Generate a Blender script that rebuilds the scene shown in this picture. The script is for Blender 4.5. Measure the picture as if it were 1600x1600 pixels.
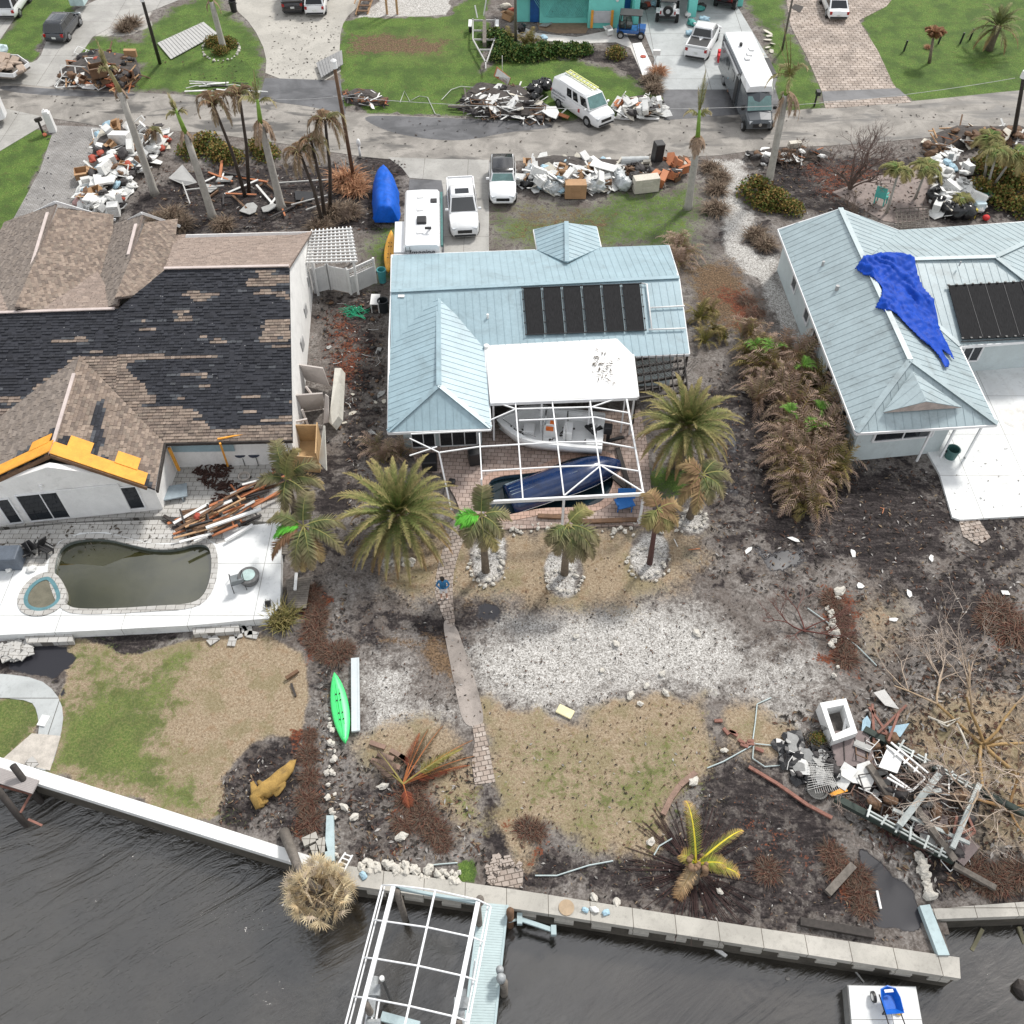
import bpy,bmesh,math,random
import numpy as np
from mathutils import Vector,Matrix,noise as mnoise

sc=bpy.context.scene
for o in list(bpy.data.objects):bpy.data.objects.remove(o)
COL=sc.collection
R=math.radians

# ---------------------------------------------------------------- camera
CAM_H=37.8;FPX=1481.0;TILT=R(39)
cam_d=bpy.data.cameras.new("camera");cam=bpy.data.objects.new("camera",cam_d);COL.objects.link(cam)
cam.location=(0,0,CAM_H);cam.rotation_euler=(TILT,0,0)
cam_d.sensor_width=36;cam_d.lens=36*FPX/1600;cam_d.clip_start=0.5;cam_d.clip_end=3000
sc.camera=cam

# ---------------------------------------------------------------- world, sun, exposure
SUN_EL,SUN_AZ=48,38          # azimuth clockwise from +y
w=bpy.data.worlds.new("World");sc.world=w;w.use_nodes=True
nt=w.node_tree;nt.nodes.clear()
out=nt.nodes.new('ShaderNodeOutputWorld');bg=nt.nodes.new('ShaderNodeBackground')
sky=nt.nodes.new('ShaderNodeTexSky');sky.sky_type='NISHITA';sky.sun_disc=False
sky.sun_elevation=R(SUN_EL);sky.sun_rotation=R(SUN_AZ);sky.dust_density=3.0;sky.air_density=1.2
tc=nt.nodes.new('ShaderNodeTexCoord');mp=nt.nodes.new('ShaderNodeMapping');mp.inputs['Scale'].default_value=(1,1,2.2)
no=nt.nodes.new('ShaderNodeTexNoise');no.inputs['Scale'].default_value=2.0;no.inputs['Detail'].default_value=7;no.inputs['Roughness'].default_value=.55
rp=nt.nodes.new('ShaderNodeValToRGB');rp.color_ramp.elements[0].position=.36;rp.color_ramp.elements[1].position=.60
no2=nt.nodes.new('ShaderNodeTexNoise');no2.inputs['Scale'].default_value=3.6;no2.inputs['Detail'].default_value=5
rp2=nt.nodes.new('ShaderNodeValToRGB')
rp2.color_ramp.elements[0].position=.35;rp2.color_ramp.elements[0].color=(3.0,3.2,3.5,1)
rp2.color_ramp.elements[1].position=.65;rp2.color_ramp.elements[1].color=(18.0,18.0,18.0,1)
mx=nt.nodes.new('ShaderNodeMix');mx.data_type='RGBA'
L=nt.links.new
L(tc.outputs['Generated'],mp.inputs[0]);L(mp.outputs[0],no.inputs['Vector']);L(mp.outputs[0],no2.inputs['Vector'])
L(no.outputs[0],rp.inputs[0]);L(no2.outputs[0],rp2.inputs[0])
mm=nt.nodes.new('ShaderNodeMath');mm.operation='MULTIPLY_ADD';mm.inputs[1].default_value=.45;mm.inputs[2].default_value=.5
L(rp.outputs[0],mm.inputs[0]);L(mm.outputs[0],mx.inputs['Factor'])
L(sky.outputs[0],mx.inputs[6]);L(rp2.outputs[0],mx.inputs[7])
L(mx.outputs[2],bg.inputs[0]);bg.inputs[1].default_value=.082;L(bg.outputs[0],out.inputs[0])

sd=bpy.data.lights.new("sun",'SUN');sun=bpy.data.objects.new("sun",sd);COL.objects.link(sun)
sd.energy=2.8;sd.angle=R(9);sd.color=(1,.965,.91)
sun.location=(20,30,80)
sun.rotation_euler=Vector((math.sin(R(SUN_AZ)) *math.cos(R(SUN_EL)),math.cos(R(SUN_AZ)) *math.cos(R(SUN_EL)),math.sin(R(SUN_EL)))).to_track_quat('Z','Y').to_euler()
sc.view_settings.view_transform='Standard';sc.view_settings.look='None'
sc.view_settings.exposure=0.30;sc.view_settings.gamma=1
sc.render.engine='CYCLES';sc.render.resolution_x=1024;sc.render.resolution_y=1024
sc.cycles.max_bounces=5;sc.cycles.diffuse_bounces=2;sc.cycles.glossy_bounces=3;sc.cycles.transmission_bounces=3

# ---------------------------------------------------------------- survey helpers: where things stand on the plot
ST,CT=math.sin(TILT),math.cos(TILT)
def P(px,py,z=0.0):
    u,v=px-800,800-py
    d=(u,FPX*ST+v*CT,-FPX*CT+v*ST)
    t=(z-CAM_H) /d[2]
    return Vector((d[0] *t,d[1] *t,z))
def proj(p):
    x,y,z=p[0],p[1],p[2] -CAM_H
    dep=y*ST-z*CT;up=y*CT+z*ST
    return 800+FPX*x/dep,800-FPX*up/dep
def projn(x,y,z=0):
    z=z-CAM_H;dep=y*ST-z*CT;up=y*CT+z*ST
    return 800+FPX*x/dep,800-FPX*up/dep
class Plane:
    """roof plane through an eave line (two points) rising at `slope` towards `up_hint`"""
    def __init__(s,a,b,slope,hint):
        e=(b-a).normalized();n=Vector((-e.y,e.x,0)).normalized()
        if (hint-a).dot(n) < 0:n=-n
        s.o,s.e,s.n,s.k=a.copy(),e,n,slope
        s.up=(n+Vector((0,0,slope))).normalized()
        s.nor=s.e.cross(s.up).normalized()
        if s.nor.z < 0:s.nor=-s.nor
    def hit(s,px,py):
        a=Vector((0,0,CAM_H));b=P(px,py,0);d=b-a
        t=(s.o-a).dot(s.nor) /d.dot(s.nor)
        return a+d*t
    def z(s,x,y):return s.o.z+(Vector((x,y,0)) -Vector((s.o.x,s.o.y,0))).dot(s.n) *s.k

# ---------------------------------------------------------------- materials
MATS={}
class NB:
    def __init__(s,m):s.nt=m.node_tree;s.n=s.nt.nodes
    def L(s,a,b):s.nt.links.new(a,b)
    def tc(s,kind='Object'):t=s.n.new('ShaderNodeTexCoord');return t.outputs[kind]
    def map(s,v,scale=(1,1,1),rot=(0,0,0)):
        m=s.n.new('ShaderNodeMapping');m.inputs['Scale'].default_value=scale;m.inputs['Rotation'].default_value=rot;s.L(v,m.inputs[0]);return m.outputs[0]
    def noise(s,v,scale=5,det=3,rough=.55,dist=0,col=False):
        t=s.n.new('ShaderNodeTexNoise');t.inputs['Scale'].default_value=scale;t.inputs['Detail'].default_value=det
        t.inputs['Roughness'].default_value=rough;t.inputs['Distortion'].default_value=dist;s.L(v,t.inputs['Vector']);return t.outputs[1 if col else 0]
    def vor(s,v,scale,out='Color',rnd=1.0):
        t=s.n.new('ShaderNodeTexVoronoi');t.inputs['Scale'].default_value=scale;t.inputs['Randomness'].default_value=rnd;s.L(v,t.inputs['Vector']);return t.outputs[out]
    def m(s,op,a,b=None,c=None,clamp=False):
        t=s.n.new('ShaderNodeMath');t.operation=op;t.use_clamp=clamp
        for i,q in enumerate((a,b,c)):
            if q is None:continue
            if isinstance(q,(int,float)):t.inputs[i].default_value=q
            else:s.L(q,t.inputs[i])
        return t.outputs[0]
    def step(s,v,lo,hi):
        t=s.n.new('ShaderNodeMapRange');t.interpolation_type='SMOOTHSTEP';t.inputs[1].default_value=lo;t.inputs[2].default_value=hi;s.L(v,t.inputs[0]);return t.outputs[0]
    def mix(s,f,a,b,mode='MIX'):
        t=s.n.new('ShaderNodeMix');t.data_type='RGBA';t.blend_type=mode
        for sock,q in ((t.inputs[0],f),(t.inputs[6],a),(t.inputs[7],b)):
            if isinstance(q,(int,float)):sock.default_value=q
            elif isinstance(q,tuple):sock.default_value=(*q[:3],1)
            else:s.L(q,sock)
        return t.outputs[2]
    def ramp(s,f,stops):
        t=s.n.new('ShaderNodeValToRGB');e=t.color_ramp.elements
        while len(e) < len(stops):e.new(.5)
        for q,(p,c) in zip(e,stops):q.position=p;q.color=(*c,1)
        s.L(f,t.inputs[0]);return t.outputs[0]
    def attr(s,name):
        t=s.n.new('ShaderNodeAttribute');t.attribute_name=name;return t
    def bump(s,h,strength=.3,dist=.02):
        t=s.n.new('ShaderNodeBump');t.inputs['Strength'].default_value=strength;t.inputs['Distance'].default_value=dist;s.L(h,t.inputs['Height']);return t.outputs[0]
def newmat(name,rough=.7,metal=0,spec=.5):
    m=bpy.data.materials.new(name);m.use_nodes=True;b=m.node_tree.nodes['Principled BSDF']
    b.inputs['Roughness'].default_value=rough;b.inputs['Metallic'].default_value=metal;b.inputs['Specular IOR Level'].default_value=spec
    MATS[name] =m;return m,b,NB(m)
def M(name,col=None,rough=.7,var=.25,scale=2.5,dirt=0,metal=0,bump=0,spec=.5,coat=0):
    """plain painted / worn surface: colour with two scales of mottling"""
    if name in MATS:return MATS[name]
    m,b,q=newmat(name,rough,metal,spec)
    v=q.tc();n1=q.noise(v,scale,4,.6);n2=q.noise(v,scale*9,2,.6)
    f=q.m('ADD',q.m('MULTIPLY',n1,.65),q.m('MULTIPLY',n2,.35))
    c=q.mix(q.step(f,.32,.68),tuple(x*(1-var) for x in col),tuple(min(1,x*(1+var*.5)) for x in col))
    if dirt:
        d=q.noise(v,scale*.6,6,.7,1.0)
        c=q.mix(q.m('MULTIPLY',q.step(d,.52,.66),dirt),c,(.06,.05,.04))
    q.L(c,b.inputs['Base Color'])
    if coat:b.inputs['Coat Weight'].default_value=coat;b.inputs['Coat Roughness'].default_value=.08
    if bump:q.L(q.bump(n2,bump,.03),b.inputs['Normal'])
    return m
def VC(name,rough=.75,var=.25,scale=6,trans=False,spec=.3):
    """colour comes from the mesh's own 'Col' attribute, with mottling"""
    if name in MATS:return MATS[name]
    m,b,q=newmat(name,rough,0,spec)
    a=q.attr('Col');n=q.noise(q.tc(),scale,3,.6)
    c=q.mix(1.0,a.outputs['Color'],q.ramp(n,[(.3,(1-var,) *3),(.7,(1+0*var,) *3)]),'MULTIPLY')
    q.L(c,b.inputs['Base Color']);return m

# ---------------------------------------------------------------- mesh builder
class MB:
    def __init__(s):s.v=[];s.f=[];s.mi=[];s.c=[];s.col=(1,1,1);s.m=0;s.hascol=False
    def add(s,vs,fs,col=None):
        b=len(s.v);s.v.extend([tuple(x) for x in vs]);s.c.extend([col or s.col] *len(vs))
        if col:s.hascol=True
        for f in fs:s.f.append([i+b for i in f]);s.mi.append(s.m)
    def addc(s,vs,fs,cols):
        b=len(s.v);s.v.extend([tuple(x) for x in vs]);s.c.extend(cols);s.hascol=True
        for f in fs:s.f.append([i+b for i in f]);s.mi.append(s.m)
    def box(s,c,d,rot=None,col=None,taper=1.0):
        x,y,z=d[0] /2,d[1] /2,d[2] /2;t=taper
        vs=[Vector(q) for q in ((-x,-y,-z),(x,-y,-z),(x,y,-z),(-x,y,-z),(-x*t,-y*t,z),(x*t,-y*t,z),(x*t,y*t,z),(-x*t,y*t,z))]
        if rot is not None:
            if isinstance(rot,(int,float)):rot=Matrix.Rotation(rot,3,'Z')
            vs=[rot @ q for q in vs]
        c=Vector(c);s.add([q+c for q in vs],[(0,3,2,1),(4,5,6,7),(0,1,5,4),(1,2,6,5),(2,3,7,6),(3,0,4,7)],col)
    def bar(s,a,b,w,h=None,col=None,up=(0,0,1)):
        a,b=Vector(a),Vector(b);h=h or w;d=b-a;Ln=d.length
        if Ln < 1e-5:return
        x=d/Ln;y=Vector(up).cross(x)
        if y.length < 1e-3:y=Vector((1,0,0)).cross(x)
        y.normalize();z=x.cross(y)
        s.box((a+b) /2,(Ln,w,h),Matrix((x,y,z)).transposed(),col)
    def tube(s,pts,rad,n=6,cap=True,col=None,cols=None):
        pts=[Vector(p) for p in pts];k=len(pts)
        rads=rad if isinstance(rad,(list,tuple)) else [rad] *k
        vs=[];cc=[];u=None
        for i,p in enumerate(pts):
            t=(pts[min(i+1,k-1)] -pts[max(i-1,0)])
            if t.length < 1e-6:t=Vector((0,0,1))
            t.normalize()
            if u is None:u=t.orthogonal().normalized()
            else:
                u=u-t*u.dot(t)
                u=u.normalized() if u.length > 1e-5 else t.orthogonal().normalized()
            w_=t.cross(u)
            for j in range(n):
                a=2*math.pi*j/n;vs.append(p+(u*math.cos(a) +w_*math.sin(a)) *rads[i])
                if cols:cc.append(cols[i])
        fs=[(i*n+j,i*n+(j+1) % n,(i+1) *n+(j+1) % n,(i+1) *n+j) for i in range(k-1) for j in range(n)]
        if cap:fs += [tuple(range(n))[::-1],tuple((k-1) *n+j for j in range(n))]
        if cols:s.addc(vs,fs,cc)
        else:s.add(vs,fs,col)
    def cyl(s,c,r,h,n=16,r2=None,col=None,axis='Z'):
        r2=r if r2 is None else r2;c=Vector(c);A={'Z':Vector((0,0,1)),'Y':Vector((0,1,0)),'X':Vector((1,0,0))}[axis] if isinstance(axis,str) else Vector(axis).normalized()
        s.tube([c-A*h/2,c+A*h/2],[r,r2],n,True,col)
    def prism(s,pts,z0,z1,col=None):
        n=len(pts);pts=[(p[0],p[1]) for p in pts]
        ar=sum(pts[i][0] *pts[(i+1) % n][1] -pts[(i+1) % n][0] *pts[i][1] for i in range(n))
        if ar < 0:pts=pts[::-1]
        vs=[(x,y,z0) for x,y in pts] +[(x,y,z1) for x,y in pts]
        s.add(vs,[tuple(range(n))[::-1],tuple(range(n,2*n))] +[(i,(i+1) % n,n+(i+1) % n,n+i) for i in range(n)],col)
    def slab(s,pts,nrm,th,col=None):
        """closed solid from a planar 3d polygon extruded by -nrm*th"""
        pts=[Vector(p) for p in pts];nrm=Vector(nrm).normalized();n=len(pts)
        a=Vector((0,0,0))
        for i in range(n):a += pts[i].cross(pts[(i+1) % n])
        if a.dot(nrm) < 0:pts=pts[::-1]
        lo=[p-nrm*th for p in pts]
        s.add(pts+lo,[tuple(range(n)),tuple(range(n,2*n))[::-1]] +[((i+1) % n,i,n+i,n+(i+1) % n) for i in range(n)],col)
    def quad(s,a,b,c,d,col=None):s.add([a,b,c,d],[(0,1,2,3)],col)
    def lathe(s,prof,c=(0,0,0),n=16,col=None):
        c=Vector(c);vs=[]
        for r,z in prof:
            for j in range(n):a=2*math.pi*j/n;vs.append(c+Vector((r*math.cos(a),r*math.sin(a),z)))
        k=len(prof);fs=[(i*n+j,i*n+(j+1) % n,(i+1) *n+(j+1) % n,(i+1) *n+j) for i in range(k-1) for j in range(n)]
        fs += [tuple(range(n))[::-1],tuple((k-1) *n+j for j in range(n))]
        s.add(vs,fs,col)
    def blob(s,c,r,seed=0,amp=.25,sub=2,col=None,freq=1.6,flat=None):
        bm=bmesh.new();bmesh.ops.create_icosphere(bm,subdivisions=sub,radius=1.0)
        vs=[]
        for v in bm.verts:
            k=1+amp*mnoise.noise(v.co*freq+Vector((seed*7.3,seed*3.1,seed)))
            q=Vector((v.co.x*r[0] *k,v.co.y*r[1] *k,v.co.z*r[2] *k))
            if flat is not None and q.z < flat:q.z=flat
            vs.append(q+Vector(c))
        s.add(vs,[[v.index for v in f.verts] for f in bm.faces],col);bm.free()
    def build(s,name,mats,parent=None,world=False,loc=None,smooth=False,rot=None):
        me=bpy.data.meshes.new(name)
        off=Vector((0,0,0))
        if world and parent is not None:off=Vector(parent.location)
        if loc is not None and world:off=Vector(loc)
        vv=[(a-off.x,b-off.y,c-off.z) for a,b,c in s.v] if off.length > 0 else s.v
        me.from_pydata(vv,[],s.f)
        for m in (mats if isinstance(mats,(list,tuple)) else [mats]):me.materials.append(m)
        if len(me.materials) > 1:me.polygons.foreach_set('material_index',s.mi)
        if s.hascol:
            ca=me.color_attributes.new('Col','FLOAT_COLOR','POINT')
            ca.data.foreach_set('color',np.array([(c[0],c[1],c[2],1) for c in s.c],dtype=np.float32).ravel())
        if smooth:me.polygons.foreach_set('use_smooth',[True] *len(me.polygons))
        me.update()
        o=bpy.data.objects.new(name,me);COL.objects.link(o)
        if parent is not None:o.parent=parent
        elif loc is not None:o.location=loc
        if rot is not None:o.rotation_euler=rot
        return o
def bev(o,w=.02,seg=2,ang=35):
    b=o.modifiers.new('bevel','BEVEL');b.width=w;b.segments=seg;b.limit_method='ANGLE';b.angle_limit=R(ang);return o
def tag(o,label=None,cat=None,group=None,kind=None):
    if label:o['label'] =label
    if cat:o['category'] =cat
    if group:o['group'] =group
    if kind:o['kind'] =kind
    return o
def empty(name,loc,rz=0,label=None,cat=None,group=None):
    o=bpy.data.objects.new(name,None);COL.objects.link(o);o.location=loc;o.rotation_euler=(0,0,rz);o.empty_display_size=.3
    return tag(o,label,cat,group)
KIDS={}
def kids(o):return list(o.children)
def copy_tree(o,loc=None,rot=None,label=None,group=None,scale=None,parent=None):
    c=o.copy();COL.objects.link(c)
    if parent is not None:c.parent=parent
    if loc is not None:c.location=loc
    if rot is not None:c.rotation_euler=rot if isinstance(rot,(tuple,Vector)) or hasattr(rot,'x') else (0,0,rot)
    if scale is not None:c.scale=scale if isinstance(scale,(tuple,list)) else (scale,) *3
    if label:c['label'] =label
    if group:c['group'] =group
    for ch in kids(o):copy_tree(ch,parent=c)
    return c
def struct(name,mb,mat,smooth=False):
    o=mb.build(name,mat,smooth=smooth);o['kind'] ='structure';return o
def one(name,mb,mat,label,cat,group=None,smooth=False,loc=None,kind=None):
    """a thing that is a single mesh, built in world coordinates, origin at its base"""
    xs=[v[0] for v in mb.v];ys=[v[1] for v in mb.v];zs=[v[2] for v in mb.v]
    l=loc or ((min(xs) +max(xs)) /2,(min(ys) +max(ys)) /2,min(zs))
    return tag(mb.build(name,mat,world=True,loc=l,smooth=smooth),label,cat,group,kind)
def inpoly(px,py,poly):
    """signed distance (numpy): positive inside"""
    px=np.asarray(px,float);py=np.asarray(py,float)
    ins=np.zeros(px.shape,bool);d=np.full(px.shape,1e9);n=len(poly)
    for i in range(n):
        x0,y0=poly[i];x1,y1=poly[(i+1) % n]
        if y0 != y1:
            c=((y0 > py) != (y1 > py)) & (px < (x1-x0) *(py-y0) /(y1-y0) +x0);ins ^= c
        dx,dy=x1-x0,y1-y0;l2=dx*dx+dy*dy+1e-12
        t=np.clip(((px-x0) *dx+(py-y0) *dy) /l2,0,1)
        d=np.minimum(d,np.hypot(px-x0-t*dx,py-y0-t*dy))
    return np.where(ins,d,-d)
def W(poly,z=0):return [P(x,y,z) for x,y in poly]
def smoothpoly(pts,it=2,closed=True):
    """Chaikin"""
    for _ in range(it):
        n=len(pts);q=[]
        rng=range(n) if closed else range(n-1)
        if not closed:q.append(pts[0])
        for i in rng:
            a,b=Vector(pts[i]),Vector(pts[(i+1) % n]);q += [a*.75+b*.25,a*.25+b*.75]
        if not closed:q.append(pts[-1])
        pts=q
    return [Vector(p) for p in pts]
rnd=random.Random(11)
def rr(a,b):return rnd.uniform(a,b)
# ================================================================ GROUND: one sheet whose soil, lawn, shell, mud zones are masks
SHORE_PX=[(-900,985),(0,1196),(505,1352),(530,1368),(1440,1500),(1478,1510),(1480,1440),(1458,1425),(1600,1418),(2400,1380)]
shore=[P(x,y) for x,y in SHORE_PX]
def grid_axis(lo,hi,step,far):
    a=list(np.arange(lo,hi+1e-6,step));s=step;x=a[-1];up=[]
    while x < far:s *= 1.5;x += s;up.append(x)
    s=step;x=a[0];dn=[]
    while x > -far:s *= 1.5;x -= s;dn.append(x)
    return np.array(dn[::-1] +a+up)
gx=grid_axis(-42,42,.22,600);gy_=list(np.arange(6.6,92,.22));s_=.22;y_=gy_[-1]
while y_ < 900:s_ *= 1.5;y_ += s_;gy_.append(y_)
gy_=[0,2,3.5,4.8,5.8] +gy_
gy=np.array(gy_)
X,Y=np.meshgrid(gx,gy);NX,NY=len(gx),len(gy)
# the shore: the land lies beyond this line; water polygon in plan
wat=[(-900,-60)] +[(-900,shore[0].y+10),(shore[0].x,shore[0].y)] +[(p.x,p.y) for p in shore[1:]] +[(900,shore[-1].y),(900,-60)]
sdw=inpoly(X,Y,wat)
PXs,PYs=projn(X,Y)
nz=np.zeros(X.shape)
_rs=np.random.RandomState(3)
def vnoise(scale,seed):
    r=np.random.RandomState(seed);T=r.rand(256,256)
    u=X/scale+500;v=Y/scale+500
    i,j=np.floor(u).astype(int),np.floor(v).astype(int);fu,fv=u-i,v-j
    fu=fu*fu*(3-2*fu);fv=fv*fv*(3-2*fv)
    g=lambda a,b:T[a % 256,b % 256]
    return (g(i,j) *(1-fu) +g(i+1,j) *fu) *(1-fv) +(g(i,j+1) *(1-fu) +g(i+1,j+1) *fu) *fv-.5
warp=vnoise(1.1,1) *.9+vnoise(.45,2) *.5
CH={k:np.zeros(X.shape) for k in ('green','tan','shell','mud','red','wet','pale','leaf')}
def zone(ch,poly,w=1.0,feather=.5,wr=1.0,op='max'):
    wp=[(P(x,y).x,P(x,y).y) for x,y in poly]
    if feather >= .5 and ch != 'wet':feather *= 1.7
    sd=inpoly(X,Y,wp) +warp*wr*min(1,feather*2.2)
    k=np.clip(.5+sd/(2*feather),0,1) *w
    if op == 'max':CH[ch] =np.maximum(CH[ch],k)
    elif op == 'sub':CH[ch] =CH[ch] *(1-k)
    return k
Z=zone
# --- lawns
Z('green',[(0,66),(42,8),(60,-10),(118,-10),(112,22),(76,45),(60,72),(50,100),(40,92),(0,82)],.95,.35)
Z('green',[(215,62),(262,18),(330,-20),(345,5),(400,55),(414,90),(410,148),(300,150),(205,142),(225,100),(130,92),(112,84),(140,58)],.9,.6)
Z('green',[(530,30),(700,25),(745,-20),(762,0),(755,120),(760,180),(590,176),(532,160)],1,.4)
Z('green',[(745,110),(790,95),(900,92),(960,110),(1032,150),(1036,186),(745,184)],1,.5)
Z('green',[(1345,35),(1365,0),(1400,-40),(1700,-60),(1700,140),(1600,146),(1425,160),(1395,130)],1.05,.3)
Z('green',[(1160,0),(1225,-20),(1225,40),(1285,135),(1287,172),(1215,176),(1200,60)],.9,.5)
Z('green',[(-60,190),(66,203),(86,212),(62,262),(22,342),(-60,400)],1,.3)
Z('green',[(960,290),(1095,285),(1110,330),(1100,400),(830,390),(765,385),(765,320),(880,335)],.62,1.0)
Z('green',[(1060,390),(1120,395),(1190,480),(1190,520),(1080,500)],.5,1.0)
Z('green',[(560,380),(600,345),(628,350),(625,445),(580,450)],.62,.8)
Z('green',[(113,1012),(165,1012),(200,1035),(300,1000),(330,1010),(290,1090),(265,1160),(330,1270),(335,1288),(78,1208),(95,1100)],.74,1.2);Z('green',[(100,1100),(260,1080),(250,1170),(320,1270),(80,1205)],.92,.9)
Z('tan',[(108,1005),(160,1008),(185,1030),(235,1018),(300,995),(400,990),(470,1020),(480,1090),(462,1140),(390,1155),(345,1220),(335,1290),(80,1210),(96,1090)],1.0,.25)
Z('shell',[(350,1005),(420,1000),(478,1040),(480,1100),(440,1125),(370,1115),(310,1110),(300,1070)],.55,2.2)
Z('green',[(-80,1090),(50,1093),(64,1120),(50,1150),(0,1190),(-80,1190)],.8,.25)
Z('tan',[(-80,1090),(50,1093),(64,1120),(50,1150),(0,1190),(-80,1190)],1,.25)
Z('tan',[(752,1100),(880,1130),(1000,1095),(1100,1090),(1105,1200),(1045,1262),(1030,1310),(975,1327),(935,1325),(850,1290),(805,1345),(795,1270),(765,1170)],1,.5)
Z('green',[(830,1150),(930,1190),(1080,1120),(1080,1230),(1020,1300),(930,1310),(830,1260),(790,1180)],.72,2.0)
Z('tan',[(560,1150),(660,1120),(720,1150),(740,1220),(752,1290),(722,1302),(660,1210),(580,1190)],.75,.6)
Z('green',[(690,1240),(748,1230),(753,1292),(722,1304)],.6,.6)
Z('green',[(716,1345),(742,1338),(750,1365),(738,1380),(716,1374)],.9,.15)
Z('tan',[(720,835),(1090,825),(1100,860),(1060,910),(980,940),(880,950),(790,930),(700,925),(640,935),(600,900),(640,860)],.85,1.0)
Z('green',[(830,840),(960,835),(1095,830),(1090,870),(1000,890),(870,900),(820,890)],.38,1.2)
Z('green',[(1010,730),(1080,720),(1090,790),(1010,770)],.8,.6)
Z('tan',[(1420,1120),(1480,1080),(1620,1110),(1620,1330),(1540,1310),(1515,1240),(1440,1190)],.85,.9)
Z('tan',[(1110,1120),(1180,1100),(1240,1150),(1230,1180),(1150,1170)],.8,.5)
Z('green',[(1120,1120),(1170,1110),(1190,1150),(1150,1165)],.35,.5)
Z('tan',[(1320,930),(1400,920),(1420,1000),(1390,1060),(1330,1020)],.55,1.0)
Z('red',[(1330,930),(1390,925),(1400,990),(1340,990)],.45,.8)
Z('leaf',[(530,45),(600,45),(720,60),(700,90),(560,92),(532,100)],.62,.9)
Z('tan',[(590,55),(700,50),(690,90),(610,92)],.72,.9)
Z('leaf',[(765,300),(1000,320),(965,400),(765,390)],.50,1.2);Z('green',[(765,300),(960,310),(965,400),(765,390)],.45,1.2)
Z('leaf',[(1060,400),(1150,400),(1200,470),(1190,545),(1080,500)],.75,1.2)
Z('red',[(1110,450),(1180,440),(1200,500),(1140,520)],.7,1.0)
Z('leaf',[(700,890),(960,850),(1010,920),(850,960),(700,930)],.5,1.3)
Z('leaf',[(600,1000),(690,990),(740,1060),(700,1080),(660,1060),(620,1010)],.8,.8)
# --- white shell / gravel
Z('shell',[(735,1010),(790,965),(890,945),(1000,930),(1090,950),(1160,1000),(1190,1060),(1110,1090),(1000,1090),(870,1130),(780,1110),(735,1060)],1.0,1.0)
Z('shell',[(1150,990),(1250,990),(1310,1000),(1310,1080),(1285,1150),(1180,1150),(1110,1080)],.75,1.2)
Z('shell',[(735,1080),(880,1110),(1000,1080),(1105,1085),(1100,1140),(900,1170),(760,1160)],.45,1.5)
Z('shell',[(555,1030),(600,1015),(655,1020),(658,1085),(720,1110),(730,1140),(650,1145),(600,1175),(560,1160),(548,1090)],.85,.9)
Z('shell',[(370,960),(440,970),(520,880),(560,860),(650,890),(640,960),(560,970),(520,1000),(430,1000)],.35,1.5)
Z('shell',[(1108,250),(1165,252),(1158,300),(1180,350),(1165,380),(1205,420),(1245,480),(1280,560),(1320,640),(1345,700),(1320,690),(1270,600),(1225,520),(1180,440),(1130,390),(1115,330)],1.0,.45)
Z('shell',[(1185,395),(1215,400),(1330,640),(1330,690)],.9,.5)
for cx,cy,rx,ry in ((762,868,28,45),(882,893,30,38),(1015,868,30,36),(1082,808,22,26),(620,880,30,20)):
    Z('shell',[(cx+rx*math.cos(a),cy+ry*math.sin(a)) for a in np.linspace(0,6.28,14)[:-1]],1.15,.25)
Z('shell',[(1290,1255),(1330,1250),(1400,1330),(1445,1400),(1440,1425),(1400,1380),(1330,1300)],.62,.5)
Z('pale',[(560,27),(620,-20),(705,-20),(700,24)],1.0,.25)
Z('shell',[(560,27),(620,-20),(705,-20),(700,24)],1.1,.25)
Z('shell',[(142,52),(180,20),(232,25),(222,45),(190,55)],.7,.3)
Z('pale',[(140,55),(240,0),(235,40),(200,55)],.8,.3)
Z('shell',[(560,860),(700,930),(700,1000),(560,1000)],.3,1.5);Z('shell',[(1200,890),(1420,880),(1450,1060),(1340,1120),(1250,960)],.32,2.0);Z('shell',[(1340,780),(1450,760),(1500,850),(1400,880)],.3,1.5)
for cx,cy,rx,ry in ((762,868,30,46),(882,893,32,40),(1015,868,32,38),(1082,808,24,28)):
    Z('tan',[(cx+rx*math.cos(a),cy+ry*math.sin(a)) for a in np.linspace(0,6.28,14)[:-1]],1.0,.2,.3,'sub');Z('green',[(cx+rx*math.cos(a),cy+ry*math.sin(a)) for a in np.linspace(0,6.28,14)[:-1]],1.0,.2,.3,'sub')
# --- mud, mulch, wrack
Z('mud',[(1110,640),(1180,560),(1330,690),(1450,720),(1600,790),(1640,1010),(1480,1030),(1300,940),(1190,900),(1090,880)],.85,2.0)
Z('mud',[(1100,620),(1150,600),(1200,740),(1180,840),(1120,800)],.95,1.2)
Z('mud',[(1150,840),(1280,845),(1290,890),(1230,910),(1160,880)],1.0,.9)
Z('mud',[(1430,930),(1600,880),(1640,1060),(1500,1040),(1440,1000)],.95,1.4)
Z('mud',[(490,455),(600,455),(600,705),(560,760),(545,880),(500,1010),(480,1000),(500,820),(515,640)],.70,.8)
Z('red',[(490,470),(560,470),(600,560),(560,640),(500,600)],.62,1.3)
Z('mud',[(480,960),(560,960),(545,1030),(510,1340),(490,1330),(480,1180)],.62,.7)
Z('shell',[(487,1040),(535,1080),(540,1200),(520,1340),(495,1330),(490,1200)],.5,.5)
Z('mud',[(350,1215),(395,1162),(470,1145),(500,1180),(500,1330),(450,1318),(335,1288)],.72,.5)
Z('mud',[(120,988),(295,978),(290,995),(232,1020),(185,1030),(150,1008)],.9,.2)
Z('mud',[(-40,1010),(105,1010),(98,1085),(60,1056),(0,1050),(-40,1050)],1.0,.2)
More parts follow.
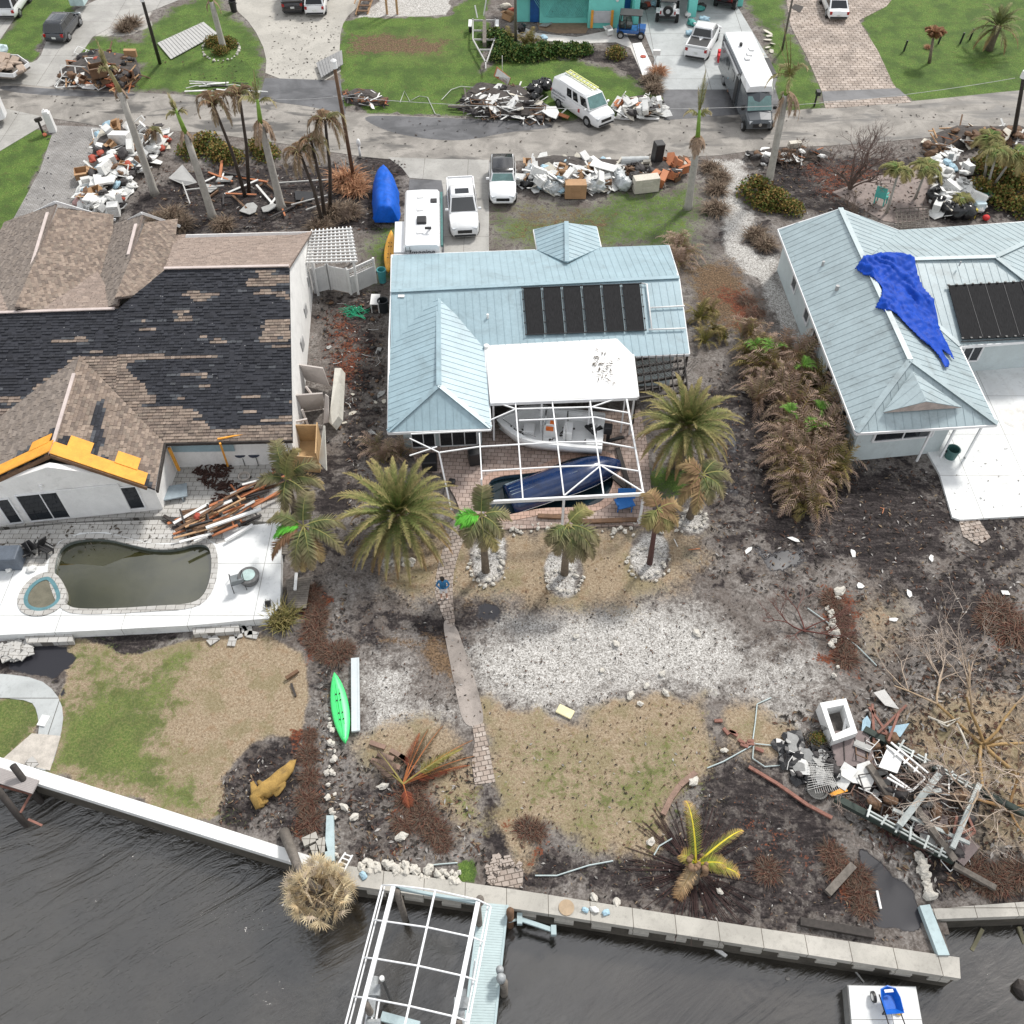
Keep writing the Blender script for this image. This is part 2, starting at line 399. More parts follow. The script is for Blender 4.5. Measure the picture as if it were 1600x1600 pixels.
Z('wet',[(20,1000),(105,1010),(98,1085),(62,1060),(10,1045)],1.0,.3)
Z('mud',[(520,1195),(600,1190),(660,1220),(720,1310),(700,1345),(540,1345),(525,1280)],.60,.8)
Z('mud',[(748,1225),(775,1225),(800,1330),(790,1385),(760,1380),(752,1300)],.9,.3)
Z('mud',[(1100,1150),(1200,1195),(1290,1260),(1340,1330),(1360,1440),(1450,1485),(1000,1425),(812,1392),(805,1330),(860,1295),(940,1330),(1035,1312),(1050,1262)],.74,.5)
Z('mud',[(205,300),(300,260),(600,250),(640,290),(600,360),(480,362),(300,372),(200,340)],.82,.6)
Z('mud',[(1190,245),(1420,240),(1600,255),(1620,345),(1410,345),(1215,330),(1170,290)],.78,.7)
Z('red',[(1220,240),(1400,250),(1400,320),(1260,320)],.5,1.0)
Z('mud',[(905,70),(1000,90),(1035,150),(1000,140),(960,100),(905,95)],.8,.4)
Z('mud',[(555,245),(630,247),(633,275),(560,275)],.85,.2)
Z('mud',[(1395,75),(1600,42),(1600,80),(1410,104)],.9,.25)
Z('shell',[(1420,95),(1520,78),(1560,60),(1600,55),(1600,75),(1520,90),(1430,102)],.6,.3)
Z('mud',[(1095,250),(1110,250),(1135,340),(1180,420),(1170,430),(1120,380)],.8,.4)
Z('mud',[(1160,350),(1200,345),(1215,400),(1190,410),(1160,380)],.9,.4)
Z('mud',[(560,890),(700,920),(780,960),(860,955),(850,1000),(760,1010),(690,1020),(600,990),(540,960)],.48,1.2)
for cx,cy,r in ((574,985,14),(598,1010,16),(760,950,26),(850,940,20),(720,1000,18),(620,965,12),(655,980,16)):
    Z('mud',[(cx+1.3*r*math.cos(a),cy+r*.8*math.sin(a)) for a in np.linspace(0,6.28,10)[:-1]],.95,.5)
Z('mud',[(520,870),(560,790),(530,700),(480,720),(490,860)],.95,.6)
Z('mud',[(1250,920),(1330,915),(1330,1080),(1290,1040)],.55,1.0)
Z('red',[(1290,920),(1345,930),(1335,1040),(1290,1030)],.9,.9)
Z('red',[(1540,930),(1610,950),(1620,1010),(1560,1010)],.95,.9)
Z('red',[(465,930),(510,940),(505,1020),(482,1030)],.9,.5)
Z('red',[(465,1150),(498,1150),(500,1320),(470,1310)],.8,.5)
Z('red',[(600,1200),(680,1200),(720,1330),(600,1340)],.62,1.0)
Z('red',[(800,1290),(870,1290),(900,1330),(830,1340)],.7,.7)
Z('red',[(1130,1180),(1260,1260),(1350,1350),(1320,1440),(1180,1400),(1100,1300)],.42,1.4)
Z('red',[(1280,1330),(1330,1310),(1350,1390),(1360,1450),(1310,1400)],.7,.6)
Z('red',[(1500,1330),(1600,1350),(1600,1410),(1480,1400)],.6,.8)
Z('mud',[(1420,1320),(1600,1330),(1600,1415),(1460,1412)],.9,.6)
Z('mud',[(1230,1170),(1340,1130),(1420,1160),(1530,1240),(1500,1360),(1400,1340),(1300,1250)],.8,.8)
Z('wet',[(1345,1330),(1365,1335),(1420,1390),(1440,1430),(1436,1460),(1385,1455),(1358,1435)],1.05,.25)
Z('mud',[(1345,1330),(1365,1335),(1420,1390),(1440,1430),(1436,1460),(1385,1455),(1358,1435)],1.05,.25)
Z('wet',[(1165,850),(1275,850),(1275,880),(1220,900),(1170,880)],.7,.6)
Z('wet',[(745,940),(785,945),(775,970),(750,965)],.8,.3)
Z('wet',[(1130,640),(1170,700),(1170,800),(1130,780)],.6,.8)
for _ in range(34):
    _x,_y,_w=rnd.uniform(1120,1590),rnd.uniform(800,1000),rnd.uniform(8,30);Z('mud',[(_x+_w*math.cos(a) *1.5,_y-_w*.4*math.cos(a) +_w*.5*math.sin(a)) for a in np.linspace(0,6,9)],rnd.uniform(.5,1),.45,1,'sub')
for _ in range(20):
    _x,_y,_w=rnd.uniform(530,1100),rnd.uniform(900,1010),rnd.uniform(5,18);Z('mud',[(_x+_w*math.cos(a) *1.7,_y+_w*.5*math.sin(a)) for a in np.linspace(0,6,9)],rnd.uniform(.5,.9),.45)
# wheel ruts in the mud of the right yard
for pts in ([(1560,930),(1500,970),(1450,1010)],[(1600,890),(1530,930),(1480,980)],[(1440,1040),(1490,1000),(1560,960)],[(600,960),(680,975),(740,990)],[(590,972),(680,990),(735,1004)],[(780,990),(840,1010),(900,1012)],[(1150,700),(1190,800),(1240,860)],[(1125,720),(1150,820),(1170,900)],[(1340,850),(1430,890),(1500,960)],[(1380,820),(1470,860),(1560,890)],[(1400,1060),(1440,1000),(1530,900),(1600,850)]):
    for (a,b) in zip(pts[:-1],pts[1:]):
        Z('mud',[(a[0],a[1] -6),(b[0],b[1] -6),(b[0],b[1] +6),(a[0],a[1] +6)],1.0,.35)
hgt=vnoise(2.6,5) *.10+vnoise(.8,6) *.05
flatm=np.clip(CH['green'] +CH['tan'],0,1)
hgt=hgt*(1-flatm*.8) *np.clip(CH['mud'] +.3,0,1)
HG=np.minimum(hgt,0) *.9-.015                     # the sheet never rises above the paved levels
far=(np.abs(X) > 60) | (Y > 110)
HG[far] =-.02
keep=sdw < .12
idx=-np.ones(X.shape,int);idx[keep] =np.arange(keep.sum())
vs=np.stack([X[keep],Y[keep],HG[keep]],1)
a_,b_,c_,d_=idx[:-1,:-1],idx[:-1,1:],idx[1:,1:],idx[1:,:-1]
ok=(a_ >= 0) & (b_ >= 0) & (c_ >= 0) & (d_ >= 0)
faces=np.stack([a_[ok],b_[ok],c_[ok],d_[ok]],1)
me=bpy.data.meshes.new('ground');me.vertices.add(len(vs));me.vertices.foreach_set('co',vs.astype(np.float32).ravel())
me.loops.add(faces.size);me.loops.foreach_set('vertex_index',faces.ravel().astype(np.int32))
me.polygons.add(len(faces));me.polygons.foreach_set('loop_start',(np.arange(len(faces)) *4).astype(np.int32));me.polygons.foreach_set('loop_total',np.full(len(faces),4,np.int32))
me.update(calc_edges=True);me.polygons.foreach_set('use_smooth',[True] *len(faces))
for nm,chs in (('ZA',('green','tan','shell','mud')),('ZB',('red','wet','pale','leaf'))):
    ca=me.color_attributes.new(nm,'FLOAT_COLOR','POINT')
    ca.data.foreach_set('color',np.stack([CH[c][keep] for c in chs],1).astype(np.float32).ravel())
gm,gb,q=newmat('yard_ground',.92,0,.25)
v=q.tc('Object')
A=q.attr('ZA');B=q.attr('ZB')
sa=q.n.new('ShaderNodeSeparateColor');q.L(A.outputs['Color'],sa.inputs[0]);sb=q.n.new('ShaderNodeSeparateColor');q.L(B.outputs['Color'],sb.inputs[0])
n_big=q.noise(v,.55,5,.62);n_mid=q.noise(v,2.2,6,.68,.4);n_fine=q.noise(v,9,5,.7);n_tiny=q.noise(v,26,3,.7)
def mask(w_,nz_,k=.9,lo=.35,hi=.65):
    return q.step(q.m('ADD',w_,q.m('MULTIPLY',q.m('SUBTRACT',nz_,.5),k)),lo,hi)
soil=q.ramp(q.m('ADD',q.m('MULTIPLY',n_mid,.6),q.m('MULTIPLY',n_fine,.4)),[(.34,(.04,.034,.032)),(.45,(.12,.105,.095)),(.56,(.25,.23,.215)),(.72,(.42,.39,.36))])
soil=q.mix(q.m('MULTIPLY',q.step(n_big,.42,.6),.45),soil,(.10,.078,.066))
# shell gravel: pale fragments with dark specks
cell=q.vor(v,17,'Color');cs=q.n.new('ShaderNodeSeparateColor');q.L(cell,cs.inputs[0])
cell2=q.vor(v,38,'Color');cs2=q.n.new('ShaderNodeSeparateColor');q.L(cell2,cs2.inputs[0])
shell=q.ramp(q.m('ADD',q.m('MULTIPLY',cs.outputs[0],.5),q.m('MULTIPLY',cs2.outputs[0],.5)),[(.10,(.09,.083,.075)),(.28,(.29,.275,.255)),(.55,(.45,.435,.41)),(.9,(.74,.725,.70))])
shell=q.mix(q.step(n_fine,.60,.72),shell,(.12,.11,.10))
tan=q.ramp(q.m('ADD',q.m('MULTIPLY',n_fine,.5),q.m('MULTIPLY',n_tiny,.5)),[(.34,(.13,.095,.06)),(.47,(.27,.205,.135)),(.57,(.38,.305,.215)),(.70,(.55,.48,.38))])
tan=q.mix(q.m('MULTIPLY',q.step(n_mid,.5,.68),.42),tan,(.22,.125,.06));tan=q.mix(q.m('MULTIPLY',q.step(n_big,.52,.40),.45),tan,(.17,.155,.07))
green=q.ramp(q.m('ADD',q.m('MULTIPLY',n_fine,.45),q.m('MULTIPLY',n_tiny,.55)),[(.34,(.022,.045,.010)),(.47,(.070,.130,.026)),(.57,(.14,.215,.045)),(.70,(.27,.31,.10))])
green=q.mix(q.m('MULTIPLY',q.step(n_mid,.50,.70),.6),green,(.14,.135,.045));green=q.mix(q.m('MULTIPLY',q.step(n_big,.40,.62),.55),green,(.035,.065,.018));green=q.mix(q.m('MULTIPLY',sa.outputs[1],q.m('ADD',.22,q.m('MULTIPLY',q.step(n_fine,.45,.6),.32))),green,(.185,.165,.075))
n_str=q.noise(q.map(v,(.7,2.6,1),(0,0,R(35))),1.1,6,.66,1.3)
mud=q.ramp(q.m('ADD',q.m('MULTIPLY',n_str,.6),q.m('MULTIPLY',n_fine,.4)),[(.36,(.010,.008,.009)),(.48,(.028,.023,.023)),(.57,(.06,.05,.048)),(.68,(.22,.195,.18))])
red=q.ramp(n_fine,[(.35,(.035,.014,.010)),(.5,(.11,.036,.020)),(.65,(.22,.075,.038)),(.8,(.28,.16,.09))])
leaf=q.ramp(n_fine,[(.35,(.05,.034,.022)),(.5,(.13,.085,.05)),(.66,(.23,.155,.095))])
c=soil
c=q.mix(mask(sb.outputs[2],n_fine,.3),c,(.46,.44,.41))
c=q.mix(mask(A.outputs['Alpha'],q.m('ADD',q.m('MULTIPLY',n_mid,.6),q.m('MULTIPLY',n_big,.4)),3.4,.36,.72),c,mud)
c=q.mix(q.m('MULTIPLY',mask(sa.outputs[2],q.m('ADD',q.m('MULTIPLY',n_mid,.6),q.m('MULTIPLY',n_fine,.4)),1.9,.30,1.0),.95),c,shell)
c=q.mix(q.m('MULTIPLY',mask(sa.outputs[1],q.m('ADD',q.m('MULTIPLY',n_mid,.5),q.m('MULTIPLY',n_fine,.5)),1.2,.2,.62),.96),c,tan)
c=q.mix(mask(sa.outputs[0],q.m('ADD',q.m('MULTIPLY',n_mid,.55),q.m('MULTIPLY',n_fine,.45)),2.2,.34,.70),c,green)
c=q.mix(mask(B.outputs['Alpha'],q.m('ADD',q.m('MULTIPLY',n_mid,.55),q.m('MULTIPLY',n_tiny,.45)),1.5,.44,.60),c,leaf)
c=q.mix(mask(sb.outputs[0],q.m('ADD',q.m('MULTIPLY',n_mid,.5),q.m('MULTIPLY',n_fine,.5)),2.0,.46,.58),c,red)
wetm=mask(sb.outputs[1],n_mid,.7,.45,.6)
c=q.mix(wetm,c,(.028,.028,.034))
q.L(c,gb.inputs['Base Color'])
rg=q.n.new('ShaderNodeMapRange');q.L(wetm,rg.inputs[0]);rg.inputs[3].default_value=.92;rg.inputs[4].default_value=.38;q.L(rg.outputs[0],gb.inputs['Roughness'])
hb=q.m('ADD',q.m('MULTIPLY',n_fine,.7),q.m('MULTIPLY',n_mid,.9));hb=q.m('MULTIPLY',hb,q.m('SUBTRACT',1.0,wetm))
q.L(q.bump(hb,.55,.10),gb.inputs['Normal'])
me.materials.append(gm);ground=bpy.data.objects.new('ground',me);COL.objects.link(ground);ground['kind'] ='structure'

# ---------------------------------------------------------------- water and canal bed
WZ=-1.15
wm,wb,q=newmat('canal_water',.10,0,.6)
v=q.tc('Object');vm=q.map(v,(1,1,1),(0,0,R(-32)))
vm2=q.map(vm,(.30,1.15,1))
r1=q.noise(vm2,.62,6,.56,1.8);r2=q.noise(q.map(vm,(.9,3.0,1)),2.6,4,.6,.8)
# calm lee behind the walls, ruffled out in the canal: the wind reaches only the open left half
sp=q.n.new('ShaderNodeSeparateXYZ');q.L(v,sp.inputs[0])
calm=q.step(q.m('ADD',sp.outputs[0],q.m('MULTIPLY',q.noise(v,.25,2),5)),-7.5,-3.0)
amp=q.m('SUBTRACT',1.0,q.m('MULTIPLY',calm,.88))
# ring ripples spreading from two spots
def rings(cx,cy,rad):
    d=q.n.new('ShaderNodeVectorMath');d.operation='DISTANCE';q.L(v,d.inputs[0]);d.inputs[1].default_value=(cx,cy,WZ)
    dd=d.outputs['Value'];s1=q.m('SINE',q.m('MULTIPLY',dd,17.0))
    return q.m('MULTIPLY',s1,q.m('SUBTRACT',1.0,q.step(dd,.2,rad)))
p1=P(1192,1522,WZ);p2=P(1232,1528,WZ)
rg_=q.m('ADD',rings(p1.x,p1.y,2.8),q.m('MULTIPLY',rings(p2.x,p2.y,3.0),.6))
h=q.m('ADD',q.m('MULTIPLY',q.m('ADD',r1,q.m('MULTIPLY',r2,.16)),amp),q.m('MULTIPLY',rg_,.005))
q.L(q.bump(h,.62,.5),wb.inputs['Normal'])
murk=q.noise(v,.35,4,.6)
q.L(q.ramp(murk,[(.35,(.017,.015,.012)),(.65,(.034,.030,.024))]),wb.inputs['Base Color']);wb.inputs['IOR'].default_value=2.0
mb=MB();mb.add([(-900,-60,WZ),(900,-60,WZ),(900,60,WZ),(-900,60,WZ)],[(0,1,2,3)]);struct('water',mb,wm)
mb=MB();mb.add([(-900,-60,-3),(900,-60,-3),(900,60,-3),(-900,60,-3)],[(0,1,2,3)]);struct('canal_bed',mb,M('bed_silt',(.08,.07,.05),.9))

# ---------------------------------------------------------------- paved surfaces
def pave_mat(name,base,rough=.85,var=.25,wetdark=0,joints=None,bump=.2,tint=(.6,.55,.5),speck=0,rot=0,spec=.35):
    m,b,q=newmat(name,rough,0,spec);v=q.tc();v=q.map(v,(1,1,1),(0,0,rot))
    n1=q.noise(v,.5,5,.6,.6);n2=q.noise(v,4,5,.7);n3=q.noise(v,30,2,.6)
    c=q.mix(q.step(n1,.35,.65),tuple(x*(1-var) for x in base),tuple(x*(1+var*.5) for x in base))
    c=q.mix(q.m('MULTIPLY',q.step(n2,.5,.72),.4),c,tuple(x*.55 for x in base))
    if joints:
        bt=q.n.new('ShaderNodeTexBrick');q.L(v,bt.inputs['Vector']);bt.inputs['Scale'].default_value=1
        bt.inputs['Brick Width'].default_value=joints[0];bt.inputs['Row Height'].default_value=joints[1];bt.inputs['Mortar Size'].default_value=joints[2]
        bt.offset=joints[3] if len(joints) > 3 else .5
        bt.inputs['Color1'].default_value=(1,1,1,1);bt.inputs['Color2'].default_value=(*tint,1);bt.inputs['Mortar'].default_value=(.3,.28,.26,1)
        c=q.mix(1.0,c,bt.outputs[0],'MULTIPLY')
    if base[0] > .7:c=q.mix(q.m('MULTIPLY',q.step(q.noise(v,.35,7,.72,1.2),.50,.72),.28),c,(.42,.38,.33))
    if speck:c=q.mix(q.m('MULTIPLY',q.step(n3,.60,.68),speck),c,(.03,.025,.02))
    if wetdark:
        wv=q.map(v,(.28,1.0,1));wn=q.step(q.noise(wv,.55,4,.6,.5),.52,.62)
        c=q.mix(q.m('MULTIPLY',wn,wetdark),c,tuple(x*.22 for x in base))
        rgn=q.n.new('ShaderNodeMapRange');q.L(wn,rgn.inputs[0]);rgn.inputs[3].default_value=rough;rgn.inputs[4].default_value=.35;q.L(rgn.outputs[0],b.inputs['Roughness'])
    q.L(c,b.inputs['Base Color'])
    if bump:q.L(q.bump(n2,bump,.03),b.inputs['Normal'])
    return m
m_asph=pave_mat('old_asphalt',(.30,.28,.255),.85,.28,.80,None,.25,speck=.6)
m_wet=pave_mat('wet_asphalt',(.115,.115,.12),.35,.35,.4,None,.2,spec=.5)
m_conc=pave_mat('concrete_slab',(.40,.39,.37),.8,.15,0,(3.2,3.2,.012,0),.15,(.93,.93,.92),speck=.35)
m_conc_blue=pave_mat('washed_concrete',(.44,.46,.46),.75,.12,0,(4.0,4.0,.02,0),.1,(.95,.95,.95),speck=.15)
m_paver=pave_mat('grey_driveway_paver',(.34,.33,.32),.85,.18,0,(.30,.15,.012),.2,(.80,.79,.78),speck=.4)
m_paver_tan=pave_mat('cobbled_tan_paver',(.48,.41,.36),.85,.25,0,(.55,.38,.03),.3,(.70,.68,.66),speck=.5)
m_paver_pink=pave_mat('pink_patio_paver',(.47,.375,.33),.85,.14,0,(.36,.27,.016),.2,(.78,.74,.72),speck=.2,rot=R(3.5))
m_coping=pave_mat('salmon_pool_coping',(.52,.36,.29),.75,.08,0,(.30,.30,.012),.1,(.9,.88,.86))
m_path=pave_mat('path_paver',(.46,.40,.355),.85,.2,0,(.30,.22,.02),.25,(.74,.69,.66),speck=.4,rot=R(-12))
m_mudfilm=pave_mat('muddy_path',(.30,.265,.24),.85,.45,0,None,.3,speck=.5)
m_shelldrive=pave_mat('shell_driveway',(.43,.41,.37),.9,.12,0,None,.4,speck=.5)
m_whitedeck=pave_mat('white_pool_deck',(.74,.755,.755),.7,.10,0,(3.0,3.0,.012,0),.05,(.97,.97,.97),speck=.06)
m_graypave=pave_mat('travertine_paver',(.50,.49,.47),.8,.12,0,(.45,.30,.014),.15,(.86,.85,.83),speck=.25)
m_capc=pave_mat('seawall_concrete',(.46,.44,.40),.85,.14,0,(1.6,50,.015,0),.15,(.92,.92,.91),speck=.2)
m_capw=pave_mat('white_seawall_cap',(.80,.81,.80),.75,.08,0,None,.08,speck=.1)
m_capb=pave_mat('pale_blue_cap',(.42,.52,.54),.7,.1,0,None,.08)
def flat(name,poly,mat,z=.006,sm=0,th=.10):
    pts=W(poly)
    if sm:pts=smoothpoly(pts,sm)
    mb=MB();mb.prism(pts,z-th,z);return struct(name,mb,mat)
flat('road',[(-900,90),(0,128),(100,138),(210,145),(400,152),(540,176),(700,184),(860,190),(1000,186),(1140,176),(1225,173),(1330,166),(1440,157),(1600,140),(2500,60),
     (2500,110),(1600,198),(1450,215),(1330,226),(1200,232),(1100,246),(850,252),(620,250),(550,243),(430,222),(300,205),(200,203),(80,185),(0,170),(-900,130)],m_asph,.004,1)
flat('driveway',[(86,196),(190,200),(150,240),(128,320),(90,370),(0,380),(62,268)],m_paver,.012,0)
flat('driveway',[(0,168),(84,186),(40,212),(0,236),(-200,260),(-200,150)],m_conc,.010)
flat('driveway',[(120,12),(230,-30),(330,-60),(420,-60),(262,8),(150,50),(128,82),(110,96),(95,138),(20,130),(-60,128),(-60,92),(44,100),(62,92),(70,70),(82,48),(115,24)],m_conc,.010,1)
flat('driveway',[(0,62),(38,6),(60,-30),(-200,-60),(-200,120)],m_conc,.011)
flat('driveway',[(352,-30),(600,-30),(560,10),(538,30),(530,60),(533,130),(414,124),(417,85),(395,40),(365,12)],m_shelldrive,.010,1)
flat('driveway_apron',[(414,122),(532,126),(540,178),(480,166),(405,156)],m_wet,.013)
flat('driveway',[(606,246),(764,250),(764,404),(694,404),(693,300),(690,282),(640,278),(628,262)],m_conc,.010)
flat('driveway',[(640,280),(694,282),(694,404),(630,404)],m_wet,.009)
flat('driveway',[(985,-40),(1150,-40),(1152,10),(1200,90),(1212,142),(1036,142),(1022,90),(1002,40)],m_conc_blue,.010)
flat('driveway_apron',[(1036,140),(1212,140),(1222,176),(1140,180),(1038,188)],m_wet,.013)
flat('driveway',[(1222,-40),(1440,-60),(1385,10),(1342,32),(1372,80),(1395,130),(1402,140),(1284,143),(1262,92),(1235,40)],m_paver_tan,.012)
flat('driveway_apron',[(1284,143),(1402,138),(1418,151),(1287,160)],m_wet,.013)
flat('driveway_apron',[(1287,159),(1416,150),(1424,160),(1290,170)],m_paver_tan,.014)
flat('sidewalk',[(812,40),(840,52),(900,58),(950,48),(975,40),(982,60),(1005,98),(1024,112),(1004,118),(985,75),(962,66),(900,68),(835,62),(805,52)],M('pale_walk',(.60,.58,.55),.8,.1),.014)
flat('bed_floor',[(838,30),(925,34),(915,52),(870,52),(842,46)],M('brown_soil_bed',(.26,.18,.12),.9),.011)
flat('patio',[(118,700),(400,690),(440,760),(440,822),(250,812),(0,830),(-60,830),(0,760)],m_graypave,.30,0,.4)
flat('garden_path',[(-60,1052),(0,1052),(60,1060),(88,1082),(100,1112),(95,1150),(78,1206),(48,1198),(62,1145),(58,1110),(48,1095),(0,1090),(-60,1088)],m_conc_blue,.012,1)
flat('garden_path',[(50,1146),(95,1150),(78,1204),(4,1186)],M('worn_path',(.50,.46,.41),.8),.016)
flat('garden_path',[(722,806),(704,830),(688,868),(680,905),(680,935),(692,962),(702,982),(712,975),(708,950),(707,905),(715,868),(730,830),(742,810)][::1],m_path,.012,1)
flat('garden_path',[(690,965),(712,975),(724,1010),(742,1060),(757,1120),(752,1135),(724,1135),(712,1080),(700,1020)],m_mudfilm,.008,2)
flat('garden_path',[(738,1135),(756,1130),(766,1180),(774,1222),(742,1226),(737,1190),(742,1160)],m_path,.016)
flat('garden_path',[(768,1350),(800,1348),(818,1358),(816,1388),(762,1382)],m_path,.014)
flat('patio',[(1300,300),(1440,250),(1480,260),(1450,340),(1410,350),(1380,345)],M('pinkish_patio',(.27,.22,.20),.85),.008)
flat('paver_ramp',[(1498,814),(1530,812),(1548,840),(1528,852),(1505,838)],m_path,.010)

flat('road_wet_film',[(560,180),(640,182),(740,186),(850,190),(870,200),(800,205),(720,222),(640,214),(590,200)],m_wet,.0065,2)
flat('road_wet_film',[(0,132),(90,140),(220,146),(200,152),(80,150),(0,142)],m_wet,.0065,2)
# centre patio with the kidney pool hole is built in the pool section
def ring(mb,outer,inner,z0,z1):
    """annulus top between two equal-length loops plus their vertical sides"""
    n=len(outer);vs=[(p.x,p.y,z1) for p in outer] +[(p.x,p.y,z1) for p in inner] +[(p.x,p.y,z0) for p in outer] +[(p.x,p.y,z0) for p in inner]
    fs=[]
    for i in range(n):
        j=(i+1) % n
        fs += [(i,j,n+j,n+i),(2*n+i,2*n+j,j,i),(n+i,n+j,3*n+j,3*n+i)]
    mb.add(vs,fs)
def ngon_hole(name,outer_pts,hole_pts,z,mat,th=.1):
    """flat deck polygon with a hole (triangulated fill)"""
    bm=bmesh.new()
    def loop(pts):
        v_=[bm.verts.new((p.x,p.y,z)) for p in pts];return [bm.edges.new((v_[i],v_[(i+1) % len(v_)])) for i in range(len(v_))]
    es=loop(outer_pts)
    for h_ in (hole_pts if isinstance(hole_pts[0],list) else [hole_pts]):es += loop(h_)
    bmesh.ops.triangle_fill(bm,edges=es,use_beauty=True)
    bmesh.ops.recalc_face_normals(bm,faces=bm.faces)
    if bm.faces and sum(f.normal.z for f in bm.faces) < 0:bmesh.ops.reverse_faces(bm,faces=bm.faces)
    ext=bmesh.ops.extrude_face_region(bm,geom=list(bm.faces));vv=[g for g in ext['geom'] if isinstance(g,bmesh.types.BMVert)]
    bmesh.ops.translate(bm,verts=vv,vec=(0,0,-th));bmesh.ops.recalc_face_normals(bm,faces=bm.faces)
    me=bpy.data.meshes.new(name);bm.to_mesh(me);bm.free();me.materials.append(mat)
    o=bpy.data.objects.new(name,me);COL.objects.link(o);o['kind'] ='structure';return o
def scaleloop(pts,k):
    """offset a loop outward by k metres"""
    n=len(pts);out_=[]
    ar=sum(pts[i].x*pts[(i+1) % n].y-pts[(i+1) % n].x*pts[i].y for i in range(n))
    s=-1 if ar > 0 else 1
    for i in range(n):
        t=(pts[(i+1) % n] -pts[i-1]);t.z=0;t.normalize();nn=Vector((-t.y,t.x,0)) *s
        out_.append(pts[i] +nn*k)
    return out_
def cut_ground(loop_pts):
    """remove the ground sheet's faces under a pool"""
    me=ground.data;n=len(me.vertices);co=np.empty(n*3,np.float32);me.vertices.foreach_get('co',co);co=co.reshape(-1,3)
    sd=inpoly(co[:,0],co[:,1],[(p.x,p.y) for p in loop_pts])
    z=co[:,2].copy();z[sd > -.1] =-2.6;co[:,2] =z;me.vertices.foreach_set('co',co.ravel());me.update()
pm,pb,q=newmat('green_pool_water',.02,0,.6);v=q.tc()
q.L(q.ramp(q.noise(v,.4,3),[(.35,(.022,.024,.008)),(.65,(.045,.045,.018))]),pb.inputs['Base Color']);q.L(q.bump(q.noise(v,1.5,2),.06,.03),pb.inputs['Normal']);pb.inputs['IOR'].default_value=1.9
pm2,pb2,q=newmat('dark_pool_water',.03,0,.5);v=q.tc()
q.L(q.ramp(q.noise(v,.6,3),[(.35,(.006,.016,.022)),(.65,(.014,.030,.040))]),pb2.inputs['Base Color']);q.L(q.bump(q.noise(v,2.5,2),.06,.03),pb2.inputs['Normal'])
# ---- left pool (deck is raised 0.5 m)
DZ=.5
pool_l=smoothpoly([P(x,y,DZ) for x,y in [(88,868),(100,850),(125,842),(165,841),(200,850),(240,859),(275,858),(305,849),(325,852),(331,870),(330,900),(320,930),(300,944),(240,947),(180,951),(130,952),(105,948),(92,925),(84,895)]],2)
spa_l=smoothpoly([P(x,y,DZ) for x,y in [(82,901),(64,903),(46,916),(36,935),(40,950),(56,956),(74,954),(91,944),(97,930)]],2)
deck_out=[P(x,y,DZ) for x,y in [(-300,800),(0,830),(100,818),(250,812),(262,836),(330,828),(440,815),(438,945),(420,966),(300,977),(130,986),(0,992),(-300,1010)]]
cop_p=scaleloop(pool_l,.30);cop_s=scaleloop(spa_l,.28)
# the two copings touch: one hole loop around both
def union_hole(a,b):
    pts=[(p,0) for p in a] ;A_=[p for p in a if inpoly(np.array([p.x]),np.array([p.y]),[(q_.x,q_.y) for q_ in b])[0] < 0]
    return A_
deck=ngon_hole('pool_deck',deck_out,[scaleloop(pool_l,.16)],DZ,m_whitedeck,.55)
mb=MB();ring(mb,cop_p,pool_l,DZ-.5,DZ+.03);struct('pool_coping',mb,m_graypave)
mb=MB();ring(mb,cop_s,spa_l,DZ-.5,DZ+.05);struct('spa_coping',mb,m_graypave)
cut_ground(pool_l)
mb=MB();mb.add([(p.x,p.y,DZ-.22) for p in pool_l],[tuple(range(len(pool_l)))]);
o=struct('pool_water',mb,pm)
tl=M('pool_tile',(.12,.14,.13),.4)
mb=MB();ring(mb,scaleloop(pool_l,.10),scaleloop(pool_l,-.004),-1.2,DZ-.05);struct('pool_wall',mb,tl)
mb=MB();ring(mb,scaleloop(spa_l,-.0),scaleloop(spa_l,-.18),DZ-.30,DZ+.045);struct('spa_wall',mb,M('spa_teal_plaster',(.10,.22,.25),.5))
mb=MB();mb.add([(p.x,p.y,DZ+.010) for p in scaleloop(spa_l,-.17)],[tuple(range(len(spa_l)))]);struct('spa_water',mb,M('spa_murk',(.16,.15,.11),.08))
# thin band of edge pavers beside the left deck (upper patio strip around pool)
mb=MB();mb.prism([P(x,y,DZ+.004) for x,y in [(-60,836),(0,829),(100,818),(250,812),(270,828),(345,826),(352,846),(338,850),(322,841),(305,839),(275,848),(240,849),(200,840),(165,831),(125,832),(92,846),(78,868),(70,884),(20,886),(-60,890)]],DZ-.05,DZ+.006);struct('patio',mb,m_graypave)
# ---- centre patio and pool
pool_c=smoothpoly([P(x,y) for x,y in [(760,775),(764,752),(785,745),(820,742),(850,738),(880,722),(920,712),(950,716),(960,740),(955,770),(935,790),(900,795),(850,795),(815,802),(785,808),(764,795)]],2)
patio_c=[P(x,y) for x,y in [(640,655),(770,655),(1000,640),(1012,700),(1020,805),(1018,822),(895,824),(742,830),(724,812),(712,780),(690,740),(655,735),(640,700)]]
cop_c=scaleloop(pool_c,.42)
ngon_hole('patio',patio_c,[scaleloop(pool_c,.2)],.08,m_paver_pink,.2)
mb=MB();ring(mb,cop_c,pool_c,-.5,.11);struct('pool_coping',mb,m_coping)
cut_ground(pool_c)
mb=MB();mb.add([(p.x,p.y,-.14) for p in pool_c],[tuple(range(len(pool_c)))]);struct('pool_water',mb,pm2)
mb=MB();ring(mb,scaleloop(pool_c,.1),scaleloop(pool_c,-.004),-1.2,.06);struct('pool_wall',mb,M('pool_tile_blue',(.05,.10,.14),.4))
